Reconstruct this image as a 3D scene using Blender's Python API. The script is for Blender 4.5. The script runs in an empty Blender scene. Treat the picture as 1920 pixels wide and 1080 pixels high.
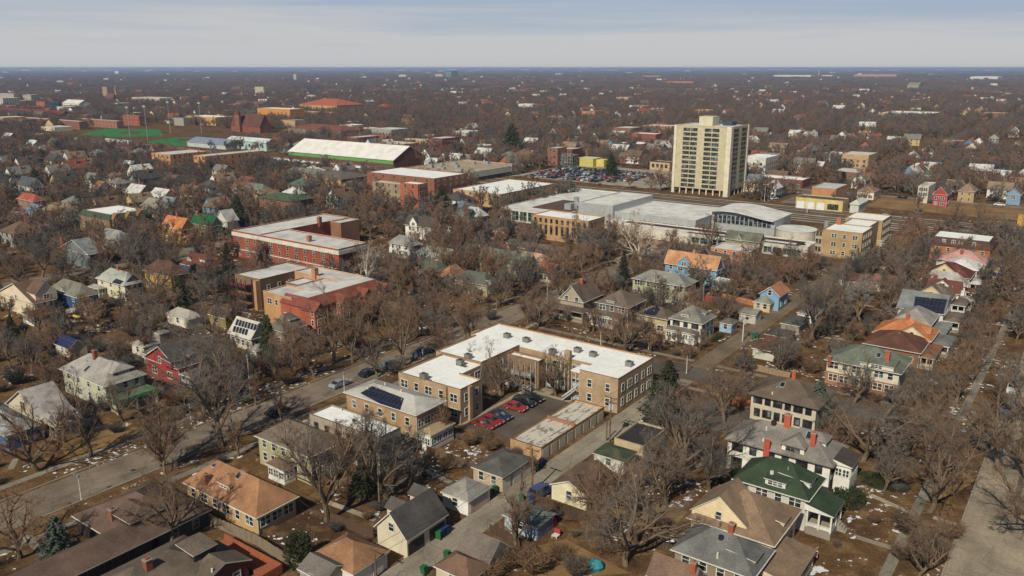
import bpy, math, random
from mathutils import Vector, Matrix
R = math.radians
random.seed(7)
# ------------------------------------------------------------------ camera model (used to measure the place: pixel -> ground point)
F=1540.; CAMH=70.; PCX,PCY,PHZ=960.,540.,127.
PITCH=math.atan((PCY-PHZ)/F)
HEAD=math.atan((2118-PCX)/(F/math.cos(PITCH)))
cp,sp=math.cos(PITCH),math.sin(PITCH); ch,sh=math.cos(HEAD),math.sin(HEAD)
fw=(-sh,ch); rt=(ch,sh)
def ray(px,py):
    a=(px-PCX)/F; b=(PCY-py)/F
    f=cp+b*sp; z=-sp+b*cp
    return (fw[0]*f+rt[0]*a, fw[1]*f+rt[1]*a, z)
def G(px,py,z=0.):
    d=ray(px,py); t=(z-CAMH)/d[2]
    return (d[0]*t,d[1]*t)
def proj(x,y,z=0.):
    f=x*fw[0]+y*fw[1]; r=x*rt[0]+y*rt[1]; u=z-CAMH
    dep=f*cp-u*sp; up=f*sp+u*cp
    if dep<1: return (-9999,-9999)
    return (PCX+F*r/dep, PCY-F*up/dep)
def colX(px,y0,z):
    k=(px-PCX)/F; u=z-CAMH
    return (k*(y0*ch*cp-u*sp)-y0*sh)/(ch+k*sh*cp)
def colY(px,x0,z):
    k=(px-PCX)/F; u=z-CAMH
    return (k*(-x0*sh*cp-u*sp)-x0*ch)/(sh-k*ch*cp)
def height_at(x,y,py):
    best=(1e9,0)
    for i in range(10,500):
        e=abs(proj(x,y,i*.1)[1]-py)
        if e<best[0]: best=(e,i*.1)
    return best[1]
# ------------------------------------------------------------------ scene basics
scn=bpy.context.scene
COL=scn.collection
GAIN=.78; DESAT=.2
def lin(c):
    out=[]
    for v in c:
        v/=255.
        out.append((v/12.92 if v<=.04045 else ((v+.055)/1.055)**2.4)*GAIN)
    g=.3*out[0]+.5*out[1]+.2*out[2]
    return tuple(o+(g-o)*DESAT for o in out)+(1.,)
MATS={}
def nodes(name):
    m=bpy.data.materials.new(name); m.use_nodes=True
    nt=m.node_tree; b=nt.nodes['Principled BSDF']
    return m,nt,b
def N(nt,t,**k):
    n=nt.nodes.new(t)
    for a,v in k.items(): setattr(n,a,v)
    return n
def noise(nt,vec,scale,detail=3,rough=.55):
    n=N(nt,'ShaderNodeTexNoise'); n.inputs['Scale'].default_value=scale; n.inputs['Detail'].default_value=detail; n.inputs['Roughness'].default_value=rough
    nt.links.new(vec,n.inputs['Vector']); return n.outputs['Fac']
def ramp(nt,fac,stops):
    r=N(nt,'ShaderNodeValToRGB'); e=r.color_ramp.elements
    while len(e)<len(stops): e.new(.5)
    for i,(p,c) in enumerate(stops):
        e[i].position=p; e[i].color=c if len(c)==4 else tuple(c)+(1,)
    nt.links.new(fac,r.inputs['Fac']); return r.outputs['Color']
def mix(nt,fac,a,b,mode='MIX'):
    n=N(nt,'ShaderNodeMix',data_type='RGBA',blend_type=mode)
    for s,v in ((n.inputs[0],fac),(n.inputs[6],a),(n.inputs[7],b)):
        if isinstance(v,(int,float)): s.default_value=v
        elif isinstance(v,tuple): s.default_value=v
        else: nt.links.new(v,s)
    return n.outputs[2]
def sc(c,f): return (c[0]*f,c[1]*f,c[2]*f,1)
def pos(nt,scale=None):
    g=N(nt,'ShaderNodeNewGeometry').outputs['Position']
    if scale:
        m=N(nt,'ShaderNodeMapping'); m.inputs['Scale'].default_value=scale
        nt.links.new(g,m.inputs['Vector']); return m.outputs['Vector']
    return g
WORD={}
def M(kind,c,c2=None):
    key=(kind,tuple(c),tuple(c2) if c2 else None)
    if key in MATS: return MATS[key]
    m,nt,b=nodes(kind+'_%d_%d_%d'%tuple(c)); L=nt.links
    base=lin(c); p=pos(nt); rough=.85; col=None
    if kind=='shingle':
        a=ramp(nt,noise(nt,p,.3,5,.65),[(.3,sc(base,.66)),(.7,sc(base,1.28))])
        f=ramp(nt,noise(nt,pos(nt,(1.2,1.2,5)),3.2,2),[(.3,(.62,.62,.62,1)),(.75,(1.25,1.25,1.25,1))])
        col=mix(nt,.8,a,f,'MULTIPLY'); rough=.95
        s=ramp(nt,noise(nt,pos(nt,(.8,.8,.15)),.9,3),[(.5,(1,1,1,1)),(.85,(.72,.70,.66,1))])
        col=mix(nt,.55,col,s,'MULTIPLY')
    elif kind=='tile':
        a=ramp(nt,noise(nt,p,.5,4),[(.3,sc(base,.75)),(.7,sc(base,1.2))])
        f=ramp(nt,noise(nt,p,4.,2),[(.3,(.65,.65,.65,1)),(.7,(1.2,1.2,1.2,1))])
        col=mix(nt,.8,a,f,'MULTIPLY'); rough=.8
    elif kind=='brick':
        a=ramp(nt,noise(nt,p,.25,4),[(.3,sc(base,.8)),(.7,sc(base,1.15))])
        f=ramp(nt,noise(nt,pos(nt,(1,1,3)),2.6,2),[(.3,(.7,.68,.66,1)),(.75,(1.2,1.2,1.2,1))])
        col=mix(nt,.8,a,f,'MULTIPLY'); rough=.9
    elif kind=='siding':
        a=ramp(nt,noise(nt,p,.3,4),[(.3,sc(base,.86)),(.7,sc(base,1.08))])
        w=N(nt,'ShaderNodeTexWave',wave_type='BANDS',bands_direction='Z'); w.inputs['Scale'].default_value=1.1; L.new(p,w.inputs['Vector'])
        f=ramp(nt,w.outputs['Fac'],[(.0,(.86,.86,.86,1)),(.35,(1.03,1.03,1.03,1))])
        col=mix(nt,.8,a,f,'MULTIPLY'); rough=.7
    elif kind=='plain':
        a=ramp(nt,noise(nt,p,.4,5),[(.3,sc(base,.85)),(.7,sc(base,1.1))])
        f=ramp(nt,noise(nt,p,3,3),[(.3,(.85,.85,.85,1)),(.7,(1.08,1.08,1.08,1))])
        col=mix(nt,.8,a,f,'MULTIPLY'); rough=.8
    elif kind=='membrane':     # flat roofs: pale sheet with dirt, seams and old stains
        b2=lin(c2) if c2 else sc(base,.62)
        a=ramp(nt,noise(nt,p,.16,6,.65),[(.42,base),(.66,b2)])
        f=ramp(nt,noise(nt,p,1.4,3),[(.3,(.9,.9,.9,1)),(.6,(1.04,1.04,1.04,1))])
        col=mix(nt,.8,a,f,'MULTIPLY'); rough=.7
        br=N(nt,'ShaderNodeTexBrick'); br.inputs['Color1'].default_value=br.inputs['Color2'].default_value=(1,1,1,1); br.inputs['Mortar'].default_value=(.72,.71,.7,1); br.inputs['Scale'].default_value=1; br.inputs['Mortar Size'].default_value=.05; br.inputs['Brick Width'].default_value=9; br.inputs['Row Height'].default_value=2.; L.new(p,br.inputs['Vector'])
        col=mix(nt,.35,col,br.outputs['Color'],'MULTIPLY'); st=ramp(nt,noise(nt,p,.09,5,.7),[(.5,(1,1,1,1)),(.75,(.8,.78,.75,1))]); col=mix(nt,.25 if c[0]>247 else .6,col,st,'MULTIPLY')
    elif kind=='patchy':       # worn roof with dark strips
        b2=lin(c2)
        n=noise(nt,pos(nt,(1.1,.35,1)),.9,4,.7)
        col=ramp(nt,n,[(.53,base),(.57,b2)]); rough=.9
    elif kind=='wood':
        w=noise(nt,pos(nt,(4,4,.3)),1.5,3)
        col=ramp(nt,w,[(.3,sc(base,.7)),(.7,sc(base,1.2))]); rough=.9
    elif kind=='metal':
        col=ramp(nt,noise(nt,p,.6,3),[(.3,sc(base,.85)),(.7,sc(base,1.1))]); rough=.45; b.inputs['Metallic'].default_value=.2
    elif kind=='paint':
        col=base; rough=.25; b.inputs['Coat Weight'].default_value=.5
        c3=N(nt,'ShaderNodeRGB'); c3.outputs[0].default_value=base; col=c3.outputs[0]
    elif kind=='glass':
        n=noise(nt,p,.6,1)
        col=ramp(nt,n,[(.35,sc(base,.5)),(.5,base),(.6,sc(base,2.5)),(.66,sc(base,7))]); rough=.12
    elif kind=='bark':
        col=ramp(nt,noise(nt,pos(nt,(3,3,.8)),1.5,4),[(.3,sc(base,.65)),(.7,sc(base,1.25))]); rough=.95
    elif kind=='twig':
        oi=N(nt,'ShaderNodeObjectInfo')
        g_=sum(base[:3])/3
        col=ramp(nt,oi.outputs['Random'],[(0,(g_*.72,g_*.68,g_*.64,1)),(.3,(g_*1.15,g_*1.02,g_*.92,1)),(.55,base),(.8,(base[0]*1.06,base[1]*.95,base[2]*.9,1)),(1,(base[0]*1.28,base[1]*1.22,base[2]*1.05,1))]); rough=.95
    elif kind=='needle':
        col=ramp(nt,noise(nt,p,1.2,3),[(.3,sc(base,.55)),(.7,sc(base,1.5))]); rough=.8
    elif kind=='solar':
        br=N(nt,'ShaderNodeTexBrick'); br.inputs['Scale'].default_value=1; br.offset=0
        br.inputs['Color1'].default_value=base; br.inputs['Color2'].default_value=sc(base,1.3); br.inputs['Mortar'].default_value=sc(base,4); br.inputs['Mortar Size'].default_value=.03
        br.inputs['Brick Width'].default_value=1.; br.inputs['Row Height'].default_value=1.6
        L.new(p,br.inputs['Vector']); col=br.outputs['Color']; rough=.25
    L.new(col,b.inputs['Base Color']); b.inputs['Roughness'].default_value=rough
    if kind in('shingle','tile','membrane','plain','siding','brick'): b.inputs['Specular IOR Level'].default_value=.2
    if kind in('bark','twig','needle','wood'): b.inputs['Specular IOR Level'].default_value=.1
    MATS[key]=m; return m
# ------------------------------------------------------------------ mesh builder
class MB:
    def __init__(s): s.v=[]; s.f=[]; s.m=[]
    def poly(s,pts,m=0):
        i=len(s.v); s.v+=[tuple(p) for p in pts]; s.f.append(tuple(range(i,i+len(pts)))); s.m.append(m)
    def box(s,x0,x1,y0,y1,z0,z1,m=0):
        i=len(s.v); s.v+=[(x0,y0,z0),(x1,y0,z0),(x1,y1,z0),(x0,y1,z0),(x0,y0,z1),(x1,y0,z1),(x1,y1,z1),(x0,y1,z1)]
        for q in ((0,3,2,1),(4,5,6,7),(0,1,5,4),(1,2,6,5),(2,3,7,6),(3,0,4,7)):
            s.f.append(tuple(i+k for k in q)); s.m.append(m)
    def prism(s,pts,dv,m=0,mcap=None):   # planar polygon pts extruded by vector dv
        n=len(pts); q=[(p[0]+dv[0],p[1]+dv[1],p[2]+dv[2]) for p in pts]
        i=len(s.v); s.v+=[tuple(p) for p in pts]+q
        s.f.append(tuple(range(i,i+n))); s.m.append(m if mcap is None else mcap)
        s.f.append(tuple(range(i+2*n-1,i+n-1,-1))); s.m.append(m if mcap is None else mcap)
        for k in range(n):
            a,b=k,(k+1)%n
            s.f.append((i+b,i+a,i+n+a,i+n+b)); s.m.append(m)
    def tube(s,pts,rad,n=6,m=0,cap=True):
        i0=None
        for k,(p,r) in enumerate(zip(pts,rad)):
            p=Vector(p)
            d=(Vector(pts[min(k+1,len(pts)-1)])-Vector(pts[max(k-1,0)]))
            if d.length<1e-6: d=Vector((0,0,1))
            d.normalize(); a=d.orthogonal().normalized(); b=d.cross(a)
            if k and a.dot(pa)<0: pass
            if k:
                a=(pa-d*pa.dot(d)); a.normalize(); b=d.cross(a)
            pa=a
            i=len(s.v)
            for j in range(n):
                t=2*math.pi*j/n; q=p+(a*math.cos(t)+b*math.sin(t))*r; s.v.append((q.x,q.y,q.z))
            if i0 is not None:
                for j in range(n):
                    jj=(j+1)%n; s.f.append((i0+j,i0+jj,i+jj,i+j)); s.m.append(m)
            elif cap: s.f.append(tuple(range(i+n-1,i-1,-1))); s.m.append(m)
            i0=i
        if cap: s.f.append(tuple(range(i0,i0+n))); s.m.append(m)
    def mesh(s,name,mats,o=(0,0,0)):
        me=bpy.data.meshes.new(name)
        me.from_pydata([(a-o[0],b-o[1],c-o[2]) for a,b,c in s.v],[],s.f)
        for m in mats: me.materials.append(m)
        if any(s.m): me.polygons.foreach_set('material_index',s.m)
        me.update(); return me
    def build(s,name,mats,parent=None,o=(0,0,0)):
        ob=bpy.data.objects.new(name,s.mesh(name,mats,o)); COL.objects.link(ob)
        if parent: ob.parent=parent
        else: ob.location=o
        return ob
def link(name,me,loc=(0,0,0),rz=0,parent=None,scale=1):
    ob=bpy.data.objects.new(name,me); COL.objects.link(ob); ob.location=loc; ob.rotation_euler=(0,0,rz)
    if scale!=1: ob.scale=(scale,)*3 if not isinstance(scale,tuple) else scale
    if parent: ob.parent=parent
    return ob
def empty(name,loc,label,cat,group=None,rz=0,scale=1):
    o=bpy.data.objects.new(name,None); COL.objects.link(o); o.location=loc; o.rotation_euler=(0,0,rz)
    if scale!=1: o.scale=(scale,)*3 if not isinstance(scale,tuple) else scale
    o.empty_display_size=.5
    return tag(o,label,cat,group)
def tag(o,label,cat,group=None):
    o['label']=label; o['category']=cat
    if group: o['group']=group
    return o
def kind(o,k): o['kind']=k; return o
# ------------------------------------------------------------------ common materials
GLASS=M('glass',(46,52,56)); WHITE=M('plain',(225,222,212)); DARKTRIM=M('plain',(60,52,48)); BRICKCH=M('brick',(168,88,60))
WOODF=M('wood',(122,98,74)); CEDAR=M('wood',(176,110,56)); ORANGEW=M('wood',(172,92,52)); STEEL=M('metal',(165,168,168)); CONC=M('plain',(158,148,132)); SNOW=M('plain',(238,240,246))
SOLAR=M('solar',(34,36,52)); TIRE=M('plain',(30,30,31)); GRAYPOST=M('plain',(150,152,150))
# ------------------------------------------------------------------ windows (one mesh: frame, mullions and panes), cached per size
WIN={}
def win_mesh(w,h,trim,style):
    k=(round(w,1),round(h,1),trim.name,style)
    if k in WIN: return WIN[k]
    b=MB(); t=.13
    b.box(-w/2-t,w/2+t,-.07,.03,-t,0,0); b.box(-w/2-t,w/2+t,-.07,.03,h,h+t,0)
    b.box(-w/2-t,-w/2,-.07,.03,0,h,0); b.box(w/2,w/2+t,-.07,.03,0,h,0)
    b.box(-w/2,w/2,-.02,.03,0,h,1)
    n={'one':1,'two':2,'three':3,'four':4}[style]
    for i in range(1,n): x=-w/2+w*i/n; b.box(x-.07,x+.07,-.06,-.021,0,h,0)
    b.box(-w/2,w/2,-.05,-.022,h*.5-.04,h*.5+.04,0)
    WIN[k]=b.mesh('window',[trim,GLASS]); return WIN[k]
BLD=[]      # footprints x0,x1,y0,y1 and short names, for the trees
class Bld:
    def __init__(s,name,label,cat,x0,x1,y0,y1,short=None,group=None):
        s.x0,s.x1,s.y0,s.y1=x0,x1,y0,y1; s.c=((x0+x1)/2,(y0+y1)/2,0)
        s.e=empty(name,s.c,label,cat,group); s.short=short; s.roofs=[]
        BLD.append((x0,x1,y0,y1,short))
        s.walls=MB(); s.wm=[]; s.wallname='wall'
    def part(s,mb,name,mats,parent=None):
        return mb.build(name,mats,parent or s.e,s.c)
    def wallbox(s,x0,x1,y0,y1,z0,z1,mat,name='wall'):
        b=MB(); b.box(x0,x1,y0,y1,z0,z1); return s.part(b,name,[mat])
    def roof(s,kind_,x0,x1,y0,y1,z,rise,rm,trim,name='roof',oh=.45,wall=None,z0=0,th=.2,wname='wall',skip=''):
        """eave rectangle x0..x1,y0..y1 at height z"""
        b=MB(); w=x1-x0; d=y1-y0; xm=(x0+x1)/2; ym=(y0+y1)/2
        if kind_=='flat':
            wb=MB(); wb.box(x0,x1,y0,y1,z0,z-.36); t=.22; cb=MB(); o2=.05
            S_,N_,W_,E_=[c not in skip for c in 'SNWE']
            ya=y0+t if S_ else y0; yb=y1-t if N_ else y1
            for on,q,q2 in ((S_,(x0,x1,y0,y0+t),(x0-o2,x1+o2,y0-o2,y0+t-.06)),(N_,(x0,x1,y1-t,y1),(x0-o2,x1+o2,y1-t+.06,y1+o2)),(W_,(x0,x0+t,ya,yb),(x0-o2,x0+t-.06,ya,yb)),(E_,(x1-t,x1,ya,yb),(x1-t+.06,x1+o2,ya,yb))):
                if on: wb.box(*q,z-.36,z); cb.box(*q2,z+.003,z+.07)
            if wall: s.part(wb,wname,[wall])
            b.box(x0+(t+.004 if W_ else 0),x1-(t+.004 if E_ else 0),ya+.004*S_,yb-.004*N_,z-.355,z-.31)
            r=s.part(b,name,[rm])
            if cb.v: s.part(cb,'coping',[trim],r)
            s.roofs.append((kind_,x0,x1,y0,y1,z-.31,0,r)); return r
        if kind_=='hip':
            if w>=d: h=d/2; A=(x0+h,ym,z+rise); B=(x1-h,ym,z+rise)
            else: h=w/2; A=(xm,y0+h,z+rise); B=(xm,y1-h,z+rise)
            sw,se,ne,nw=(x0,y0,z),(x1,y0,z),(x1,y1,z),(x0,y1,z)
            if w>=d:
                b.poly([sw,se,B,A]); b.poly([se,ne,B]); b.poly([ne,nw,A,B]); b.poly([nw,sw,A])
            else:
                b.poly([sw,se,A]); b.poly([se,ne,B,A]); b.poly([ne,nw,B]); b.poly([nw,sw,A,B])
            c=[sw,se,ne,nw]
            for i in range(4):
                p,q=c[i],c[(i+1)%4]; b.poly([(p[0],p[1],z-th),(q[0],q[1],z-th),q,p],1)
            b.poly([(p[0],p[1],z-th) for p in reversed(c)],1)
            if wall: s.wallbox(x0+oh,x1-oh,y0+oh,y1-oh,z0,z-th-.005,wall,wname)
        else:
            if kind_=='gablex':
                pr=[(x0,y0,z-th),(x0,y0,z),(x0,ym,z+rise),(x0,y1,z),(x0,y1,z-th),(x0,ym,z+rise-th)]
                top=[((x0,y0,z),(x1,y0,z),(x1,ym,z+rise),(x0,ym,z+rise)),((x1,y1,z),(x0,y1,z),(x0,ym,z+rise),(x1,ym,z+rise))]
                dv=(x1-x0,0,0)
            else:
                pr=[(x0,y0,z-th),(x0,y0,z),(xm,y0,z+rise),(x1,y0,z),(x1,y0,z-th),(xm,y0,z+rise-th)]
                top=[((x0,y1,z),(x0,y0,z),(xm,y0,z+rise),(xm,y1,z+rise)),((x1,y0,z),(x1,y1,z),(xm,y1,z+rise),(xm,y0,z+rise))]
                dv=(0,y1-y0,0)
            for t in top: b.poly(t,0)
            q=[(p[0]+dv[0],p[1]+dv[1],p[2]) for p in pr]
            for P in (pr,q):
                b.poly([P[0],P[1],P[2],P[5]],1); b.poly([P[5],P[2],P[3],P[4]],1)
            for a,c2 in ((0,1),(3,4)): b.poly([pr[a],pr[c2],q[c2],q[a]],1)
            b.poly([pr[0],pr[5],q[5],q[0]],1); b.poly([pr[5],pr[4],q[4],q[5]],1)
            if wall:
                half=(d if kind_=='gablex' else w)/2; zb=z-th-.02+rise*oh/half; zp=z+rise-th-.03
                wb=MB()
                if kind_=='gablex':
                    wb.prism([(x0+oh,y0+oh,z0),(x0+oh,y0+oh,zb),(x0+oh,ym,zp),(x0+oh,y1-oh,zb),(x0+oh,y1-oh,z0)],(w-2*oh,0,0))
                else:
                    wb.prism([(x0+oh,y0+oh,z0),(x0+oh,y0+oh,zb),(xm,y0+oh,zp),(x1-oh,y0+oh,zb),(x1-oh,y0+oh,z0)],(0,d-2*oh,0))
                s.part(wb,wname,[wall])
        r=s.part(b,name,[rm,trim]); s.roofs.append((kind_,x0,x1,y0,y1,z,rise,r)); return r
    def zroof(s,x,y):
        best=None
        for k,x0,x1,y0,y1,z,rise,r in s.roofs:
            if x0-.01<=x<=x1+.01 and y0-.01<=y<=y1+.01:
                if k=='flat': h=z
                else:
                    if k=='hip': half=min(x1-x0,y1-y0)/2; d=min(x-x0,x1-x,y-y0,y1-y)
                    elif k=='gablex': half=(y1-y0)/2; d=min(y-y0,y1-y)
                    else: half=(x1-x0)/2; d=min(x-x0,x1-x)
                    h=z+rise*max(0,min(d,half))/half
                if best is None or h>best[0]: best=(h,r)
        return best
    def hit(s,px,py):
        d=ray(px,py); t=40.
        n=0
        while n<60000:
            x,y,z=d[0]*t,d[1]*t,CAMH+d[2]*t
            h=s.zroof(x,y)
            if h and z<=h[0]: return (x,y,h[0],h[1])
            if z<0: break
            t+=.05; n+=1
        # fallback: centre of the largest roof
        k=s.roofs[0]; x=(k[1]+k[2])/2; y=(k[3]+k[4])/2; h=s.zroof(x,y)
        return (x,y,h[0],h[1])
    def chim(s,px,py,h=1.6,w=.7,mat=None,d=None):
        x,y,z,r=s.hit(px,py); d=d or w
        b=MB(); b.box(x-w/2,x+w/2,y-d/2,y+d/2,z-1.2,z+h); b.box(x-w/2-.08,x+w/2+.08,y-d/2-.08,y+d/2+.08,z+h+.002,z+h+.14,1)
        b.box(x-w/4,x+w/4,y-d/4,y+d/4,z+h+.142,z+h+.35,0)
        s.part(b,'chimney',[mat or BRICKCH,CONC],r); return s
    def slope_patch(s,pts,mat,name,th=.1):
        b=MB(); q=[]; r=None
        for p in pts:
            x,y,z,r=s.hit(*p); q.append((x,y,z+th*.3))
        top=[(x,y,z+th) for x,y,z in q]
        n=len(q); b.poly(top)
        for i in range(n): b.poly([q[i],q[(i+1)%n],top[(i+1)%n],top[i]])
        bm=s.part(b,name,[mat],r); return s
    def skyl(s,px,py,w=.8,l=1.2):
        x,y,z,r=s.hit(px,py); b=MB()
        def zz(a,c): h=s.zroof(a,c); return (h[0] if h else z)
        for k,(e,m) in enumerate(((.12,0),(0,1))):
            q=[(x-w/2-e,y-l/2-e),(x+w/2+e,y-l/2-e),(x+w/2+e,y+l/2+e),(x-w/2-e,y+l/2+e)]
            top=[(a,c,zz(a,c)+.1+.03*k) for a,c in q]; b.poly(top,m)
            for i in range(4):
                p0,p1=top[i],top[(i+1)%4]; b.poly([(p0[0],p0[1],p0[2]-.2),(p1[0],p1[1],p1[2]-.2),p1,p0],0)
        s.part(b,'skylight',[STEEL,GLASS],r); return s
    def vent(s,px,py,h=.5,w=.15,mat=None):
        x,y,z,r=s.hit(px,py); b=MB(); b.tube([(x,y,z-.2),(x,y,z+h)],[w,w],8); s.part(b,'vent_pipe',[mat or WHITE],r); return s
    def dorm(s,px,py,face,w,h,rm,wall,trim,style='gable',L=5.,win='two',rise=None):
        """dormer whose face centre-bottom is seen at px,py"""
        x,y,z,r=s.hit(px,py); rise=rise if rise is not None else w*.3
        e=.25; wb=MB(); rb=MB()
        def T(u,v,zz):   # u along face, v into roof
            return (x+u,y+v,zz) if face=='S' else (x-v,y+u,zz)
        zt=z+h
        if style=='gable': prof=[(-w/2,z-.6),(-w/2,zt),(0,zt+rise),(w/2,zt),(w/2,z-.6)]
        else: prof=[(-w/2,z-.6),(-w/2,zt),(w/2,zt),(w/2,z-.6)]
        P=[T(u,0,zz) for u,zz in prof]; Q=[T(u,L,zz) for u,zz in prof]
        wb.poly(P); n=len(P)
        for i in range(n): wb.poly([P[(i+1)%n],P[i],Q[i],Q[(i+1)%n]])
        if style=='gable':
            k=rise/(w/2)
            for sgn in (-1,1):
                a=[T(sgn*(w/2+e),-e,zt-k*e+.02),T(0,-e,zt+rise+.02),T(0,L,zt+rise+.02),T(sgn*(w/2+e),L,zt-k*e+.02)]
                rb.poly([(p[0],p[1],p[2]+.12) for p in a],0); rb.poly(a,1)
                rb.poly([a[0],a[1],(a[1][0],a[1][1],a[1][2]+.12),(a[0][0],a[0][1],a[0][2]+.12)],1)
                rb.poly([a[0],a[3],(a[3][0],a[3][1],a[3][2]+.12),(a[0][0],a[0][1],a[0][2]+.12)],1)
        else:   # hip / shed lid
            if style=='hip':
                a=[T(-w/2-e,-e,zt),T(w/2+e,-e,zt),T(w/2+e,L,zt),T(-w/2-e,L,zt)]
                k=min(w/2+e,1.5); up=rise
                B=T(0,k-e,zt+up); C=T(0,L,zt+up)
                rb.poly([a[0],a[1],B],0); rb.poly([a[1],a[2],C,B],0); rb.poly([a[3],a[0],B,C],0)
            else:
                a=[T(-w/2-e,-e,zt),T(w/2+e,-e,zt),T(w/2+e,L,zt+rise),T(-w/2-e,L,zt+rise)]; rb.poly([(p[0],p[1],p[2]+.12) for p in a],0)
                rb.poly([a[0],a[1],(a[1][0],a[1][1],a[1][2]+.12),(a[0][0],a[0][1],a[0][2]+.12)],1)
                rb.poly([a[1],a[2],(a[2][0],a[2][1],a[2][2]+.12),(a[1][0],a[1][1],a[1][2]+.12)],1)
                rb.poly([a[3],a[0],(a[0][0],a[0][1],a[0][2]+.12),(a[3][0],a[3][1],a[3][2]+.12)],1)
            b2=[(p[0],p[1],p[2]-.12) for p in a]
            if style=='hip':
                for i in range(4): rb.poly([b2[i],b2[(i+1)%4],a[(i+1)%4],a[i]],1)
            rb.poly(list(reversed([(p[0],p[1],p[2]-.005) for p in (b2 if style=='hip' else a)])),1)
        d=s.part(wb,'dormer',[wall]); s.part(rb,'dormer_roof',[rm,trim],d)
        if win:
            ww={'one':.8,'two':1.5,'three':2.2}[win]; ww=min(ww,w*.8); hh=min(1.2,h-.15+ (rise*.35 if style=='gable' else 0))
            o=link('window',win_mesh(ww,max(.4,hh),trim,win),(0,0,0),0 if face=='S' else math.pi/2,d)
            q=T(0,-.03,z+.12); o.location=(q[0]-s.c[0],q[1]-s.c[1],q[2])
        return s
    def w1(s,face,plane,u,z,w,h,trim,style='one',name='window'):
        o=link(name,win_mesh(w,h,trim,style),(0,0,0),0 if face=='S' else math.pi/2,s.e)
        o.location=(u-s.c[0],plane-.03-s.c[1],z) if face=='S' else (plane+.03-s.c[0],u-s.c[1],z)
    def row(s,face,plane,a,b,n,z,w=1.,h=1.5,trim=None,styles=('one',)):
        for i in range(n):
            u=a+(b-a)*(i+.5)/n; st=styles[i%len(styles)]
            k={'one':1,'two':1.8,'three':2.6,'four':3.2}[st]
            s.w1(face,plane,u,z,min(w*k,(b-a)/n*.8),h,trim or WHITE,st)
    def door(s,face,plane,u,w=1.,h=2.1,mat=None,name='door',z=0):
        b=MB(); m=mat or DARKTRIM
        if face=='S': b.box(u-w/2,u+w/2,plane-.05,plane+.05,z,z+h)
        else: b.box(plane-.05,plane+.05,u-w/2,u+w/2,z,z+h)
        s.part(b,name,[m])
    def porch(s,x0,x1,y0,y1,zd,zr,rm,trim,post=None,kind_='hip',rise=.8,name='porch',rail=True,enclosed=None,steps=None):
        post=post or trim; b=MB()
        b.box(x0+.3,x1-.3,y0+.3,y1-.3,0,zd,1 if enclosed is None else 0)
        ps=[(x0+.4,y0+.4),(x1-.4,y0+.4),(x1-.4,y1-.4),(x0+.4,y1-.4)]
        if enclosed is None:
            for px,py in ps+[((x0+x1)/2,y0+.4),(x1-.4,(y0+y1)/2)]: b.box(px-.13,px+.13,py-.13,py+.13,zd+.002,zr-.2)
            if rail:
                for q in ((x0+.53,x1-.53,y0+.37,y0+.43),(x1-.43,x1-.37,y0+.53,y1-.53)):
                    b.box(*q,zd+.75,zd+.85); b.box(*q,zd+.15,zd+.65)
        else: b.box(x0+.35,x1-.35,y0+.35,y1-.35,zd+.002,zr-.2)
        p=s.part(b,name,[post,CONC if enclosed is None else enclosed])
        if kind_=='shed':
            rb=MB(); q=[(x0,y0,zr),(x1,y0,zr),(x1,y1,zr),(x0,y1,zr)]; up=[(a,c2,zr+.16+(rise if a==x0 else 0)) for a,c2,_ in q]
            rb.poly(up,0)
            for i in range(4): rb.poly([q[i],q[(i+1)%4],up[(i+1)%4],up[i]],1)
            rb.poly(list(reversed(q)),1); s.part(rb,'porch_roof',[rm,trim],p)
        else:
            old=s.e
            r=s.roof(kind_,x0,x1,y0,y1,zr,rise,rm,trim,'porch_roof',wall=None); r.parent=p; s.roofs.pop()
        if enclosed is not None:
            nx=max(1,int((x1-x0)/1.6)); ny=max(1,int((y1-y0)/1.6))
            for face,pl,a,c2,n in (('S',y0+.35,x0+.4,x1-.4,nx),('E',x1-.35,y0+.4,y1-.4,ny)):
                for i in range(n):
                    u=a+(c2-a)*(i+.5)/n; o=link('window',win_mesh(min(1.1,(c2-a)/n*.75),1.2,trim,'two'),(0,0,0),0 if face=='S' else math.pi/2,p)
                    o.location=(u-s.c[0],pl-.03-s.c[1],zd+.6) if face=='S' else (pl+.03-s.c[0],u-s.c[1],zd+.6)
        if steps:
            sb=MB(); 
            for i in range(4):
                z1=zd*(4-i)/4.-.02; xx=x1-.3+i*.35+.003; sb.box(xx,xx+.35,steps-.7,steps+.7,0,z1)
            s.part(sb,'steps',[CONC],p)
        return s
def rect(near,lx,rx,z):
    x1,y0=G(near[0],near[1],z)
    x0=x1-float(lx[1:]) if isinstance(lx,str) else colX(lx,y0,z)
    y1=y0+float(rx[1:]) if isinstance(rx,str) else colY(rx,x1,z)
    return x0,x1,y0,y1
DBG=[]
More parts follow.
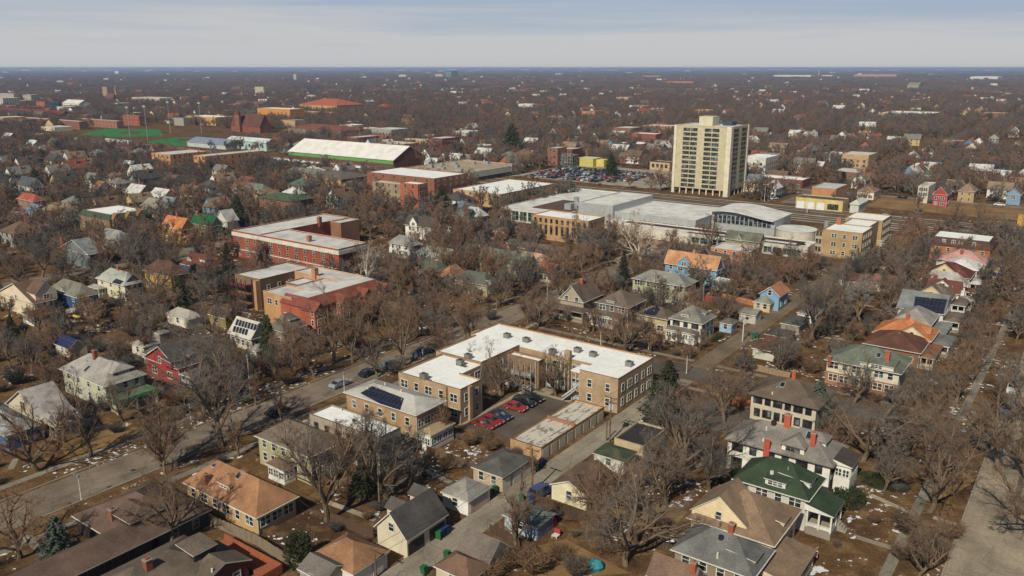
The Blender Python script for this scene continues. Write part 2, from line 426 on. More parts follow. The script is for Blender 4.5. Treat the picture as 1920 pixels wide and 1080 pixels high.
def H(label,cat,near,lx,rx,z,rk,rise,wall,roofm,short=None,trim=WHITE,oh=.45,wS=(),wE=(),name=None,group=None,wtrim=None,door=None):
    x0,x1,y0,y1=rect(near,lx,rx,z)
    if cat in('house','bungalow','garage') and wall and not isinstance(rx,str):     # lots here are narrow: keep believable depths
        lo,hi=(5.,9.5) if cat=='garage' else (6.6,13.)
        if 'garage row' not in label: y1=y0+min(max(y1-y0,lo),hi)
    DBG.append((label[:40],round(x0,1),round(x1,1),round(y0,1),round(y1,1),'w',round(x1-x0,1),'d',round(y1-y0,1)))
    b=Bld(name or cat.replace(' ','_').replace('-','_'),label,cat,x0,x1,y0,y1,short,group)
    if rk=='flat': oh=0
    b.roof(rk,x0,x1,y0,y1,z,rise,roofm,trim,oh=oh,wall=wall)
    t=wtrim or trim
    for spec,face in ((wS,'S'),(wE,'E')):
        for zz,n,*st in spec:
            st=st or ['one']
            if face=='S': b.row('S',y0+oh,x0+oh+.4,x1-oh-.4,n,zz,trim=t,styles=st)
            else: b.row('E',x1-oh,y0+oh+.4,y1-oh-.4,n,zz,trim=t,styles=st)
    if door: b.door(door[0],y0+oh if door[0]=='S' else x1-oh,(x0+(x1-x0)*door[1]) if door[0]=='S' else (y0+(y1-y0)*door[1]),*door[2:])
    b.oh=oh; b.r=(x0,x1,y0,y1); b.z=z
    if rk!='flat' and cat in('house','bungalow','apartment house'):
        rv=random.Random(int(abs(x1*7+y0)))
        for i in range(rv.choice((1,2,2))):
            x=x0+(x1-x0)*rv.uniform(.25,.75); y=y0+(y1-y0)*rv.uniform(.18,.45); h=b.zroof(x,y)
            if h: q=MB(); q.tube([(x,y,h[0]-.2),(x,y,h[0]+.45)],[.11,.11],7); b.part(q,'vent_pipe',[STEEL],h[1])
        if oh: q=MB(); q.box(x0-.02,x1+.02,y0-.13,y0-.012,z-.13,z-.01); q.box(x1+.012,x1+.13,y0,y1,z-.13,z-.01); q.box(x1-oh+.01,x1-oh+.1,y0+oh+.05,y0+oh+.15,.1,z-.25); b.part(q,'gutter',[trim])
    return b
# ================================================================== THE SETTING
def S(*c): return M('shingle',c)
def D(*c): return M('siding',c)
def B(*c): return M('brick',c)
def P(*c): return M('plain',c)
TAN=B(196,158,108); TAN2=B(188,150,104)
MEMB=M('membrane',(255,255,254),(240,239,236)); MEMG=M('membrane',(222,220,216),(186,182,176)); MEMD=M('membrane',(120,112,104),(92,84,78))
def ground_mat():
    m,nt,b=nodes('ground_soil_and_turf'); L=nt.links; p=pos(nt)
    g1=lin((126,96,58)); g2=lin((100,71,44)); g3=lin((72,54,40)); g4=lin((152,122,80))
    n1=noise(nt,p,.045,5,.6); n2=noise(nt,p,.35,5,.6); n3=noise(nt,p,2.2,4,.6)
    c=ramp(nt,n1,[(.36,g2),(.5,g1),(.62,g3)])
    c=mix(nt,.55,c,ramp(nt,n2,[(.3,g3),(.5,g2),(.68,g4)]))
    c=mix(nt,.8,c,ramp(nt,n3,[(.3,(.55,.55,.55,1)),(.7,(1.35,1.3,1.25,1))]),'MULTIPLY')
    # snow left over in small broken patches
    s=noise(nt,p,.75,5,.68); big=noise(nt,p,.06,2)
    mm=N(nt,'ShaderNodeMath',operation='MULTIPLY'); L.new(s,mm.inputs[0])
    r=ramp(nt,big,[(.42,(.80,.80,.80,1)),(.62,(1.09,1.09,1.09,1))]); L.new(r,mm.inputs[1])
    f=ramp(nt,mm.outputs[0],[(.625,(0,0,0,1)),(.65,(1,1,1,1))])
    far=N(nt,'ShaderNodeVectorMath',operation='LENGTH'); L.new(p,far.inputs[0])
    fr=N(nt,'ShaderNodeMapRange'); fr.inputs['From Min'].default_value=350; fr.inputs['From Max'].default_value=1200; fr.inputs['To Min'].default_value=1; fr.inputs['To Max'].default_value=0
    L.new(far.outputs['Value'],fr.inputs['Value'])
    m2=N(nt,'ShaderNodeMath',operation='MULTIPLY'); L.new(f,m2.inputs[0]); L.new(fr.outputs[0],m2.inputs[1])
    c=mix(nt,m2.outputs[0],c,lin((235,238,246)))
    # the suburb far out: woods and pale roofs too small to tell apart
    fw_=ramp(nt,noise(nt,pos(nt,(1,1,1)),.006,6,.7),[(.4,lin((66,58,56))),(.62,lin((92,78,70)))])
    k=N(nt,'ShaderNodeMapRange'); k.inputs['From Min'].default_value=1500; k.inputs['From Max'].default_value=4500; L.new(far.outputs['Value'],k.inputs['Value'])
    c=mix(nt,k.outputs[0],c,fw_)
    L.new(c,b.inputs['Base Color']); b.inputs['Roughness'].default_value=1; b.inputs['Specular IOR Level'].default_value=0
    return m
def road_mat(name,c,crack=True):
    m,nt,b=nodes(name); L=nt.links; p=pos(nt); base=lin(c)
    a=ramp(nt,noise(nt,p,.12,5,.6),[(.3,sc(base,.6)),(.7,sc(base,1.25))])
    f=ramp(nt,noise(nt,p,2.5,4,.6),[(.3,(.8,.8,.8,1)),(.7,(1.15,1.15,1.15,1))])
    col=mix(nt,.9,a,f,'MULTIPLY')
    if crack:
        v=N(nt,'ShaderNodeTexVoronoi',feature='DISTANCE_TO_EDGE'); v.inputs['Scale'].default_value=.22
        L.new(p,v.inputs['Vector'])
        k=ramp(nt,v.outputs['Distance'],[(.0,(.55,.55,.55,1)),(.02,(1,1,1,1))]); col=mix(nt,.7,col,k,'MULTIPLY')
        st=ramp(nt,noise(nt,pos(nt,(.7,.06,1)),1.1,4,.6),[(.45,(1,1,1,1)),(.75,(.68,.67,.66,1))]); col=mix(nt,.6,col,st,'MULTIPLY')
    L.new(col,b.inputs['Base Color']); b.inputs['Roughness'].default_value=.9; b.inputs['Specular IOR Level'].default_value=.2
    return m
GROUND=ground_mat(); ASPH=road_mat('asphalt_worn',(140,122,104)); ASPHD=road_mat('asphalt_dark',(104,92,82)); ALLEYM=road_mat('alley_concrete',(158,146,126)); WALKM=road_mat('sidewalk_concrete',(146,135,118)); PATHM=road_mat('path_concrete',(172,156,132),False)
RAILBED=road_mat('rail_ballast',(98,74,60),False); RAILLT=road_mat('rail_light',(178,162,138),False); FIELDM=road_mat('field_grass',(148,112,60),False); TURFM=road_mat('turf',(24,132,52),False); LOTM=road_mat('lot_asphalt',(168,156,138),False)
def sheet(name,rects,mat,z,holes=None):
    b=MB()
    for x0,x1,y0,y1 in rects: b.box(x0,x1,y0,y1,z-.3,z)
    return kind(b.build(name,[mat]),'structure')
g=MB(); g.poly([(-60000,-3000,0),(60000,-3000,0),(60000,60000,0),(-60000,60000,0)]); kind(g.build('ground',[GROUND]),'structure')
sheet('street',[(-141.,-131.,-40,381),(-296,-286,-40,381)],ASPH,.008); sheet('street',[(-10.5,-.5,-40,381)],road_mat('asphalt_pale',(164,148,124)),.008)
sheet('cross_street',[(-285.99,-141.52,168.5,177.5),(-130.98,-10.52,168.5,177.5),(-285.99,-141.52,22,31)],ASPHD,.012)
sheet('railway_road',[(-320,400,492,501),(-141.5,-131.,440,491.9),(-10.5,-.5,440,491.9)],ASPH,.010)
sheet('far_streets',[(-455,-446,-40,384),(-610,-601,-40,384),(-455,-446,440,2200),(-141.5,-131.,501.1,2200),(150,159,100,384),(-10.5,-.5,501.1,2200),(-610,-601,440,2200)],ASPHD,.009)
sheet('alley',[(-75.6,-70.6,20,168.4)],ALLEYM,.016); sheet('alley',[(-75.6,-70.6,177.6,381)],road_mat('alley_gravel',(132,112,88)),.016)
for nm,x in (('kerb',-141.65),('kerb',-130.85),('kerb',-10.65)):
    b=MB()
    for y0,y1 in ((-40,167.),(179.,381)): b.box(x-.13,x+.13,y0,y1,-.1,.13)
    kind(b.build(nm,[CONC]),'structure')
sheet('sidewalk',[(-147.2,-145.6,-40,166),(-126,-124.4,-40,166),(-147.2,-145.6,180,381),(-126,-124.4,180,381),(-18.,-16.4,-40,166),(-18.,-16.4,180,381),(-124.3,-76,163.,164.5),(-124.3,-76,180.5,182),(-70,-18.1,180.5,182),(-70,-18.1,163.5,165),(-281,-279.5,-40,381)],WALKM,.02)
sheet('parking_lot',[(-98.3,-83.,117.8,141.)],ASPHD,.024)
sheet('store_parking_lot',[(-325,-215,446,530)],LOTM,.02)
sheet('courtyard_walk',[(-98.4,-84,141.02,142.1),(-99.3,-98.32,118,142.1),(-101,-93,142.12,145)],PATHM,.03)
sheet('alley_court',[(-66,-52,146,160)],ASPHD,.02)
sheet('railway_yard_lot',[(-62,-22,372,386)],ASPHD,.02)
sheet('railway',[(-900,500,388,434)],RAILBED,.03)
b=MB()
for y,w in ((391,1.6),(396.2,2.6),(402,1.8),(407,3.2),(413,1.2),(418,2.2),(424,1.2),(429,1.8)): b.box(-900,500,y,y+w,0,.1)
kind(b.build('railway_track_strips',[RAILLT]),'structure')
b=MB()
for y in (393.5,395,399.5,401,404.5,406,411,412.4,416,417.4,421.5,423): b.box(-900,500,y,y+.16,0.0,.3)
kind(b.build('rails',[M('metal',(96,78,66))]),'structure')
sheet('field',[(-101,-12,452,490)],FIELDM,.02)
rp=random.Random(4); b=MB()
for i in range(26):
    sx,y=rp.choice(((-136,rp.uniform(30,330)),(-136,rp.uniform(60,200)),(-5.5,rp.uniform(150,260)),(-136,rp.uniform(60,260)))); w,l=rp.uniform(.25,.7),rp.uniform(1.,7); x=sx+rp.uniform(-3,3)*(1 if sx!=-73.1 else .3)
    z=.018+.0004*i; b.prism([(x-w,y-l,z),(x+w,y-l,z),(x+w,y+l,z),(x-w,y+l,z)],(0,0,-.05))
kind(b.build('road_patches',[road_mat('asphalt_patch',(118,105,90))]),'structure')
b=MB()
for i in range(16):
    x,y=-136+rp.uniform(-2,2),35+i*17+rp.uniform(-4,4); b.tube([(x,y,0),(x,y,.032)],[.42,.42],12)
kind(b.build('manhole_covers',[M('metal',(70,64,60))]),'structure')
walks=[]
def gp(*pts): return [G(*p) for p in pts]
def walk(px0,px1,w=1.1,name='path'):
    a=Vector(G(*px0)); c=Vector(G(*px1)); d=(c-a).normalized(); n=Vector((-d.y,d.x))*w/2
    b=MB(); z=.034+.001*len(walks); walks.append(1)
    b.prism([(a+n).to_3d()+Vector((0,0,z)),(a-n).to_3d()+Vector((0,0,z)),(c-n).to_3d()+Vector((0,0,z)),(c+n).to_3d()+Vector((0,0,z))],(0,0,-.2)); kind(b.build(name,[PATHM]),'structure')
for q in [((605,938),(705,975)),((778,873),(845,905)),((1632,928),(1704,960)),((1750,970),(1792,984)),((1600,1005),(1680,1030)),((628,643),(690,663)),((45,1005),(85,1040)),((30,860),(20,880)),((540,612),(640,640)),((880,765),(905,745)),((300,905),(345,935)),((545,790),(590,770)),((1820,520),(1870,530)),((1800,600),(1880,610)),((1560,565),(1640,575)),((930,640),(1010,605)),((1440,618),(1600,640))]: walk(*q)
def px_sheet(name,pts,mat,z):
    b=MB(); b.prism([(*G(*p),z) for p in pts],(0,0,-.2)); kind(b.build(name,[mat]),'structure')
px_sheet('turf_field',[(148,252),(215,257),(306,255),(300,243),(196,241)],TURFM,.05); px_sheet('turf_field',[(266,267),(330,274),(400,271),(402,258),(330,257)],TURFM,.05); px_sheet('running_track',[(225,250),(262,251),(262,247),(228,247)],M('plain',(120,50,40)),.07); px_sheet('running_track',[(330,264),(365,264),(365,260),(335,260)],M('plain',(120,50,40)),.07)
px_sheet('lawn',[(215,842),(290,808),(200,790),(110,835),(130,862)],FIELDM,.012)
px_sheet('lawn',[(1060,1010),(1180,1075),(1010,1085),(985,1030)],FIELDM,.013)
px_sheet('lawn',[(1725,950),(1800,920),(1830,900),(1800,880),(1750,900)],FIELDM,.014)
px_sheet('lawn',[(1090,905),(1290,960),(1250,1000),(1110,960)],FIELDM,.012)

# ================================================================== BUILDINGS BELOW THE CROSS STREET
wh=WHITE
# --- bottom left
b=Bld('ranch_house','long dark brown ranch house with brown hip roof beside the blue spruce','house',-122.3,-106.3,43.2,65.3,'dark brown ranch')
RN=S(112,88,76); DKW=D(66,58,54)
b.roof('hip',-122.3,-106.3,52,66,2.9,3.3,RN,wh,wall=DKW); b.roof('gabley',-113.6,-106.2,36,60,2.9,1.75,RN,wh,wall=DKW,name='roof')
b.row('E',-106.75,44,65,6,.9,1.,1.3,P(150,140,128),('one',)); b.door('E',-106.7,56.5,1.1,2.2,P(90,80,74)); b.chim(213,972,1.5,1.,B(150,92,70)); b.dorm(275,975,'E',5,.7,RN,DKW,wh,'hip',5,None,1.2)
b=Bld('house','grey brown hip roofed house with brick chimney beside the orange wooden deck','house',-102.5,-90,44,60.5,'grey brown hip-roofed house')
GB=S(118,102,88)
b.roof('hip',-103,-91,42,59,3.1,2.9,GB,wh,wall=DKW); b.roof('gablex',-97.8,-89.6,52.6,61.,3.05,1.7,GB,wh,wall=B(110,66,52)); b.chim(278,1066,1.3,.9); b.dorm(385,1042,'E',3.4,.9,GB,DKW,wh,'shed',4,None,.3); b.row('E',-90.05,53.2,60.4,2,.9,1.1,1.2); b.vent(398,1072)
b=H('orange brown hip roofed bungalow with tan walls and brick chimney beside the street','bungalow',(480,972),342,561,3.4,'hip',3.6,D(204,160,98),S(170,118,76),'orange-brown bungalow',wS=[(1.3,6,'one','two')],wE=[(1.2,3,'two')])
b.chim(387,908,1.7,.75,B(170,92,66)).dorm(420,915,'S',3.2,.8,S(170,118,76),D(204,160,98),wh,'hip',4,'two',1.1).skyl(404,868).skyl(449,890)
b=H('sage green two storey house with grey brown hip roof beside the orange brown bungalow','house',(580,858),477,652,5.6,'hip',2.8,D(178,172,122),S(122,106,90),'sage green house',wS=[(1.2,5,'one','two'),(3.8,5)],wE=[(1.1,3,'three'),(3.7,3,'three')])
b.porch(b.r[0]+6.,b.r[0]+11,b.r[2]-2.6,b.r[2]+.4,.4,3.,S(120,96,78),wh,enclosed=D(200,192,168))
b=H('grey brick two storey flat house with snow white roof and stepped parapet','apartment house',(710,822),580,751,7,'flat',0,B(176,164,146),MEMB,'white-roofed brick flat',trim=P(120,92,74),wS=[(1.2,6,'one','two'),(4.2,6)],wE=[(1.2,3),(4.2,3,'two')])
b.vent(597,758,.6,.25,P(60,60,60)).vent(640,770)
b=H('two flat with pale grey low hip roof and dark solar panels','apartment house',(780,779),643,838,7,'hip',1.5,TAN2,M('membrane',(196,192,186),(160,155,148)),'solar-panelled two-flat',wS=[(1.2,5),(4.2,5)],wE=[(1.,4,'two'),(4.,4,'two')])
b.slope_patch([(676,738),(698,725),(757,748),(750,770),(712,757)],SOLAR,'solar_panel').vent(722,722).vent(752,735).vent(690,730)
b.porch(b.r[1]-.6,b.r[1]+3,b.r[2]+.6,b.r[3]-1,.6,3.4,B(178,150,112),wh,enclosed=P(205,200,190))
# --- U-shaped courtyard apartments
UW=B(190,158,118); U=Bld('apartment_block','U-shaped tan brick courtyard apartments with bright white flat roofs','apartment block',-119.2,-75.8,118.6,158,'white-roofed courtyard apartments')
cop=B(150,96,74)
def fl(b,x0,x1,y0,y1,z,wall,rm=MEMB,trim=None,name='roof',skip=''): return b.roof('flat',x0,x1,y0,y1,z,0,rm,trim or cop,name,wall=wall,skip=skip)
fl(U,-116,-105,118.6,133,7.5,UW,skip='E'); fl(U,-104.999,-99,118.6,125.7,7.5,UW,skip='W'); fl(U,-118.,-104.9,133.02,147.4,7.75,UW,skip='N'); fl(U,-119.3,-85.1,147.401,158.2,7.75,UW,skip='SE'); fl(U,-85.099,-75.8,141.8,158.2,7.75,UW,skip='W')
U.wallbox(-92,-90.6,146.4,147.4,0,9.4,UW,'chimney_stack'); U.wallbox(-121.5,-119.32,150,153,0,7,B(206,160,70))
fl(U,-104.88,-96.2,142.6,145,7.0,B(150,118,84),MEMB)
for face,pl,a,c2,n,st in (('S',118.6,-116,-99,5,('two','one')),('E',-99,118.8,125.5,2,('one',)),('E',-105,127,136.5,3,('one','two')),('E',-104.9,137.5,142.4,1,('two',)),('S',147.42,-95.8,-85.6,4,('two','one')),('S',141.8,-84.8,-76,2,('one',)),('E',-75.8,142.4,157.6,5,('one','two','one')),):
    for z in (1.3,4.5): U.row(face,pl,a,c2,n,z,1.,1.6,WHITE,st)
# timber rear galleries
def gallery(b,x0,x1,y0,y1,levels,zr,face_posts,mat,roof=None,dz=3.):
    m=MB()
    for k in range(levels):
        z=.5+k*dz; m.box(x0,x1,y0,y1,z-.15,z)
        for q in ((x0,x1,y0-.001,y0+.07),(x1-.07,x1+.001,y0+.08,y1)): m.box(*q,z+.95,z+1.05); m.box(*q,z+.1,z+.8)
    n=face_posts
    for i in range(n): x=x0+(x1-x0)*i/(n-1); m.box(x-.1,x+.1,y0-.22,y0-.02,0,zr-.2)
    m.box(x1+.02,x1+.22,y1-.25,y1-.05,0,zr-.2)
    p=b.part(m,'gallery',[mat])
    if roof:
        r=MB(); r.box(x0-.2,x1+.3,y0-.4,y1,zr-.18,zr); b.part(r,'gallery_roof',[roof],p)
def stair(b,x0,x1,y0,y1,z0,z1,mat,n=9):
    m=MB()
    for i in range(n):
        t=i/n; x=x0+(x1-x0)*t; xx=x0+(x1-x0)*(i+1)/n; z=z0+(z1-z0)*(i+1)/n; m.box(min(x,xx),max(x,xx),y0,y1,z-.1,z)
    for y in (y0-.06,y1): m.prism([(x0,y,z0+.7),(x1,y,z1+.7),(x1,y,z1+1.),(x0,y,z0+1.)],(0,.06,0))
    b.part(m,'stair',[mat])
gallery(U,-104.6,-97,140.7,142.5,2,7.1,6,P(176,174,168)); gallery(U,-95.9,-91,145.4,147.3,2,6.9,4,P(176,174,168))
gallery(U,-87.2,-85.2,142.2,146.5,2,7.2,3,P(186,186,182),MEMB); stair(U,-88.8,-85.6,140.7,141.9,.2,3.2,P(200,200,198)); stair(U,-97,-102,138.4,139.6,.2,3.2,P(150,140,126))
U.wallbox(-103.2,-102.3,118.05,118.58,0,7.4,UW,'pilaster'); U.wallbox(-98.98,-98.5,121,122.,0,7.4,UW,'pilaster')
# --- garages along the alley
b=H('long tan brick garage row with eight pale doors and worn patched roof','garage',(1015,840),957,1133,2.6,'flat',0,B(204,160,104),M('patchy',(206,198,182),(140,128,116)),'tan garage row',trim=B(120,86,66))
x0,x1,y0,y1=b.r
for i in range(8): b.door('E',x1,y0+(y1-y0)*(i+.5)/8,(y1-y0)/8*.74,2.05,P(196,190,172),'garage_door')
b.wallbox(x0+.3,x1-.3,y0+(y1-y0)*.52,y0+(y1-y0)*.52+.3,2.3,3.,B(172,116,84),'parapet')
def garage(label,near,lx,rx,z,rk,rise,wall,rm,short=None,trim=WHITE,dr=2,dc=None,wS=1,oh=.3,face='E',group=None):
    b=H(label,'garage',near,lx,rx,z,rk,rise,wall,rm,short,trim,oh,wS=[(1.,wS)] if wS else (),group=group)
    if dr:
        oh=b.oh
        for i in range(dr):
            if face=='E':
                w=(b.r[3]-b.r[2])/dr; b.door('E',b.r[1]-oh,b.r[2]+w*(i+.5),w*.74,2.1,dc or P(214,210,202),'garage_door')
            else:
                w=(b.r[1]-b.r[0])/dr; b.door('S',b.r[2]+oh,b.r[0]+w*(i+.5),w*.74,2.1,dc or P(214,210,202),'garage_door')
    return b
garage('tan walled garage with dark grey hip roof next to the long garage row',(942,896),883,1000,2.9,'hip',1.5,B(200,172,138),S(98,96,92),'tan dark-roofed garage',dr=3,wS=2)
garage('white garage with grey pyramid roof between two larger garages',(878,942),825,923,2.7,'hip',2.1,P(240,236,230),S(152,148,140),'white pyramid-roofed garage',dr=1,dc=P(214,184,170))
b=garage('tall beige gabled coach house with dark grey roof and dormers',(763,1015),700,843,3.,'gabley',3.5,D(222,208,176),S(92,86,84),'beige gabled coach house',dr=2,dc=P(70,64,60),wS=0,oh=.4)
b.w1('S',b.r[2]+.4,(b.r[0]+b.r[1])/2,3.3,1,1.3,WHITE)
for y in (5.,10.2): 
    q=b.r; yy=q[2]+y; zz=3.4; r=MB(); w=MB(); w.box(q[0]-.6,q[0]+2.5,yy-1.4,yy+1.4,2.2,zz+.9); r.prism([(q[0]-1,yy-1.7,zz+.9),(q[0]-1,yy,zz+2.2),(q[0]-1,yy+1.7,zz+.9)],(3.8,0,0)); d=b.part(w,'dormer',[D(222,208,176)]); b.part(r,'dormer_roof',[S(92,86,84)],d)
garage('white garage with orange brown pyramid roof near the bottom of the alley',(662,1078),583,731,2.7,'hip',2.2,P(228,224,214),S(162,114,76),'brown pyramid-roofed garage',dr=2)
garage('small garage with plain grey roof beside the cedar bush',(606,1092),556,640,2.5,'gablex',1.3,P(170,162,150),S(118,110,104),dr=0)
garage('garage with low brown pyramid roof beside the alley at the frame edge',(880,1092),812,905,2.5,'hip',1.6,D(214,200,160),S(132,98,78),'brown-roofed alley garage',dr=0)
garage('cream garage with grey brown gable roof east of the alley',(917,1058),855,959,2.7,'gablex',2.4,D(226,214,178),S(122,108,100),'cream grey-roofed garage',dr=0,wS=2)
garage('small pale blue garage with grey teal roof and snow beside it',(1007,990),941,1043,2.5,'hip',1.0,D(176,196,214),S(112,122,116),'pale blue garage',dr=1,dc=P(120,144,170),wS=1)
b=garage('cream gabled garage with wide brown roof beside the parked blue van',(1102,932),1030,1160,2.8,'gabley',1.7,P(232,218,178),S(118,94,78),'cream gabled garage',dr=1,dc=P(200,190,170),wS=1)
garage('white garage with dark green roof behind the cream gabled garage',(1170,867),1110,1196,2.6,'hip',.8,P(226,222,212),S(72,84,62),'green-roofed garage',dr=1)
garage('low garage with black flat roof and tan wall near the utility poles',(1207,837),1152,1250,2.7,'flat',0,P(204,178,138),M('membrane',(62,58,60),(52,48,50)),'black-roofed garage',dr=0,trim=P(180,160,130),wS=0)
# --- right side houses
GR=S(138,132,124)
b=H('large white stucco house with grey hip roof and orange brick chimneys','house',(1562,877),1357,1592,5.8,'hip',3.2,P(238,232,220),GR,'white stucco house',wtrim=DARKTRIM,trim=P(120,108,100),wS=[(1.,6,'two','one'),(3.9,6,'two','one')],wE=[(1.,3,'two'),(3.9,3,'two')],oh=.6)
b.chim(1524,835,2.2,.8,B(200,88,48)).chim(1504,795,2.,1.1,B(200,88,48),.8).dorm(1486,848,'S',3.8,1.1,GR,P(238,232,220),P(120,108,100),'hip',5,'three',1.3).skyl(1517,817).vent(1437,806,.6).vent(1431,827).vent(1451,795,.5,.5,P(50,50,50)).dorm(1553,832,'E',3.4,.8,GR,P(238,232,220),P(120,108,100),'hip',5,'one',1.)
b.wallbox(b.r[0]+7.3,b.r[0]+8.3,b.r[2]-.2,b.r[2]+.58,0,7.5,B(206,82,42),'chimney_stack')
b.porch(b.r[1]-.6,b.r[1]+2.6,b.r[2]+2,b.r[3]-2.,3.0,5.5,M('membrane',(84,74,68),(70,62,58)),WHITE,enclosed=D(70,110,150),kind_='shed',rise=.7,name='sunroom')
GRN=S(58,78,56)
b=H('house with dark green hip roof and pale grey siding','house',(1517,940),1372,1549,5.6,'hip',3.5,D(206,202,194),GRN,'green-roofed house',wS=[(1.,4),(3.8,4,'one','two')],wE=[(3.8,3)],oh=.5)
b.dorm(1453,912,'S',3.2,.9,GRN,P(230,228,220),WHITE,'shed',5,'three',.5).dorm(1523,910,'E',3.,.9,GRN,P(230,228,220),WHITE,'shed',5,'two',.5).vent(1447,889,.5,.3)
b.porch(b.r[1]-.5,b.r[1]+3.9,b.r[2]-.2,b.r[2]+6.2,1.2,4.1,GRN,WHITE,kind_='shed',rise=.9,steps=b.r[2]+4.4)
TB=S(146,118,92)
b=H('cream house with tan brown hip roof and wide front gable','house',(1452,1025),1287,1504,4.9,'hip',3.9,P(238,212,160),TB,'tan-roofed house',wS=[(1.,5),],wE=[(1.,3)],oh=.6)
b.dorm(1347,975,'S',8.4,.4,TB,P(238,212,160),WHITE,'gable',7,'one',3.4).dorm(1474,981,'E',2.4,.5,TB,P(238,212,160),WHITE,'shed',3,None,.4).chim(1371,998,1.3,.8,B(190,96,56))
b.porch(b.r[1]-.5,b.r[1]+4.5,b.r[2]-5.2,b.r[2]+5.2,.9,3.2,TB,P(226,204,160),kind_='shed',rise=.7)
BG=S(116,116,114)
b=H('grey brown house with blue grey hip roof and white vent pipe','house',(1413,1086),1257,1453,5.,'hip',2.9,D(156,138,116),BG,'blue-grey-roofed house',wS=[(1.,4),(3.2,4,'one')],wE=[(1.,2)],oh=.5)
b.dorm(1421,1051,'E',2.6,.5,BG,D(156,138,116),WHITE,'shed',4,None,.5).vent(1345,1046,.8,.15).vent(1352,1009,.3,.4,P(40,46,70))
garage('low grey roofed porch wing beside the blue grey roofed house',(1470,1110),1427,1490,2.8,'hip',.8,D(160,146,124),S(100,98,98),dr=0,wS=0)
b=garage('brown roofed house corner with brick chimney at the bottom frame edge',(1296,1112),1210,1310,3.4,'gablex',2.4,D(200,180,150),S(128,100,82),dr=0,wS=0); b.chim(1300,1070,1.2,.8,B(180,90,56))
BR=S(116,98,84)
b=H('beige stucco two storey house with dark brown hip roof behind the white stucco house','house',(1535,768),1402,1582,5.6,'hip',2.8,P(206,194,170),BR,'beige stucco house',wS=[(1.,6,'one','two'),(3.8,6,'two','one')],wE=[(3.8,3)],wtrim=DARKTRIM,trim=P(110,98,88),oh=.6)
b.chim(1463,700,1.6,.7,B(206,92,50)).skyl(1467,722).vent(1448,739)
GG=S(116,122,108)
b=H('cream and brick house with grey green hip roof and tall brick chimney','house',(1690,702),1545,1718,5.8,'hip',3.,P(224,212,184),GG,'cream and brick house',wS=[(1.,6,'two'),(3.9,6,'two','one')],wE=[(3.9,3)],oh=.6)
b.chim(1663,678,2.4,1.,B(190,96,64)).dorm(1643,691,'S',7,.9,GG,P(236,226,200),WHITE,'shed',5,'three',.7).skyl(1647,667); b.wallbox(b.r[0]+.5,b.r[1]-.5,b.r[2]+.55,b.r[2]+.595,0,3.,B(170,120,88),'wall'); b.chim(1552,712,1.,.7)
DB=S(112,70,54)
b=H('bungalow with dark red brown roof in front of the orange roofed bungalow','bungalow',(1727,663),1617,1776,4.,'hip',3.,B(150,100,70),DB,'red-brown-roofed bungalow',wS=[(1.,4)],wE=[(1.,2)])
b.porch(b.r[1]-.4,b.r[1]+3.,b.r[2]+.5,b.r[3]-.5,.6,3.,S(150,96,58),P(200,180,150))
OR=S(206,124,58)
b=H('bungalow with bright orange roof and cream front gable','bungalow',(1746,641),1635,1762,4.2,'hip',3.4,P(244,212,150),OR,'orange-roofed bungalow',wS=[(1.,4)],wE=[(1.,2)])
b.dorm(1709,630,'S',6.,.3,OR,P(244,214,156),WHITE,'gable',6,'one',2.1).chim(1708,594,1.2,.9,B(200,86,48)).dorm(1745,625,'E',2.6,.5,OR,P(240,210,150),WHITE,'gable',4,None,.9)
b.porch(b.r[1]-.4,b.r[1]+4.,b.r[2]+2,b.r[3]+.5,.6,3.,S(122,126,122),WHITE)
b=H('house with light grey hip roof and round roof vents between orange roof and solar roof','house',(1745,612),1672,1765,4.8,'hip',3.,D(214,210,202),S(158,152,144),'light grey-roofed house',wS=[(1.,3)],wE=[(1.,2)])
b.porch(b.r[1]-.4,b.r[1]+3.6,b.r[2]+.5,b.r[3]-.5,.6,3.,S(140,146,142),WHITE)
b=H('white house with large black solar array on its blue grey gable roof','house',(1771,590),1680,1789,5.,'gablex',4.,P(224,222,214),S(128,134,134),'solar-roofed house',wS=[(1.,3)],wE=[(1.,2),(3.8,1,'two')])
b.slope_patch([(1712,583),(1716,557),(1776,563),(1769,590)],SOLAR,'solar_panel',.15)
b.porch(b.r[1]-.4,b.r[1]+4,b.r[2]+1,b.r[3]-1,.6,3.,S(130,112,98),WHITE)
def rh(label,near,lx,rx,z,rk,rise,wall,rm,short,dl=None,chim=None,pc=None,pm=None,gb=None):
    b=H(label,'house',near,lx,rx,z,rk,rise,wall,rm,short,wS=[(1.,3)],wE=[(1.,2),(z-1.8,2)])
    if dl: b.dorm(dl[0],dl[1],'S',3.4,.7,rm,wall,WHITE,'gable',4,'two',1.3)
    if gb: b.dorm(gb[0],gb[1],'S',7,.2,rm,gb[2],WHITE,'gable',5,'one',2.6)
    if chim: b.chim(chim[0],chim[1],1.4,.9)
    if pm: b.porch(b.r[1]-.4,b.r[1]+3.6,b.r[2]+.6,b.r[3]-.6,.6,pc or 3.,pm,WHITE)
    return b
rh('house with dull brown roof and yellow front gable behind the solar roof',(1786,562),1722,1797,4.6,'hip',3.,D(222,190,120),S(124,104,90),'dull brown-roofed house',gb=(1745,554,D(224,192,116)),pm=S(124,106,94))
rh('house with maroon roof, white dormer and brick chimney in the row of gables',(1800,552),1735,1806,4.8,'gablex',3.2,P(230,226,218),S(118,66,54),'maroon-roofed house',dl=(1766,538),chim=(1746,545),pm=S(168,164,156))
rh('white house with pale grey hip roof in the row of gables',(1812,537),1722,1818,4.8,'hip',3.2,P(236,234,228),S(174,170,164),'pale grey-roofed house',chim=(1754,524),pm=S(120,72,60))
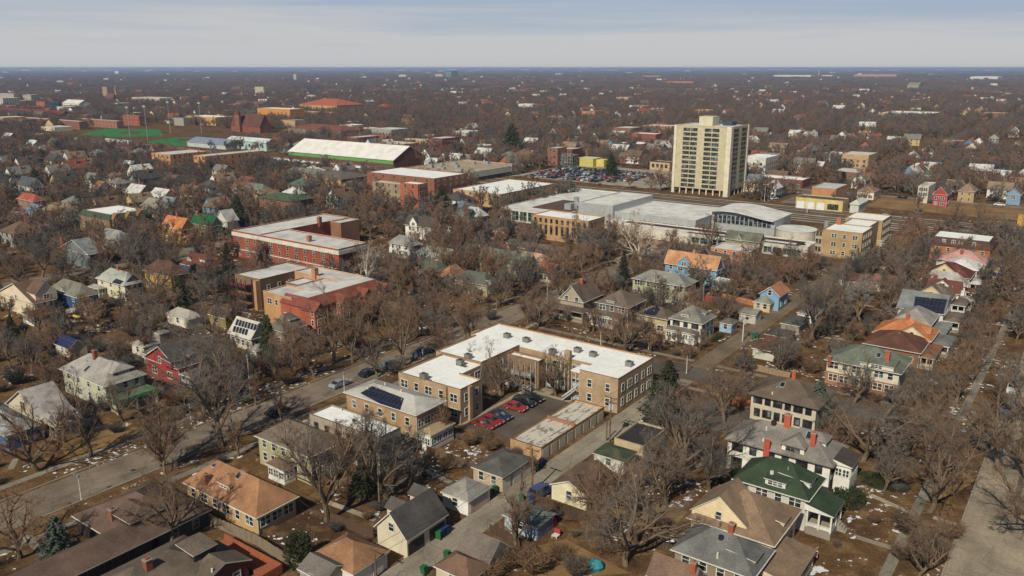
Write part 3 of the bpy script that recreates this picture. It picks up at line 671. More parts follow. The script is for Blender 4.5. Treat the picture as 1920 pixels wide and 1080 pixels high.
rh('house with dark red roof and yellow front gable in the row of gables',(1820,523),1735,1830,4.6,'hip',3.6,D(230,204,140),S(112,58,48),'dark red-roofed house',gb=(1770,511,D(232,206,142)),pm=S(196,196,196))
rh('white house with nearly white roof in front of the pink roof',(1834,508),1765,1846,5.,'hip',2.8,P(238,236,230),M('membrane',(226,226,222),(196,194,190)),'white-roofed house',pm=S(176,140,132))
rh('house with pale pink hip roof in front of the brown mansard building',(1850,497),1753,1860,5.,'hip',3.2,P(226,214,196),S(204,150,140),'pink-roofed house',chim=(1803,476),pm=B(190,150,100))
b=Bld('apartment_block','orange brick apartments with dark brown mansard and white roof beside the railway','apartment block',0,0,0,0,'brown mansard apartments')
x0,x1,y0,y1=rect((1857,470),1745,1866,5.5)
b.x0,b.x1,b.y0,b.y1=x0,x1,y0,y1; b.c=((x0+x1)/2,(y0+y1)/2,0); b.e.location=b.c; BLD[-1]=(x0,x1,y0,y1,'brown mansard apartments')
b.wallbox(x0,x1,y0,y1,0,5.5,B(200,116,64)); mb=MB(); k=.9
P0=[(x0-.3,y0-.3,5.505),(x1+.3,y0-.3,5.505),(x1+.3,y1+.3,5.505),(x0-.3,y1+.3,5.505)]; P1=[(x0+k,y0+k,8.6),(x1-k,y0+k,8.6),(x1-k,y1-k,8.6),(x0+k,y1-k,8.6)]
for i in range(4): mb.poly([P0[i],P0[(i+1)%4],P1[(i+1)%4],P1[i]])
mb.poly(P1,1); mb.poly(list(reversed(P0))); b.part(mb,'roof',[S(104,70,60),MEMB])
for u in (.22,.38,.5,.72): b.w1('S',y0+.15,x0+(x1-x0)*u,6.2,1.,1.6,WHITE,'two')
b.row('S',y0,x0+.5,x1-.5,5,1.2); b.row('S',y0,x0+.5,x1-.5,5,3.6,1,1.2)
# ================================================================== MIDDLE BLOCKS
b=H('cream stucco house with pointed grey hip roof beside the alley','house',(1317,608),1253,1344,5.4,'hip',3.4,P(232,224,206),S(130,126,116),'cream alley-side house',wS=[(1.,3,'two'),(3.7,3,'two','one')],wE=[(1.,3),(3.7,3)],wtrim=P(90,90,88))
b.dorm(1284,594,'S',2.2,.6,S(130,126,116),WHITE,WHITE,'hip',3,'two',.6).dorm(1325,590,'E',2,.6,S(130,126,116),WHITE,WHITE,'hip',3,'two',.6).porch(b.r[0]+.2,b.r[1]-.8,b.r[2]-2.6,b.r[2]+.4,.6,3.1,S(120,112,104),WHITE,enclosed=P(214,206,190))
b=H('tan house with brown roof and dark solar panels between two taller houses','house',(1252,600),1190,1270,4.6,'hip',2.2,D(198,178,128),S(116,98,82),'tan solar house',wS=[(1.,3,'two')],wE=[(1.,2)])
b.slope_patch([(1196,588),(1208,576),(1238,580),(1230,592)],SOLAR,'solar_panel').porch(b.r[0],b.r[0]+6,b.r[2]-5,b.r[2]+.3,.5,2.9,S(114,92,74),P(190,170,130))
b=H('brown shingled two storey house with grey brown hip roof and white porch trim','house',(1178,578),1115,1212,5.6,'hip',3.4,D(126,112,98),S(116,100,88),'brown shingled house',wS=[(3.8,3,'two','one'),(1.,3)],wE=[(3.8,3)])
b.dorm(1145,568,'S',2.6,.6,S(116,100,88),D(150,136,120),WHITE,'hip',3,'three',.7).porch(b.r[0]-.5,b.r[1]-.8,b.r[2]-4.,b.r[2]+.3,.8,3.4,S(112,98,88),WHITE,enclosed=D(126,112,98))
b=H('tan gabled house with brown roof and orange chimney facing the cross street','house',(1094,568),1047,1130,4.8,'gabley',4.4,D(176,160,132),S(112,94,80),'tan gabled house',wS=[(4.4,2,'one')],wE=[(1.,3)])
b.chim(1091,531,1.2,.9,B(206,82,48)).porch(b.r[0]-1.2,b.r[1]+2.5,b.r[2]-4.4,b.r[2]+.3,.8,3.2,S(106,92,80),P(176,164,140))
b=H('sage green apartment house with grey hip roof and rear balconies','apartment house',(1285,538),1183,1309,6.2,'hip',2.6,D(176,180,140),S(142,140,132),'sage apartment house',wS=[(1.2,5,'three','one'),(4.3,5,'three','one')],wE=[(4.2,2)])
gallery(b,b.r[1]-.4,b.r[1]+2.6,b.r[2]+.5,b.r[3]-1.5,2,6,3,P(150,150,148),None,3.2)
b=H('blue house with orange gabled roof and small front dormer','house',(1344,508),1244,1358,5.6,'gablex',4.2,D(112,164,196),S(206,146,92),'blue orange-roofed house',wS=[(1.2,5),(3.9,5,'one','two')],wE=[(1.2,2,'two'),(3.9,2)])
b.dorm(1282,500,'S',4.4,1.2,S(206,146,92),D(112,164,196),WHITE,'gable',5,'two',1.9).chim(1317,474,.8,.8,B(206,160,90))
b.porch(b.r[1]+.2,b.r[1]+5.5,b.r[2]-3.5,b.r[2]+1.5,.5,3.,MEMB,WHITE,enclosed=P(170,170,150),kind_='shed',rise=.2,name='rear_wing')
b=H('brown house with dark solar panels behind the blue orange roofed house','house',(1345,492),1270,1380,5.2,'hip',2.4,D(140,120,100),S(116,106,92),'brown solar house',wE=[(3.4,2)]); b.slope_patch([(1288,482),(1291,466),(1330,468),(1334,484)],SOLAR,'solar_panel'); gallery(b,b.r[1]-.4,b.r[1]+3,b.r[2]+.5,b.r[3]-1,1,4,3,CEDAR,None)
b=H('orange brick two storey building with flat grey roof beside green gables','apartment house',(1405,473),1333,1425,6.,'flat',0,B(204,128,88),MEMG,'orange brick flat-roofed building',wS=[(1.2,4),(4.,4)],wE=[(1.2,3),(4,3)])
b=H('house with grey green twin gabled roof in front of the white factory','house',(1425,455),1357,1432,5.,'gablex',3.,D(150,150,130),S(112,116,98),'grey green gabled house'); b.dorm(1385,452,'S',3,.4,S(112,116,98),D(150,150,130),WHITE,'gable',4,'one',1.6)
b=garage('small blue gabled coach house with orange brown roof and white window','place',0,0,0,0,0,0,0) if 0 else H('small blue gabled coach house with orange brown roof','garage',(1463,557),1422,1484,4.6,'gabley',2.6,D(120,170,208),S(190,126,78),'blue coach house',wS=[(4.6,1)],wE=[(1,2)])
garage('low tan garage with grey green hip roof in front of the blue coach house',(1445,571),1411,1461,2.7,'hip',1.7,P(222,186,136),S(140,146,126),'tan green-roofed garage',dr=0,wS=2)
garage('pale grey garage with low gable roof beside the narrow alley',(1418,592),1384,1431,2.7,'gablex',1.1,P(190,188,176),S(142,136,124),'pale grey garage',dr=1)
garage('light blue shed with white window behind the cream house',(1373,609),1347,1381,2.6,'hip',.9,D(150,190,222),S(120,110,100),'light blue shed',dr=0,wS=1)
garage('dark red garage with black hip roof beside the narrow alley',(1478,634),1433,1494,2.6,'hip',.9,D(138,52,44),S(78,72,70),'dark red garage',dr=0,wS=0)
garage('cream garage with brown hip roof in front of the dark red garage',(1455,661),1409,1470,2.6,'hip',1.5,P(206,202,182),S(108,76,60),'cream brown-roofed garage',dr=1,wS=0)
garage('garage with wide dark grey roof under the tall vase shaped tree',(1500,612),1462,1522,2.5,'hip',1.,P(160,150,136),S(92,90,88),'dark grey alley garage',dr=0,wS=0)
garage('white garage with tan roof behind the dark grey garage',(1532,592),1493,1546,2.6,'hip',1.3,P(232,228,216),S(142,132,116),'white alley garage',dr=1)
garage('small brown roofed garage in front of the yellow brick apartments',(1620,531),1570,1640,3.,'gablex',2.,P(196,176,140),S(108,66,52),'brown garage',dr=0)
garage('white walled garage with dull red gable roof beside the railway lot',(1675,534),1633,1700,2.9,'gablex',2.,P(222,220,212),S(150,98,86),'dull red-roofed garage',dr=0)
# --- between the main street and the back alley, upper middle
def mh(label,near,lx,rx,z,rk,rise,wall,rm,short,*ex,**k):
    b=H(label,k.pop('cat','house'),near,lx,rx,z,rk,rise,wall,rm,short,wS=k.pop('wS',[(1.,3),(3.6,3)]) if z>4.2 else [(1.,3)],wE=[(1.,3),(3.6,3)] if z>4.2 else [(1.,2)],**k)
    for e in ex: getattr(b,e[0])(*e[1:])
    return b
mh('house with bright orange brown hip roof and matching porch roof',(845,521),822,876,5.,'hip',3.2,D(150,124,92),S(188,122,72),'orange-brown-roofed house'); BLDL=None
b=mh('low house with dark grey hip roof and small white dormer window',(913,536),848,938,4.,'hip',3.,D(190,168,120),S(96,98,92),'dark grey-roofed house',('dorm',920-5,530,'S',2,.4,S(96,98,92),WHITE,WHITE,'hip',3,'two',.5))
b=mh('large house with sage grey gable roof, blue solar square and dark gable end',(990,505),895,1005,4.4,'gablex',4.6,D(186,172,130),S(128,130,112),'sage-roofed house'); b.slope_patch([(902,487),(907,475),(917,476),(913,489)],SOLAR,'solar_panel'); b.skyl(947,490); b.chim(927,485,.8,.7,B(170,110,80))
mh('small grey gabled house with white dormer and orange fence behind it',(840,486),790,850,4.6,'gablex',3.,D(168,160,148),S(126,130,120),'small grey gabled house',('dorm',812,478,'S',3,.8,S(126,130,120),WHITE,WHITE,'shed',3,'two',.4))
mh('house with dark green grey hip roof west of the orange brown roof',(822,510),772,836,4.8,'hip',2.8,D(140,136,120),S(92,100,88),'dark green-grey-roofed house')
mh('pale blue grey house with light roof beside the white barked sycamore',(810,484),770,822,4.2,'hip',2.4,D(200,204,206),S(170,172,168),'pale blue-grey house')
mh('low house with pale pink roof in front of the tan three storey building',(1140,505),1048,1150,3.,'hip',1.6,D(206,176,140),S(196,150,122),'pink-roofed low house') if 0 else mh('low house with pale pink roof behind the sage roofed house',(1020,492),945,1034,3.8,'hip',2.2,D(206,176,140),S(196,146,114),'pink-roofed low house')
mh('small house with red brown gabled roof beside the sage roofed house',(1037,512),1005,1052,3.8,'gablex',2.4,D(196,180,150),S(150,90,60),'red-brown gabled cottage')
mh('low garage with wide dusty brown roof behind the pink roof',(1075,480),955,1100,3.,'hip',1.6,D(170,140,110),S(126,102,88),'dusty brown-roofed garage',cat='garage')
mh('white two storey house with dark gable roof beside the tall evergreen',(808,428),757,823,5.6,'gablex',4.,P(236,234,226),S(84,80,76),'white dark-gabled house',('dorm',775,424,'S',4,1.2,S(84,80,76),P(236,234,226),WHITE,'gable',5,'two',2.4))
mh('white house half hidden by branches below the dark gabled white house',(770,462),726,782,5.2,'hip',3.,P(232,230,222),S(150,146,140),'half-hidden white house')
mh('teal and maroon gabled house beside the tall evergreen',(878,407),850,884,6.2,'gablex',3.2,D(40,140,128),S(74,78,84),'teal gabled house',('dorm',866,405,'S',4,1,S(120,60,60),D(40,140,128),WHITE,'gable',4,'one',2.))
mh('cream house with pale grey white hip roof beside the teal gabled house',(900,407),862,913,5.8,'hip',3.6,D(216,200,160),M('membrane',(214,214,210),(176,176,172)),'cream pale-roofed house')
mh('small garage with grey green hip roof near the tan three storey building',(955,437),925,968,2.8,'hip',1.6,P(196,170,120),S(132,134,122),'small grey-green garage',cat='garage')
mh('small white garage with red roof near the tan three storey building',(985,428),966,993,2.8,'hip',1.4,P(230,228,222),S(150,80,64),'small white red-roofed garage',cat='garage')
mh('small tan garage with dark teal roof beside an orange fence',(975,459),948,992,2.8,'gablex',1.2,P(210,180,130),S(84,96,92),'small teal-roofed garage',cat='garage')
mh('pale grey roofed garage beside the yellow green pine',(905,468),874,918,2.8,'hip',1.3,P(190,186,176),S(170,164,156),'pale garage by the pine',cat='garage')
# --- tan three storey building
b=H('tan brick three storey building with tall narrow windows and white roof','office building',(1103,415),998,1134,10.,'flat',0,B(196,154,98),MEMB,'tan three-storey building',trim=B(190,140,80))
for i in range(10):
    u=b.r[0]+(b.r[1]-b.r[0])*(i+.6)/10.2; b.w1('S',b.r[2],u,2.6,.95,3.6,P(90,50,36)); b.w1('S',b.r[2],u,7.4,.9,1.5,P(90,50,36))
for z,h in ((1.,1.6),(4.2,1.6),(7.4,1.5)): b.row('E',b.r[1],b.r[2]+1,b.r[3]-1,4,z,1.1,h,P(110,70,46))
b.chim(1082,412,1.6,.9,B(206,158,88))
# --- white factory complex beside the railway
CW=P(214,206,188); MT=M('metal',(182,185,186)); MEMB_=MEMB; MEMB=M('membrane',(232,230,226),(200,196,190))
W=Bld('factory','long white roofed factory with grey metal hall, curved glass hall and round drum','factory',-231,-84,300,386,'white factory')
fl(W,-232,-196,310,384,6.2,CW,MEMB,P(200,196,184)); mb=MB(); mb.box(-219,-198,318,345,5.9,6.3); W.part(mb,'roof',[M('membrane',(110,82,70),(92,66,56))])
W.row('S',310,-230,-198,7,.8,2.2,4.2,P(160,200,186),('two',))
fl(W,-195.98,-178,322,362,10.2,MT,MEMB,P(206,206,204)); fl(W,-177.98,-139,324,362,7.4,MT,MEMB,P(206,206,204)); W.row('S',324,-177,-140,10,3.,2.6,1.7,P(190,205,196),('two',))
mb=MB(); mb.tube([(-199,325,6),(-199,325,12)],[1.2,1.2],12); mb.tube([(-199,325,10),(-196.5,323,8)],[.9,.9],10); mb.box(-203,-199.5,321,326,6.2,9); W.part(mb,'flue',[STEEL])
# wavy hall
mb=MB(); n=16
top=[]
for i in range(n+1):
    t=i/n; x=-138.5+t*28; z=9.2+1.2*math.sin(math.pi*(.15+1.25*t))*(1) ; top.append((x,z))
prof=[(x,338,z) for x,z in top]+[(x,338,z-.35) for x,z in reversed(top)]
mb.prism(prof,(0,25,0)); W.part(mb,'curved_roof',[MEMB])
mb=MB()
for i in range(n): 
    (xa,za),(xb,zb)=top[i],top[i+1]; mb.prism([(xa,340,0),(xb,340,0),(xb,340,zb-.36),(xa,340,za-.36)],(0,21,0))
W.part(mb,'wall',[MT])
W.row('S',340,-137.5,-112,13,4.6,1.7,3.6,P(170,174,176),('one',)); 
mb=MB(); mb.tube([(-103,345,0),(-103,345,4.6)],[8.2,8.2],32); mb.tube([(-103,345,4.61),(-103,345,4.85)],[8.35,8.35],32,1); W.part(mb,'drum',[CW,MEMB])
mb=MB(); mb.tube([(-94,357,0),(-94,357,7)],[1.1,1.1],12); W.part(mb,'flue',[STEEL])
fl(W,-177.9,-88,311,323.9,4.4,CW,M('membrane',(232,230,224),(200,196,190)),P(196,190,180)); mb=MB(); mb.box(-170,-92,318.5,322.5,4.03,4.2); mb.box(-138,-92,313.2,315.,4.03,4.18); W.part(mb,'roof',[M('membrane',(86,56,48),(70,44,38))])
W.row('S',311,-135,-90,12,.8,2.6,2.2,P(150,190,176),('two',))
b=H('white metal fence wall along the railway behind the factory','fence',(1172,362),1035,'m1',4.,'flat',0,P(206,214,212),MT,None,name='trackside_wall')
MEMB=MEMB_
# --- yellow brick apartments
b=Bld('apartment_block','yellow brick three storey apartments with white roof and dark railway side','apartment block',-85.4,-71,320,368,'yellow brick apartments')
YB=B(190,154,100); fl(b,-85.4,-71,320,336,10.4,YB,MEMB,P(150,120,80)); fl(b,-83,-72.5,336.02,352,10.2,YB,MEMB,P(150,120,80)); fl(b,-85.4,-71,352.02,368,10.4,YB,MEMB,B(190,110,60))
for z in (1.2,4.4,7.6): b.row('S',320,-83,-71.6,3,z,1.,1.5,WHITE,('two','one','two')); b.row('E',-71,321,335,4,z); b.row('E',-71,353,367,4,z)
gallery(b,-88,-85.6,320.5,326,3,9.5,3,P(190,180,160)); b.chim(1573,421,2.6,1.6,B(190,110,66))
# --- tower
T=Bld('apartment_tower','tall beige apartment tower with rows of dark windows and roof penthouse','apartment tower',-207,-170,440,463,'tall beige tower')
TW=P(206,192,152); T.wallbox(-207,-170,440,463,3.2,38.2,TW); T.wallbox(-204,-173,442,461,0,3.198,B(120,72,56),'ground_floor')
mb=MB()
for x in (-206.4,-202,-197.5,-193,-188.5,-184,-179.5,-175,-171): mb.box(x-.35,x+.35,440.2,441,0,3.19)
for y in (445,450,455,460): mb.box(-171,-170.2,y-.35,y+.35,0,3.19)
T.part(mb,'column',[P(226,214,180)])
mb=MB(); mb.box(-207.3,-205.6,439.6,441,0,38.6); mb.box(-172.6,-169.6,439.6,442.6,0,38.6); mb.box(-170.3,-169.7,461.6,463.3,0,38.6); T.part(mb,'pilaster',[P(230,220,190)])
mb=MB(); mb.box(-205.5,-172.7,439.9,440.9,38.205,38.7,1); mb.box(-206.8,-206.2,441.1,463,38.205,38.7,1); mb.box(-170.8,-170.1,442.7,461.5,38.205,38.7,1); mb.box(-206,-171,441,462.5,38.205,38.3,0); T.part(mb,'roof',[M('membrane',(222,226,232),(190,196,204)),TW])
T.wallbox(-194,-185,445,453,38.31,43.4,P(214,204,170),'penthouse')
mb=MB(); mb.box(-182,-176,452,458,38.31,40.4); T.part(mb,'roof_unit',[P(70,80,110)])
for k in range(13):
    z=4.1+k*2.62
    for u in (.157,.29,.54,.675): T.w1('S',440,-207+37*(u+.06),z,4.3,1.6,P(120,120,104),'three')
    for u in (.13,.57): T.w1('E',-170,440+23*(u+.15),z,6.,1.6,P(130,122,100),'two')
T.e.scale=(.905,1.17,1); T.e.location=(-188.25,454.5,0)
# --- buildings by the railway, right of the tower
b=H('yellow one storey depot with dark roof beside the railway','depot',(1581,377),1493,1592,5.6,'flat',0,B(222,196,112),M('membrane',(92,88,86),(76,72,70)),'yellow depot',trim=P(196,170,110)); b.row('S',b.r[2],b.r[0]+16,b.r[1]-2,6,.8,1.2,2.6,P(90,90,70)); 
for i in range(3): b.door('S',b.r[2],b.r[0]+2.5+i*5,3.8,3.6,P(232,234,230),'roller_door')
b=H('orange brick block with pale blue roof behind the yellow depot','depot',(1568,354),1523,1588,8.5,'flat',0,B(204,138,84),M('membrane',(206,214,226),(180,190,204)),'orange brick block')
b=H('round roofed grey white shed beside the yellow depot','shed',(1612,384),1592,1628,4.5,'hip',2.,P(206,204,190),M('membrane',(216,214,200),(190,188,176)),'grey white shed')
H('long low red brick garage building with white roof behind the tower','workshop',(1505,338),1413,1520,5,'flat',0,B(140,76,60),MEMB,'low red brick workshop',wS=[(.8,8,'two')])
H('red gabled house with white trim beside the railway field','house',(1777,366),1748,1793,6.5,'gabley',4.,D(186,48,54),S(120,90,70),'red gabled house',wS=[(1.,2,'two'),(3.8,2,'two')],wE=[(1,2),(3.8,2)])
H('pale concrete apartment block beside the red gabled house','apartment block',(1742,350),1722,1755,9,'flat',0,P(206,200,182),MEMG,'pale concrete apartments',wS=[(4,2,'two'),(6.6,2,'two')])
H('tan house with brown pyramid roof right of the red gabled house','house',(1828,360),1795,1842,6,'hip',4,D(190,150,96),S(150,120,100),'tan house by the field',wS=[(1.,2),(3.8,2)])
H('blue twin gabled house with white trim at the railway street','house',(1915,366),1886,1930,5.4,'gabley',3.4,D(120,160,186),S(120,104,92),'blue twin-gabled house',wS=[(3.,1,'two')])
H('white house with brown gable roof above the blue twin gabled house','house',(1915,345),1890,1935,5.4,'gablex',3,P(232,230,224),S(160,110,76),'white house by the railway street')
H('house with dark blue solar roof among trees at the right','house',(1880,318),1857,1886,5,'gablex',4,P(214,206,190),M('solar',(40,52,92)),'dark blue solar house')
H('cream bungalow with brown roof behind the orange brick block','house',(1640,360),1606,1652,4.6,'hip',2.4,P(226,216,190),S(150,110,80),'cream bungalow by the field',wS=[(1,3,'two')])
b=empty('freight_container',(*G(1921,425),0),'yellow freight container at the end of the railway field','container'); mb=MB(); c=G(1921,425); mb.box(c[0]-3,c[0]+3,c[1]-1.3,c[1]+1.3,.4,5.4); mb.box(c[0]-2.6,c[0]+2.6,c[1]-1.2,c[1]+1.2,0,.39); mb.build('body',[P(222,160,30)],b,(*c,0))
# ================================================================== LEFT SIDE
b=Bld('apartment_block','red brick courtyard apartments with white cornice and grey roof','apartment block',-267.5,-209,187,236,'red brick courtyard apartments')
RB=B(168,78,54); WCN=P(224,214,196)
fl(b,-267.5,-252,187,232,10.2,RB,MEMG,WCN); fl(b,-251.98,-209,187,200.5,10.2,RB,MEMG,WCN); fl(b,-251.98,-246,222,232,10.,B(160,108,80),MEMG,WCN)
mb=MB(); mb.box(-267.9,-208.6,186.6,186.98,8.2,9.6); mb.box(-208.98,-208.6,187,200.5,8.2,9.6); mb.box(-267.8,-208.7,186.8,186.98,3.,3.3); b.part(mb,'cornice',[WCN])
for z in (1.,3.7,6.3): b.row('S',187,-266.5,-210,12,z,1.,1.5,P(200,180,160),('one','two','one')); b.row('E',-209,187.8,200,4,z,1.,1.5,P(150,120,100))
b.chim(580,453,2.,1.4,B(176,124,90)); b.chim(600,432,2.6,1.4,B(160,100,74))
b=Bld('apartment_block','orange red brick apartments with red tiled mansard and pale flat roof','apartment block',-211.3,-166,138,168,'red-tiled mansard apartments')
RT=M('tile',(142,70,54)); OB=B(188,92,56); TB2=B(206,150,90)
fl(b,-188.2,-176,139.6,148.,9.2,TB2,MEMG,P(200,196,190)); fl(b,-211.3,-199.3,147,166.6,9.3,B(140,110,84),MEMG,P(170,110,90)); fl(b,-199.28,-177,160,168,9.3,TB2,MEMG,P(200,196,190)); fl(b,-195,-186,153,159.98,8,B(150,100,76),MEMG,P(200,196,190)); fl(b,-185.98,-177,148.02,159.98,9.1,TB2,MEMG,P(200,196,190))
b.wallbox(-175.98,-168,139,168.5,0,7.6,OB); mb=MB(); mb.prism([(-167.6,138.6,7.605),(-176.2,138.6,7.605),(-176.2,138.6+2.6,9.6),(-170.2,138.6+2.6,9.6)],(0,0,0.001))
mb=MB()
a0=[(-180.,138.5,7.605),(-167.5,138.5,7.605),(-167.5,169,7.605),(-176.,169,7.605)]; a1=[(-180.,141.,9.7),(-171.,141.2,9.7),(-171.,166.4,9.7),(-176.,166.4,9.7)]
for i in (0,1,2): mb.poly([a0[i],a0[i+1],a1[i+1],a1[i]])
mb.poly([a0[3],a0[0],a1[0],a1[3]]); mb.poly(a1,1); mb.poly(list(reversed(a0))); rf=b.part(mb,'roof',[RT,MEMG])
b.wallbox(-180,-175.99,138.9,139.58,0,7.6,OB)
for y in (140.8,150.,158.5,166.2):
    mb=MB(); mb.box(-167.99,-165.9,y-1.9,y+1.9,0,7.3); mb.prism([(-165.9,y-1.9,7.3),(-165.9,y+1.9,7.3),(-165.9,y,9.)],(-1.,0,0)); bay=b.part(mb,'bay',[OB])
    mb=MB()
    for sg in (-1,1): mb.prism([(-165.5,y+sg*2.3,7.0),(-165.5,y,9.3),(-165.5,y,9.05),(-165.5,y+sg*2.1,6.95)],(-6,0,0))
    b.part(mb,'bay_roof',[RT],bay)
    for z in (.6,3.1,5.7): b.w1('E',-165.9,y,z,2.2,1.6,WHITE,'three')
    for z in (.6,3.1,5.7): b.w1('S',y-1.9,-166.9,z,.8,1.5,WHITE)
b.row('S',139.6,-187,-181,2,6,1,1.5,WHITE,('two','one')); b.row('S',138.9,-179.5,-176.5,1,3.2); b.row('E',-199.3,148,160,3,5.5); b.row('E',-168,143,157,4,4,1,1.5)
gallery(b,-211,-203,144.6,146.8,3,9.2,5,P(96,52,42)); b.wallbox(-200.6,-199.4,145.5,146.98,0,9,B(206,150,90),'chimney_stack'); b.chim(591,518,2.4,1.5,B(190,130,84))
gb=H('house with grey brown pyramid roof in front of the red tiled apartments','house',(530,623),500,578,4.4,'hip',3.6,D(150,140,128),S(118,108,96),'grey pyramid-roofed house',wS=[(1.,2)],wE=[(1.,3)]); gb.dorm(552,602,'E',3,.5,S(118,108,96),D(150,140,128),WHITE,'shed',4,'one',.4); gb.porch(gb.r[1]-.4,gb.r[1]+3,gb.r[2]+.5,gb.r[3]-.5,.6,2.8,S(120,108,98),WHITE)
sh_=H('house with white roof covered by tilted solar panels beside dark evergreen','house',(470,637),426,490,3.4,'gablex',3.8,D(190,182,166),M('membrane',(206,200,192),(176,168,158)),'white solar-roofed house',wS=[(1.,4)],wE=[(1.,2)])
for i in range(8): sh_.slope_patch([(441+i*5.6,610+i*1.55),(444+i*5.6,600+i*1.55),(448+i*5.6,601.1+i*1.55),(445.+i*5.6,611.1+i*1.55)],SOLAR,'solar_panel',.2)
for i in range(5): sh_.slope_patch([(436+i*5.6,622+i*1.55),(439+i*5.6,612.5+i*1.55),(443+i*5.6,613.6+i*1.55),(440.+i*5.6,623.1+i*1.55)],SOLAR,'solar_panel',.2)
rd=H('red gabled house with dark grey roof and white trimmed porch','house',(332,692),267,386,4.3,'gabley',4.,D(176,44,42),S(84,80,80),'red gabled house by the street',wS=[(1.,2,'two'),(4.,1,'two')],wE=[(1.,3,'two')],oh=.5)
rd.dorm(336,682,'E',4.,.8,S(84,80,80),D(176,44,42),WHITE,'shed',4,'three',.5).dorm(364,670,'E',2,.7,S(84,80,80),D(176,44,42),WHITE,'gable',4,'one').porch(rd.r[1]-.4,rd.r[1]+4,rd.r[2]+.5,rd.r[3]-.5,.8,3,S(130,120,112),WHITE)
sg=H('pale sage house with pale grey hip roof and green porch canopy','house',(194,726),109,277,5.6,'hip',3.2,D(196,196,166),S(166,160,152),'pale sage house',wS=[(1.,4,'one','two'),(3.8,4)],wE=[(1.,3),(3.8,3)],oh=.6)
sg.chim(179,672,1.8,.8,B(170,84,60)).dorm(232,700,'E',4.5,.8,S(166,160,152),P(90,90,90),WHITE,'hip',5,'three',1.2).skyl(163,692)
mb=MB(); q=sg.r; mb.box(q[1]-.5,q[1]+3.6,q[2]+.3,q[3]-.3,3.,3.12,0); mb.box(q[1]+3.3,q[1]+3.6,q[2]+.3,q[3]-.3,2.4,2.99,0); 
for y in (q[2]+.6,(q[2]+q[3])/2,q[3]-.6): mb.box(q[1]+3.2,q[1]+3.45,y-.12,y+.12,0,2.38,1)
sg.part(mb,'porch_canopy',[P(24,150,90),WHITE]); sg.porch(q[1]-.45,q[1]+3.1,q[2]+.5,q[3]-.5,.8,2.9,S(110,110,100),P(170,170,150))
sn=H('beige gabled house with snow streaked roof and low wide front porch','house',(73,788),9,138,3.6,'gabley',4.4,D(206,192,160),M('membrane',(190,184,180),(120,106,98)),'snow-roofed beige house',wS=[(1.,3),(4,1,'two')],wE=[(1.,3)],trim=P(200,190,180))
sn.porch(sn.r[1]-.4,sn.r[1]+4.6,sn.r[2]+.6,sn.r[3]-.2,.8,3.,M('membrane',(186,178,172),(140,128,118)),P(190,176,150),kind_='shed',rise=1.3)
H('blue house with grey porch roof cut by the left frame edge','house',(8,818),-60,14,3.4,'hip',2,D(72,110,150),S(150,160,160),'blue house at the edge')
cm=H('cream house with several brown gables and a lower front wing','house',(62,570),-6,104,4.8,'gabley',4.4,P(228,208,172),S(116,86,70),'cream many-gabled house',wS=[(1.,2),(4,1)],wE=[(1.,3),(3.2,3)])
cm.dorm(88,560,'E',6.,2.,S(116,86,70),P(228,208,172),WHITE,'gable',6,'two',3.); cm.porch(cm.r[1]-.4,cm.r[1]+6.5,cm.r[2]-3.5,cm.r[2]+5,.5,3.,S(92,66,54),WHITE,enclosed=P(226,210,180),name='front_wing')
bl=H('dark blue house with grey hip roof and white trimmed windows','house',(145,559),90,188,5.4,'hip',3.2,D(44,84,130),S(132,128,116),'dark blue house',wS=[(1.,3),(3.7,3)],wE=[(1.,3,'two'),(3.7,3)]); bl.dorm(116,546,'S',2.4,.5,S(132,128,116),WHITE,WHITE,'gable',3,'two'); bl.porch(bl.r[1]-.4,bl.r[1]+3.4,bl.r[2]+1,bl.r[3]-1,.8,3,S(120,116,106),WHITE,enclosed=D(44,84,130))
cs=H('cream stucco house with pale grey hip roof and dark solar panels','house',(232,536),178,273,5.2,'hip',3.2,P(226,214,180),S(168,170,160),'cream solar house',wS=[(1.,3),(3.6,3)],wE=[(1.,3),(3.6,3)]); cs.slope_patch([(210,531),(218,523),(232,528),(225,535)],SOLAR,'solar_panel'); cs.slope_patch([(238,530),(232,518),(250,516),(262,525)],SOLAR,'solar_panel'); cs.chim(237,508,1.,.8,B(206,96,60)); cs.porch(cs.r[0]-.5,cs.r[0]+6,cs.r[2]-2.5,cs.r[2]+.3,.6,2.9,S(170,168,160),WHITE)
H('yellow house with dark brown hip roof beside the cypress column','house',(318,519),267,357,5.8,'hip',3.6,D(214,168,62),S(104,72,58),'yellow brown-roofed house',wS=[(1.,3,'two'),(3.9,3)],wE=[(1.,2),(3.9,2)])
mr=H('blue house with maroon hip roof and small white dormers','house',(384,505),337,413,5.6,'hip',3.8,D(46,86,140),S(116,62,50),'blue maroon-roofed house',wS=[(1.,2)],wE=[(1.,3),(3.8,3,'one')]); mr.dorm(355,489,'S',2.2,.6,S(116,62,50),WHITE,WHITE,'gable',3,'one'); mr.dorm(390,490,'E',2.2,.6,S(116,62,50),WHITE,WHITE,'gable',3,'one')
yo=H('mustard yellow gabled house with bright orange roof','house',(338,432),300,370,6,'gablex',4.4,D(206,158,54),S(206,120,54),'mustard orange-roofed house',wS=[(1.,2),(3.9,2)],wE=[(1.,2),(3.9,2)]); yo.dorm(318,427,'S',4,1,S(206,120,54),D(206,158,54),WHITE,'gable',5,'two',2.2); yo.chim(328,404,1.,.8,B(200,84,50)); yo.porch(yo.r[1]-.4,yo.r[1]+3,yo.r[2],yo.r[3],.6,3,S(206,120,54),D(206,158,54))
H('house with bright green gabled roof beside the mustard yellow house','house',(395,425),355,414,5.,'gablex',4.,D(140,150,120),S(28,100,62),'green-roofed gabled house',wS=[(1.,2)],wE=[(1.,2),(3.4,1)]).chim(371,402,1.2,.9,B(206,84,50))
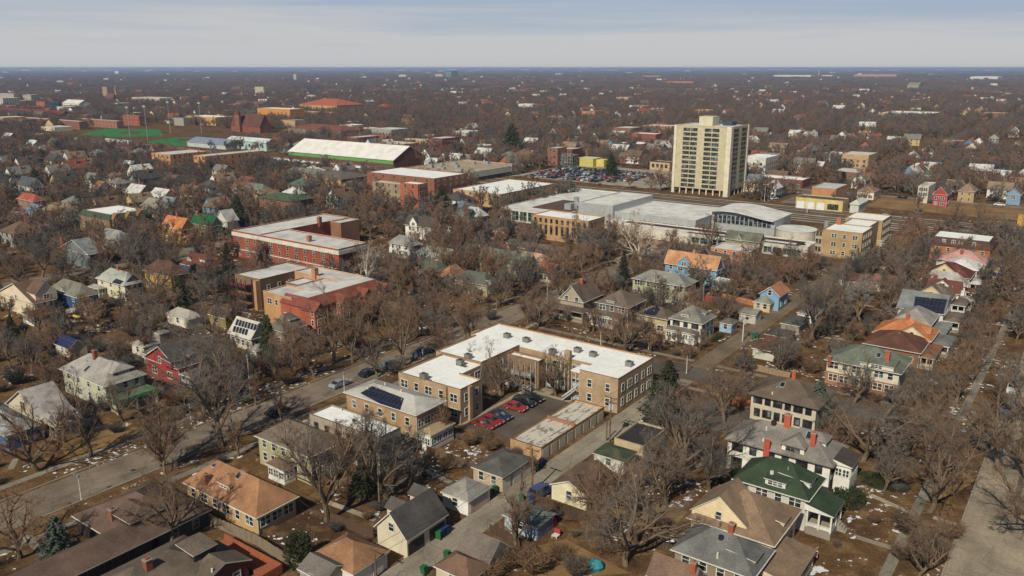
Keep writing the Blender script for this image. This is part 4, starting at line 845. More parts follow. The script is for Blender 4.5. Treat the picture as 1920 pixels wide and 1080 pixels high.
H('pale grey pointed gable house behind the green gabled roof','house',(425,416),402,440,5,'gabley',4.6,D(214,210,200),S(176,176,172),'pale pointed gable house',wS=[(1.,2),(3.6,1)])
tg=H('grey blue gabled house with tall orange chimney and teal trim','house',(165,478),110,180,5.4,'gabley',4.2,D(120,130,132),S(134,140,140),'grey gabled house with orange chimney',wS=[(1.,2),(3.8,2)],wE=[(1.,2)],wtrim=P(110,170,160)); tg.wallbox(tg.r[0]+2.6,tg.r[0]+3.6,tg.r[2]-.3,tg.r[2]+.43,0,9.6,B(176,90,66),'chimney_stack')
H('grey house with pale hip roof behind bare trees by the back street','house',(222,452),178,236,5.,'hip',3.2,D(150,148,144),S(150,148,144),'grey pale-roofed house')
gm=Bld('apartment_block','brown brick apartments with green mansard and three front gables','apartment block',0,0,0,0,'green mansard apartments')
x0,x1,y0,y1=rect((205,412),147,284,7.4); gm.c=((x0+x1)/2,(y0+y1)/2,0); gm.e.location=gm.c; BLD[-1]=(x0,x1,y0,y1,'green mansard apartments')
fl(gm,x0+1.5,x1-1.5,y0+1.5,y1-1.5,9.2,B(130,96,64),MEMB,P(120,124,112)); gm.wallbox(x0,x1,y0,y1,0,7.2,B(150,110,70))
mb=MB(); a0=[(x0-.3,y0-.3,7.205),(x1+.3,y0-.3,7.205),(x1+.3,y1+.3,7.205),(x0-.3,y1+.3,7.205)]; a1=[(x0+1.45,y0+1.45,9.),(x1-1.45,y0+1.45,9.),(x1-1.45,y1-1.45,9.),(x0+1.45,y1-1.45,9.)]
for i in range(4): mb.poly([a0[i],a0[(i+1)%4],a1[(i+1)%4],a1[i]])
gm.part(mb,'roof',[S(72,92,76)])
for z in (1.,3.5,5.6): gm.row('E',x1,y0+1,y1-1,9,z); gm.row('S',y0,x0+1,x1-1,4,z)
for y in (y0+3.,y0+9.,y0+14.):
    mb=MB(); mb.box(x1+.01,x1+1.4,y-2,y+2,0,7.3); mb.prism([(x1+1.4,y-2.2,7.3),(x1+1.4,y+2.2,7.3),(x1+1.4,y,10.)],(-3,0,0)); gm.part(mb,'bay',[B(150,110,70)]); 
    for z in (1.,3.6,6.): gm.w1('E',x1+1.4,y,z,1.8,1.5,WHITE,'two')
garage('small tan garage with dark blue solar covered roof beside play yard',(128,655),100,148,2.7,'gablex',1.9,P(214,200,160),M('solar',(36,44,84)),'solar-roofed small garage',dr=0)
garage('white garage with pale hip roof near the red tiled apartments',(352,600),310,371,2.8,'hip',1.8,P(226,220,204),S(176,170,160),'white backyard garage',dr=0)
garage('cream garage with pale flat gable roof behind the red gabled house',(268,652),243,292,2.7,'hip',1.3,P(214,206,184),S(168,160,148),'cream backyard garage',dr=0)
garage('blue garage with brown roof and white window behind bare trees',(262,615),240,282,2.7,'hip',1.2,D(52,78,140),S(120,104,90),'blue backyard garage',dr=0)
garage('grey garage with weathered pale roof beside the blue garage',(298,627),270,340,2.6,'hip',1.2,P(160,150,136),S(150,140,128),'weathered garage',dr=0,wS=0)
garage('grey garage with dark roof beside the red gabled house',(285,668),265,318,2.8,'hip',1.6,P(176,170,158),S(92,90,90),'dark-roofed grey garage',dr=0)
garage('olive garage with dull brown roof behind the yellow house',(422,598),388,440,3.,'gablex',2.2,D(150,134,70),S(120,92,76),'olive garage',dr=0)
garage('small white garage behind thin trees by the red gabled house',(480,660),462,492,2.6,'hip',1.2,P(196,190,180),S(150,144,136),'small white garage',dr=0)
# ================================================================== FAR BUILDINGS
def FB(name,label,cat,xn,yb,yt,px0,px1,wall,rm=None,rk='flat',rise=0,trim=None,wS=None,wE=None,short=None,grid=None):
    """near ground corner seen at xn,yb; wall top at row yt; faces run left to px0 and right to px1"""
    x1,y0=G(xn,yb); h=height_at(x1,y0,yt); x0=colX(px0,y0,0); y1=y0+float(px1[1:]) if isinstance(px1,str) else min(colY(px1,x1,0),y0+max(60,.05*y0))
    DBG.append((label[:40],round(x0,1),round(x1,1),round(y0,1),round(y1,1),'w',round(x1-x0,1),'d',round(y1-y0,1),'h',round(h,1)))
    b=Bld(name,label,cat,x0,x1,y0,y1,short); rm=rm or MEMB
    b.roof(rk,x0,x1,y0,y1,h,rise,rm,trim or wall,oh=0 if rk=='flat' else .5,wall=wall)
    b.r=(x0,x1,y0,y1); b.h=h
    o=0 if rk=='flat' else .5
    if grid:
        nS,nE,st,w,hh=grid
        for k in range(st):
            z=h*(k+.35)/st
            if nS: b.row('S',y0+o,x0+1,x1-1,nS,z,w,hh,P(170,160,140))
            if nE: b.row('E',x1-o,y0+1,y1-1,nE,z,w,hh,P(170,160,140))
    return b
A2='apartment block'
b=FB('train_shed','long train shed with huge white gable roof and bright green side wall','train shed',738,316,301,540,800,B(124,72,56),M('membrane',(236,232,226),(216,212,206)),'gablex',9.,P(210,206,198),short='green-walled train shed')
mb=MB(); q=b.r; mb.box(q[0]+.6,q[1]-.6,q[2]+.3,q[2]+.495,b.h*.5,b.h-.6); b.part(mb,'green_cladding',[M('plain',(92,170,70))])
c0=empty('platform_canopy',(-455,395,0),'long white platform canopy on posts in front of the green wall','platform canopy'); mb=MB(); mb.box(-510,-402,386.,392.5,5.2,5.6); mb.build('roof',[MEMB],c0,(-455,395,0)); mb=MB()
for i in range(14): mb.box(-508+i*8,-507.5+i*8,389,389.5,0,5.19)
mb.build('post',[GRAYPOST],c0,(-455,395,0))
b=FB('grocery_store','large grocery store with flat tan roof and pale sign fascia','store',875,343,325,760,1000,B(226,170,100),M('membrane',(190,168,136),(160,140,112)),trim=P(206,190,160),short='grocery store')
q=b.r; h=b.h; mb=MB(); mb.box(q[1]+.02,q[1]+1.2,q[2]+1,q[3]-.5,h*.45,h+.6); fa=b.part(mb,'fascia',[P(206,200,182)])
yy=q[2]+(q[3]-q[2])*.84; mb=MB(); mb.box(q[1]+1.21,q[1]+1.5,yy-4.6,yy+4.6,h*.5,h+2.2); mb.box(q[1]+1.51,q[1]+1.6,yy-3.8,yy+3.8,h*.78,h+1.,1); mb.box(q[1]+1.51,q[1]+1.6,yy-3.8,yy+3.8,h*.68,h*.77,2); b.part(mb,'sign',[P(214,208,196),M('plain',(220,24,20)),M('plain',(20,120,60))],fa)
mb=MB(); mb.box(q[1]+.02,q[1]+.5,q[2]+6,q[3]-2,.3,h*.44); b.part(mb,'shopfront',[GLASS])
for i in range(9):
    mb=MB(); x=q[0]+8+random.random()*(q[1]-q[0]-20); y=q[2]+6+random.random()*(q[3]-q[2]-12); w=1+random.random()*2; mb.box(x-w,x+w,y-1.2,y+1.2,h-.3,h+1.1+random.random()); b.part(mb,'roof_unit',[STEEL])
OA=B(216,152,80)
FB('apartment_block','orange brick apartments with grey roof in front of the blue fieldhouse','apartment block',322,321,290,287,392,OA,MEMG,grid=(4,7,3,1.3,1.7),short='orange brick apartments')
FB('apartment_block','orange brick apartments nearer the white platform canopy','apartment block',388,326,293,366,497,OA,MEMG,grid=(3,8,3,1.3,1.7),short='orange canopy-side apartments')
FB('apartment_block','orange brick walk-up with white roof next to grey brick walk-up','apartment block',785,395,346,752,803,B(186,96,56),MEMB,grid=(2,3,4,1.4,1.6),short='orange walk-up')
FB('apartment_block','grey tan brick walk-up with pale roof beside the orange walk-up','apartment block',752,388,346,700,766,B(170,146,116),MEMG,grid=(4,2,4,1.2,1.6),short='grey walk-up')
FB('apartment_block','large red brown brick apartments behind the orange walk-up','apartment block',815,382,335,690,876,B(158,96,68),MEMB,grid=(6,5,4,1.3,1.6),short='red-brown brick apartments')
FB('apartment_block','tan and yellow brick two storey apartments with white roof near the white factory','apartment block',940,391,364,850,1040,B(206,162,104),MEMB,grid=(7,12,2,1.2,1.6),trim=B(180,140,90),short='tan yellow brick apartments')
FB('apartment_block','tan townhouses with grey roofs and white balconies','townhouses',600,348,327,537,618,B(206,158,104),S(120,116,106),'hip',2.5,grid=(4,2,3,1.6,1.6),short='tan townhouses')
FB('apartment_block','tan townhouses with dark roof and white trim beside the tan balcony townhouses','townhouses',640,360,337,570,700,B(206,158,104),S(112,106,98),'hip',3,grid=(5,5,3,1.6,1.6),short='dark-roofed townhouses')
FB('apartment_block','brown brick building with long green roof above the red brick courtyard','apartment block',548,412,378,485,592,B(140,92,66),S(74,104,74),'hip',2.2,grid=(4,3,3,1.3,1.6),short='green-roofed brown brick building')
mh('cream house with grey green hip roof above the green roofed brown building',(492,360),450,515,6,'hip',3.5,D(226,206,150),S(116,126,110),'cream grey-green house')
mh('cream gabled house with brown red roof west of the tan townhouses',(468,357),432,482,5.5,'gablex',3.5,D(226,206,160),S(130,86,64),'cream brown-roofed house')
mh('white gabled house with orange brown roof among bare trees',(178,360),165,220,5.6,'gablex',5,D(232,228,216),S(160,104,66),'white gable among trees')
mh('cream house with blue grey gable roof beside the green mansard apartments',(318,388),295,345,5.4,'gablex',4,D(206,200,190),S(140,150,156),'blue-grey gabled house')
mh('tan house with grey brown roof behind the green mansard apartments',(300,392),262,316,5.,'hip',4,D(190,176,150),S(150,142,128),'tan house behind the mansard')
mh('house with dark slate roof at the far left among trees',(60,352),32,78,5.6,'gablex',5,D(206,204,196),S(84,92,98),'slate-roofed house')
mh('house with orange red roof at the far left under bare trees',(62,378),30,74,4.8,'hip',3,D(150,110,84),S(176,82,52),'orange-red roofed house')
FB('apartment_block','dark building with black roof and white balcony rail near the turf field','apartment block',250,294,276,187,268,B(130,74,56),M('membrane',(64,68,74),(54,56,60)),grid=(8,2,2,1.8,1.6),short='black-roofed building')
FB('workshop','long white low building in front of the turf field','workshop',190,277,268,157,197,P(222,214,196),MEMB)
FB('workshop','white flat roofed building nearest the turf field','workshop',243,274,264,197,248,P(226,220,206),MEMB)
b=FB('fieldhouse','pale blue fieldhouse with gable end beside the blue solar roof','fieldhouse',500,284,268,424,524,P(176,206,206),M('membrane',(206,220,224),(190,200,206)),'gablex',3,grid=(6,2,1,2.2,2.4),short='pale blue fieldhouse')
FB('fieldhouse','wide hall with blue grey roof between turf field and pale blue fieldhouse','fieldhouse',424,281,272,350,462,P(190,196,196),M('solar',(116,128,150)),'gablex',4)
FB('school','yellow orange school block with white roof left of the brown church','school',405,236,220,350,440,B(224,162,62),MEMB,short='yellow school')
FB('school','tall orange school block behind the brown church','school',545,229,205,484,572,B(222,146,30),MEMB)
FB('school','low school wing with white roof below the red tiled school','school',622,223,211,540,632,B(170,116,80),MEMB)
FB('school','long school with wide red tiled roof and yellow arcaded wall','school',632,213,198,561,716,B(214,164,84),M('tile',(192,88,54)),'hip',9,grid=(14,10,1,2.2,4),short='red-tiled school')
FB('school','short wing with red tiled hip roof at the end of the long school','school',722,209,202,700,742,B(190,120,80),M('tile',(176,70,46)),'hip',6)
FB('church','brown roofed church with steep gable and short tower','church',488,250,238,433,510,B(150,84,64),S(110,68,58),'gablex',13,short='brown church')
FB('church_tower','small brown brick tower on the left of the church roof','church tower',450,248,214,441,455,B(150,90,70),S(100,64,56),'hip',5)
FB('apartment_block','row of brown brick apartments left of the turf field','apartment block',150,243,228,10,165,B(150,96,68),MEMG,grid=(16,2,2,1.6,1.8))
FB('apartment_block','row of tan brick apartments behind the turf field','apartment block',220,241,227,140,232,B(170,112,76),MEMG,grid=(12,2,2,1.6,1.8))
FB('school','red brick three storey building at the corner of the turf field','school',262,236,217,232,268,B(176,92,62),MEMG,grid=(6,2,3,1.6,2))
FB('apartment_block','low building with long dark red roof at the far left','apartment block',112,225,216,-30,140,B(140,64,54),S(136,50,44),'gablex',5)
FB('library','orange brick building with curved blue glass front','office building',86,209,191,70,92,B(176,96,70),MEMG); FB('office_block','dark blue glass block beside orange brick building','office building',112,208,192,90,116,M('glass',(24,60,84)),MEMG)
FB('apartment_block','white gothic gabled row building at the left','apartment block',150,210,195,118,172,P(226,220,206),M('membrane',(226,222,216),(180,180,180)),'gablex',6,grid=(8,3,1,2,4))
FB('apartment_tower','pale apartment tower at the left frame edge','apartment tower',8,207,184,-12,40,P(206,196,176),MEMG,grid=(4,6,6,2,1.6)); FB('apartment_tower','tan brick tower behind the pale edge tower','apartment tower',28,196,176,0,36,P(190,176,160),MEMG,grid=(5,3,6,2,1.8)); FB('office_block','pale green topped office block left of the church towers','office building',60,196,178,45,77,P(176,176,160),MEMG,grid=(4,4,4,2.5,2))
FB('church_tower','square stone church tower at the left','church tower',203,188,163,194,208,P(176,140,110),MEMG); FB('church_tower','thin stone church spire beside square tower','church tower',219,188,170,216,222,P(170,140,116),S(140,120,100),'hip',12)
FB('church','small brick church below the two stone towers','church',212,193,186,198,222,B(160,100,72),S(120,76,62),'gablex',12)
FB('apartment_block','long tan roofed block right of the church towers','apartment block',300,196,184,248,330,P(206,190,160),MEMG)
FB('church_tower','pale stone tower above the yellow school','church tower',495,181,163,479,499,P(196,180,150),MEMG); FB('church_tower','slim far stone tower above red tiled school','church tower',556,153,139,551,558,P(190,178,160),MEMG)
FB('office_tower','blue green glass office tower on the horizon','office tower',846,147,130,836,859,M('glass',(90,120,120)),MEMG,grid=(4,4,5,8,4),short='glass office tower'); FB('office_block','beige block left of the glass office tower','office building',830,147,139,816,836,P(206,184,140),MEMG); FB('office_block','small cream block farther left of glass tower','office building',761,147,140,748,765,P(214,206,180),MEMB)
FB('shop_building','red brick corner shops with white cornices','shop building',672,281,258,652,712,B(178,62,46),MEMG,trim=P(214,206,190),grid=(4,7,2,2.2,2.2)); FB('shop_building','tan stone shop row right of the red corner shops','shop building',800,284,263,754,812,B(206,176,130),MEMG,grid=(8,2,2,1.6,2)); FB('shop_building','dark red brick shops with white window heads beside the tan shop row','shop building',830,287,260,803,862,B(140,60,50),MEMG,grid=(4,5,2,1.8,2.2))
FB('apartment_block','long low apartments with brown red roof behind the train shed','apartment block',640,262,246,540,690,P(150,136,120),S(140,80,64),'hip',4,grid=(10,4,2,1.8,1.8))
FB('workshop','white low shop building behind the grocery store','workshop',1000,296,284,940,1008,P(232,230,224),MEMB,grid=(8,1,1,1.4,1.6)); FB('apartment_block','brown brick building with turquoise cornice beside the store lot','apartment block',1045,312,278,1026,1062,B(160,96,70),MEMG,trim=M('plain',(90,190,180)),grid=(2,3,3,1.8,1.8)); FB('apartment_block','red brown brick rear building right of the turquoise cornice','apartment block',1072,306,280,1046,1092,B(140,80,60),MEMG)
b=FB('office_block','dark gridded glass building with pale frame beside the store lot','office building',1076,313,291,1047,1084,M('glass',(30,44,52)),MEMG,trim=P(186,190,186),grid=(5,0,4,2.4,2.4)); FB('workshop','bright yellow walled low building beside the dark glass building','workshop',1112,313,298,1080,1128,P(206,190,70),MEMG); FB('workshop','yellow and white small shop right of the yellow building','workshop',1132,313,300,1117,1140,P(222,206,60),MEMG)
FB('warehouse','tan garage building with dark roof left of the tall tower','warehouse',1255,321,306,1218,1268,P(206,170,120),M('membrane',(70,76,80),(60,64,66)),grid=(4,0,1,2,2.4))
FB('school','yellow brick school with white roof among trees at the right','school',1745,226,214,1650,'m70',B(214,170,96),MEMB,grid=(12,6,1,2,2.2)); FB('school','yellow orange brick building just left of the tall tower','school',1258,250,237,1205,1275,B(214,150,60),MEMG,grid=(9,2,2,1.5,1.8))
FB('apartment_block','red topped low building with white fascia at the right','workshop',1790,280,271,1748,1808,P(206,196,180),B(176,80,60)); FB('apartment_block','pale green church hall far right','church',1722,170,160,1700,1730,P(170,170,130),S(150,150,120),'gablex',8)
FB('school','long orange brick school below the horizon right of centre','school',1300,160,153,1250,1306,B(206,130,60),MEMG); FB('chimney','tall tan factory chimney on the horizon','chimney',1536,142,127,1534,1538,P(206,170,130),MEMG); FB('school','long tan building beside the far chimney','school',1238,147,142,1205,1242,B(200,160,110),MEMG)
FB('warehouse','long white warehouse left of the tall factory chimney','warehouse',1520,147,141,1450,1530,P(226,224,220),MEMB); FB('warehouse','low white warehouse right of the factory chimney','warehouse',1560,146,141,1540,1566,P(226,224,220),MEMB); FB('school','orange brown long building right of the factory chimney','school',1680,147,140,1600,1700,B(206,150,110),MEMG); FB('warehouse','white warehouse group near the right horizon','warehouse',1870,152,144,1818,1880,P(230,228,226),MEMB)
FB('water_tank','white water tank block on the left horizon','water tank',222,140,133,216,224,P(236,236,234),MEMB); FB('arena','wide white domed arena on the left horizon','arena',128,131,129,98,132,P(240,238,230),MEMB)
wl=['white','cream','grey','tan']
for i in range(74):
    px=12+i*25.6+random.uniform(-10,10); yb=random.choice((130,130.4,131,131.6,132.6,134,137,140)); w=random.uniform(5,22)*(1 if yb<133 else .6); k=random.choice((0,0,0,0,1,2,3))
    c=[(246,244,240),(230,218,194),(186,190,198),(206,170,130)][k]
    b=FB('warehouse','tiny %s building on the horizon, %s, %s'%(wl[k],('at the left frame edge','above the church towers','above the red tiled school','left of the glass office tower','right of the glass office tower','above the tall beige tower','near the factory chimney','above the yellow brick school','at the right frame edge')[min(8,int(px/214))],'on the skyline' if yb<131.5 else 'just below skyline'),'distant building',px,yb,yb-random.choice((1.1,1.3,1.6,2.2)),px-w,px+w*.35,P(*c),MEMB); b.e['group']='distant buildings along the horizon'; b.short=None
rb=random.Random(14); TB_=[('tan brick',(206,166,116)),('brown brick',(150,104,76)),('red brick',(164,86,62)),('cream',(222,208,178)),('grey',(168,160,148)),('orange brick',(204,136,80)),('white',(228,224,214))]
TL=['the turf field','the brown church','the church towers','the train shed','the red tiled school','the yellow school','the store parking lot','the tall beige tower']
spots=[(rb.uniform(0,470),rb.uniform(186,262)) for _ in range(44)]+[(rb.uniform(560,1240),rb.uniform(250,296)) for _ in range(26)]+[(rb.uniform(480,760),rb.uniform(232,262)) for _ in range(8)]+[(rb.uniform(1420,1640),rb.uniform(300,345)) for _ in range(6)]+[(rb.uniform(700,1900),rb.uniform(165,230)) for _ in range(26)]
for px,py in sorted(spots,key=lambda q:-q[1]):
    x,y=G(px,py); d=math.hypot(x,y)
    if any(q[0]-14<x<q[1]+14 and q[2]-14<y<q[3]+14 for q in BLD) or any(a-6<x<b_+12 and c-14<y<d_+6 for a,b_,c,d_ in ((-900,500,384,438),(-326,-214,444,532),(-102,-11,438,503),(-970,-690,453,585),(-320,400,490,503))): continue
    n_,c=rb.choice(TB_); w=rb.uniform(14,34); dp=rb.uniform(12,26); h=rb.choice((4.5,6.5,6.5,9.5,12)); q=Bld('town_block','','town block',x-w,x,y,y+dp)
    q.roof('flat',x-w,x,y,y+dp,h,0,rb.choice((MEMB,MEMG,MEMG,MEMD)),P(*[min(255,v+12) for v in c]),wall=B(*c))
    st=max(1,int(h/3.1))
    if d<900:
        for k in range(st): q.row('S',y,x-w+.5,x-.5,int(w/4),1+k*3.,1.3,1.5,P(150,140,124)); q.row('E',x,y+.5,y+dp-.5,int(dp/4),1+k*3.,1.3,1.5,P(150,140,124))
    l_=min([('the turf field',-840,520),('the brown church',-700,560),('the church towers',-1830,990),('the train shed',-440,440),('the red tiled school',-960,900),('the yellow school',-845,600),('the store parking lot',-280,490),('the tall beige tower',-188,451),('the glass office tower',-3740,4450)],key=lambda z:(z[1]-x)**2+(z[2]-y)**2)
    dx,dy=x-l_[1],y-l_[2]; f_=dx*fw[0]+dy*fw[1]; r_=dx*rt[0]+dy*rt[1]; rl=('behind' if f_>0 else 'in front of') if abs(f_)>abs(r_)*1.2 else ('right of' if r_>0 else 'left of')
    q.e['label']='%s %s block with flat roof %s %s'%({4.5:'low',6.5:'two storey',9.5:'three storey',12:'four storey'}[h],n_,rl,l_[0]); q.e['group']='flat roofed town blocks among the trees'
# ---- lots filled with small houses among the trees (each a thing; tree crowns hide most of them)
def taken(x,y,r,k=0):
    for q in BLD:
        e=k if q[4] else k*.4
        if q[0]-r<x<q[1]+r+e and q[2]-r-e<y<q[3]+r: return True
    return False
ROADS=[(-142.5,-130,-40,384),(-297,-285,-40,384),(-11.5,.5,-40,384),(-286,-10,167.5,178.5),(-286,-141,21,32),(-76.3,-70,20,382),(-900,500,384,438),(-98.5,-83,117,141.3),(-326,-214,444,532),(-102,-11,438,503),(-1010,-655,434,600),(-320,400,490,503),(-142.5,-130,438,2200),(-456,-445,-40,2200),(-611,-600,-40,2200),(-66.3,-51.7,145.5,160.3)]
def onroad(x,y,r=0):
    return any(a-r<x<b+r and c-r<y<d+r for a,b,c,d in ROADS)
roofs=[('grey',(132,128,122)),('brown',(122,94,74)),('dark',(84,80,78)),('white',(206,206,204)),('red',(150,78,58)),('tan',(150,126,100)),('green',(92,110,92)),('slate blue',(112,126,138))]
wallsC=[('white',(230,228,220)),('cream',(224,206,168)),('yellow',(210,176,100)),('grey',(160,158,150)),('blue',(110,146,176)),('brick',(168,100,72))]
TPL={}
def house_tpl(rc,wc,t):
    k=(rc,wc,t)
    if k in TPL: return TPL[k]
    w,d,z,r=[(13,9,5.4,4.2),(9,13,5.6,4.6),(12,11,5.2,3.6),(11,8,3.4,2.8)][t]
    rm=S(*roofs[rc][1]); wm=D(*wallsC[wc][1]); b=MB(); b.box(-w/2,w/2,-d/2,d/2,0,z-.01); o=.5
    x0,x1,y0,y1=-w/2-o,w/2+o,-d/2-o,d/2+o
    if t in(0,3): 
        for q in (((x0,y0,z),(x1,y0,z),(x1,0,z+r),(x0,0,z+r)),((x1,y1,z),(x0,y1,z),(x0,0,z+r),(x1,0,z+r))): b.poly(q,1); 
        for x in (-w/2,w/2): b.poly([(x,-d/2,z-.01),(x,d/2,z-.01),(x,0,z+r-.4)],0)
    elif t==1:
        for q in (((x0,y1,z),(x0,y0,z),(0,y0,z+r),(0,y1,z+r)),((x1,y0,z),(x1,y1,z),(0,y1,z+r),(0,y0,z+r))): b.poly(q,1)
        for y in (-d/2,d/2): b.poly([(-d/2*w/d,y,z-.01),(w/2,y,z-.01),(0,y,z+r-.4)],0)
    else:
        h=d/2+o; A=(x0+h,0,z+r); Bq=(x1-h,0,z+r)
        if x0+h>x1-h: A=Bq=(0,0,z+r)
        b.poly([(x0,y0,z),(x1,y0,z),Bq,A],1); b.poly([(x1,y0,z),(x1,y1,z),Bq],1); b.poly([(x1,y1,z),(x0,y1,z),A,Bq],1); b.poly([(x0,y1,z),(x0,y0,z),A],1)
    b.box(w*.15,w*.15+.8,-.4+1,.4+1,z,z+r+1.,3)
    for zz in ((1.,3.6) if z>4.5 else (1.,)):
        for i in range(3): x=-w/2+w*(i+.5)/3; b.box(x-.55,x+.55,-d/2-.06,-d/2-.002,zz,zz+1.4,2); 
        for i in range(2): y=-d/2+d*(i+.5)/2; b.box(w/2+.002,w/2+.06,y-.55,y+.55,zz,zz+1.4,2)
    TPL[k]=b.mesh('small_house',[wm,rm,GLASS,BRICKCH]); return TPL[k]
LMK=[('the tall beige tower',-188,451),('the grocery store',-366,437),('the train shed',-440,440),('the white factory',-160,340),('the yellow school',-845,600),('the red tiled school',-960,900),('the turf field',-840,520),('the orange brick apartments',-520,340),('the yellow depot',-105,450),('the red gabled house',-75,510),('the green mansard apartments',-330,215),('the red brick courtyard apartments',-240,210)]
def lm(x,y): return min(LMK,key=lambda q:(q[1]-x)**2+(q[2]-y)**2)
def rel(x,y,lx,ly):
    dx,dy=x-lx,y-ly; f=dx*fw[0]+dy*fw[1]; r=dx*rt[0]+dy*rt[1]
    if abs(f)>abs(r)*1.2: return 'behind' if f>0 else 'in front of'
    return 'right of' if r>0 else 'left of'
rnd=random.Random(21); nh=0
cand=[]
for xi in range(-75,30):
    for yi in range(9,66):
        x=xi*16.7+8+ (5 if xi%3 else -4); y=yi*17+ rnd.uniform(-3,3); x+=rnd.uniform(-3,3)
        px,py=proj(x,y,4); 
        if not(-30<px<1950 and 128<py<1000): continue
        dd=math.hypot(x,y)
        if dd<250 or dd>1250 or py>440 or (py>395 and px>430): continue
        if y<400 and dd<330 and not (x<-215): continue
        if taken(x,y,9.5) or onroad(x,y,7): continue
        if rnd.random()<(.55 if (dd<760 and x<-230) else .34 if dd<700 else .28): cand.append((dd,x,y))
cand.sort()
for dd,x,y in cand[:262]:
    rc=rnd.choices(range(8),(5,4,3,4,1.2,2,1,1))[0]; wc=rnd.choices(range(6),(5,3,1,2,1,2))[0]; t=rnd.randrange(4)
    o=link('small_house',house_tpl(rc,wc,t),(x,y,0),rnd.choice((0,0,math.pi/2*0)),None,rnd.uniform(.85,1.1))
    q=lm(x,y); tag(o,'%s house with %s %s roof among trees %s %s'%(wallsC[wc][0],roofs[rc][0],('gable','front gable','hip','low gable')[t],rel(x,y,q[1],q[2]),q[0]),'house','houses half hidden among the bare trees')
    BLD.append((x-7,x+7,y-7,y+7,None))
# ================================================================== VEHICLES
def car_parts(col,kind_='sedan'):
    L,Wd=4.8,1.85; body=MB()
    if kind_=='sedan': pr=[(-2.4,.35),(-2.4,.8),(-2.25,.95),(-1.5,1.),(1.05,.98),(2.1,.86),(2.4,.7),(2.4,.35)]; cab=[(-1.75,.99),(-1.1,1.46),(.35,1.46),(1.15,.97)]
    elif kind_=='suv': pr=[(-2.4,.4),(-2.42,.9),(-2.35,1.08),(-1.5,1.1),(1.0,1.08),(2.15,1.0),(2.4,.8),(2.4,.4)]; cab=[(-2.2,1.09),(-1.95,1.75),(.5,1.75),(1.2,1.07)]
    else: pr=[(-2.5,.4),(-2.5,1.0),(-2.45,1.1),(-.2,1.1),(1.3,1.1),(2.3,1.0),(2.5,.8),(2.5,.4)]; cab=[(-.3,1.09),(-.15,1.8),(.9,1.8),(1.5,1.09)]
    body.prism([(x,-Wd/2,z) for x,z in pr],(0,Wd,0),0)
    i=.16; g=MB(); 
    c0=[(x,-Wd/2+.04,z) if k in(0,3) else (x,-Wd/2+i,z-.03) for k,(x,z) in enumerate(cab)]; c1=[(x,-y,z) for x,y,z in c0]
    for k in range(3): g.poly([c0[k],c1[k],c1[k+1],c0[k+1]])
    g.poly(c0); g.poly(list(reversed(c1)))
    rf=MB(); rf.prism([(cab[1][0]-.05,-Wd/2+i,cab[1][1]-.02),(cab[1][0]-.05,Wd/2-i,cab[1][1]-.02),(cab[2][0]+.05,Wd/2-i,cab[2][1]-.02),(cab[2][0]+.05,-Wd/2+i,cab[2][1]-.02)],(0,0,.05),0)
    for k in (1,2):   # pillars
        for s in (-1,1):
            a=cab[0] if k==1 else cab[3]; b=cab[k]
            rf.tube([(a[0],s*(Wd/2-.05),a[1]),(b[0],s*(Wd/2-i),b[1])],[.05,.05],4,0)
    wh=MB(); wh.tube([(0,-.12,0),(0,.12,0)],[.34,.34],14,0); wh.tube([(0,-.125,0),(0,.125,0)],[.19,.19],10,1)
    hl=MB(); hl.box(2.36,2.43,-.26,.26,-.09,.09)
    return body,g,rf,wh,hl
CARM={}
def car(x,y,rz,col,label,kind_='sedan',parts=True,group=None,s=1.08,name='parked_car'):
    paint=M('paint',col); k=(col,kind_)
    if k not in CARM:
        body,g,rf,wh,hl=car_parts(col,kind_)
        one=MB(); 
        for mb,off in ((body,0),(rf,0),(g,1)):
            i=len(one.v); one.v+=mb.v; one.f+=[tuple(a+i for a in f) for f in mb.f]; one.m+=[off]*len(mb.f)
        for sx in (-1.45,1.45):
            for sy in (-.82,.82): one.tube([(sx,sy-.12,.34),(sx,sy+.12,.34)],[.34,.34],8,2)
        CARM[k]=dict(body=body.mesh('car_body',[paint]),glass=g.mesh('car_glass',[GLASS]),roof=rf.mesh('car_roof',[paint]),wheel=wh.mesh('car_wheel',[TIRE,STEEL]),lamp=hl.mesh('headlight',[P(230,230,220)]),one=one.mesh('car_whole',[paint,GLASS,TIRE]))
    c=CARM[k]
    if not parts:
        o=link(name,c['one'],(x,y,.05),rz,None,s); return tag(o,label,'car',group)
    e=empty(name,(x,y,.03),label,'car',group,rz,s)
    link('body',c['body'],parent=e); link('window',c['glass'],parent=e); link('roof',c['roof'],parent=e)
    for sx in (-1.45,1.45):
        for sy in (-.82,.82): link('wheel',c['wheel'],(sx,sy,.34),0,e)
    for sy in (-.62,.62): link('headlight',c['lamp'],(0,sy,.68),0,e)
    return e
NV=R(90)
def carpx(px,py,*a,**k): x,y=G(px,py); return car(x,y,*a,**k)
LOTG='cars in the courtyard parking lot'
for q in [(1000,752,0,(24,26,34),'black sedan at the far end of the courtyard row','sedan'),(983,760,0,(22,32,40),'large black suv beside the bright red car','suv'),(966,768,0,(176,16,26),'bright red hatchback in the courtyard parking row','sedan'),(936,784,0,(40,56,86),'dark blue sedan between red cars in the courtyard row','sedan'),(921,793,0,(156,22,22),'red car next to dark blue sedan in the courtyard','sedan'),(905,800,0,(148,26,20),'dull red car at the near end of the courtyard row','sedan')]:
    x,y=G(q[0],q[1]); car(-94.2+(x+94.2)*.15,y,q[2],q[3],q[4],q[5],group=LOTG)
STG='cars parked along the tree lined street'
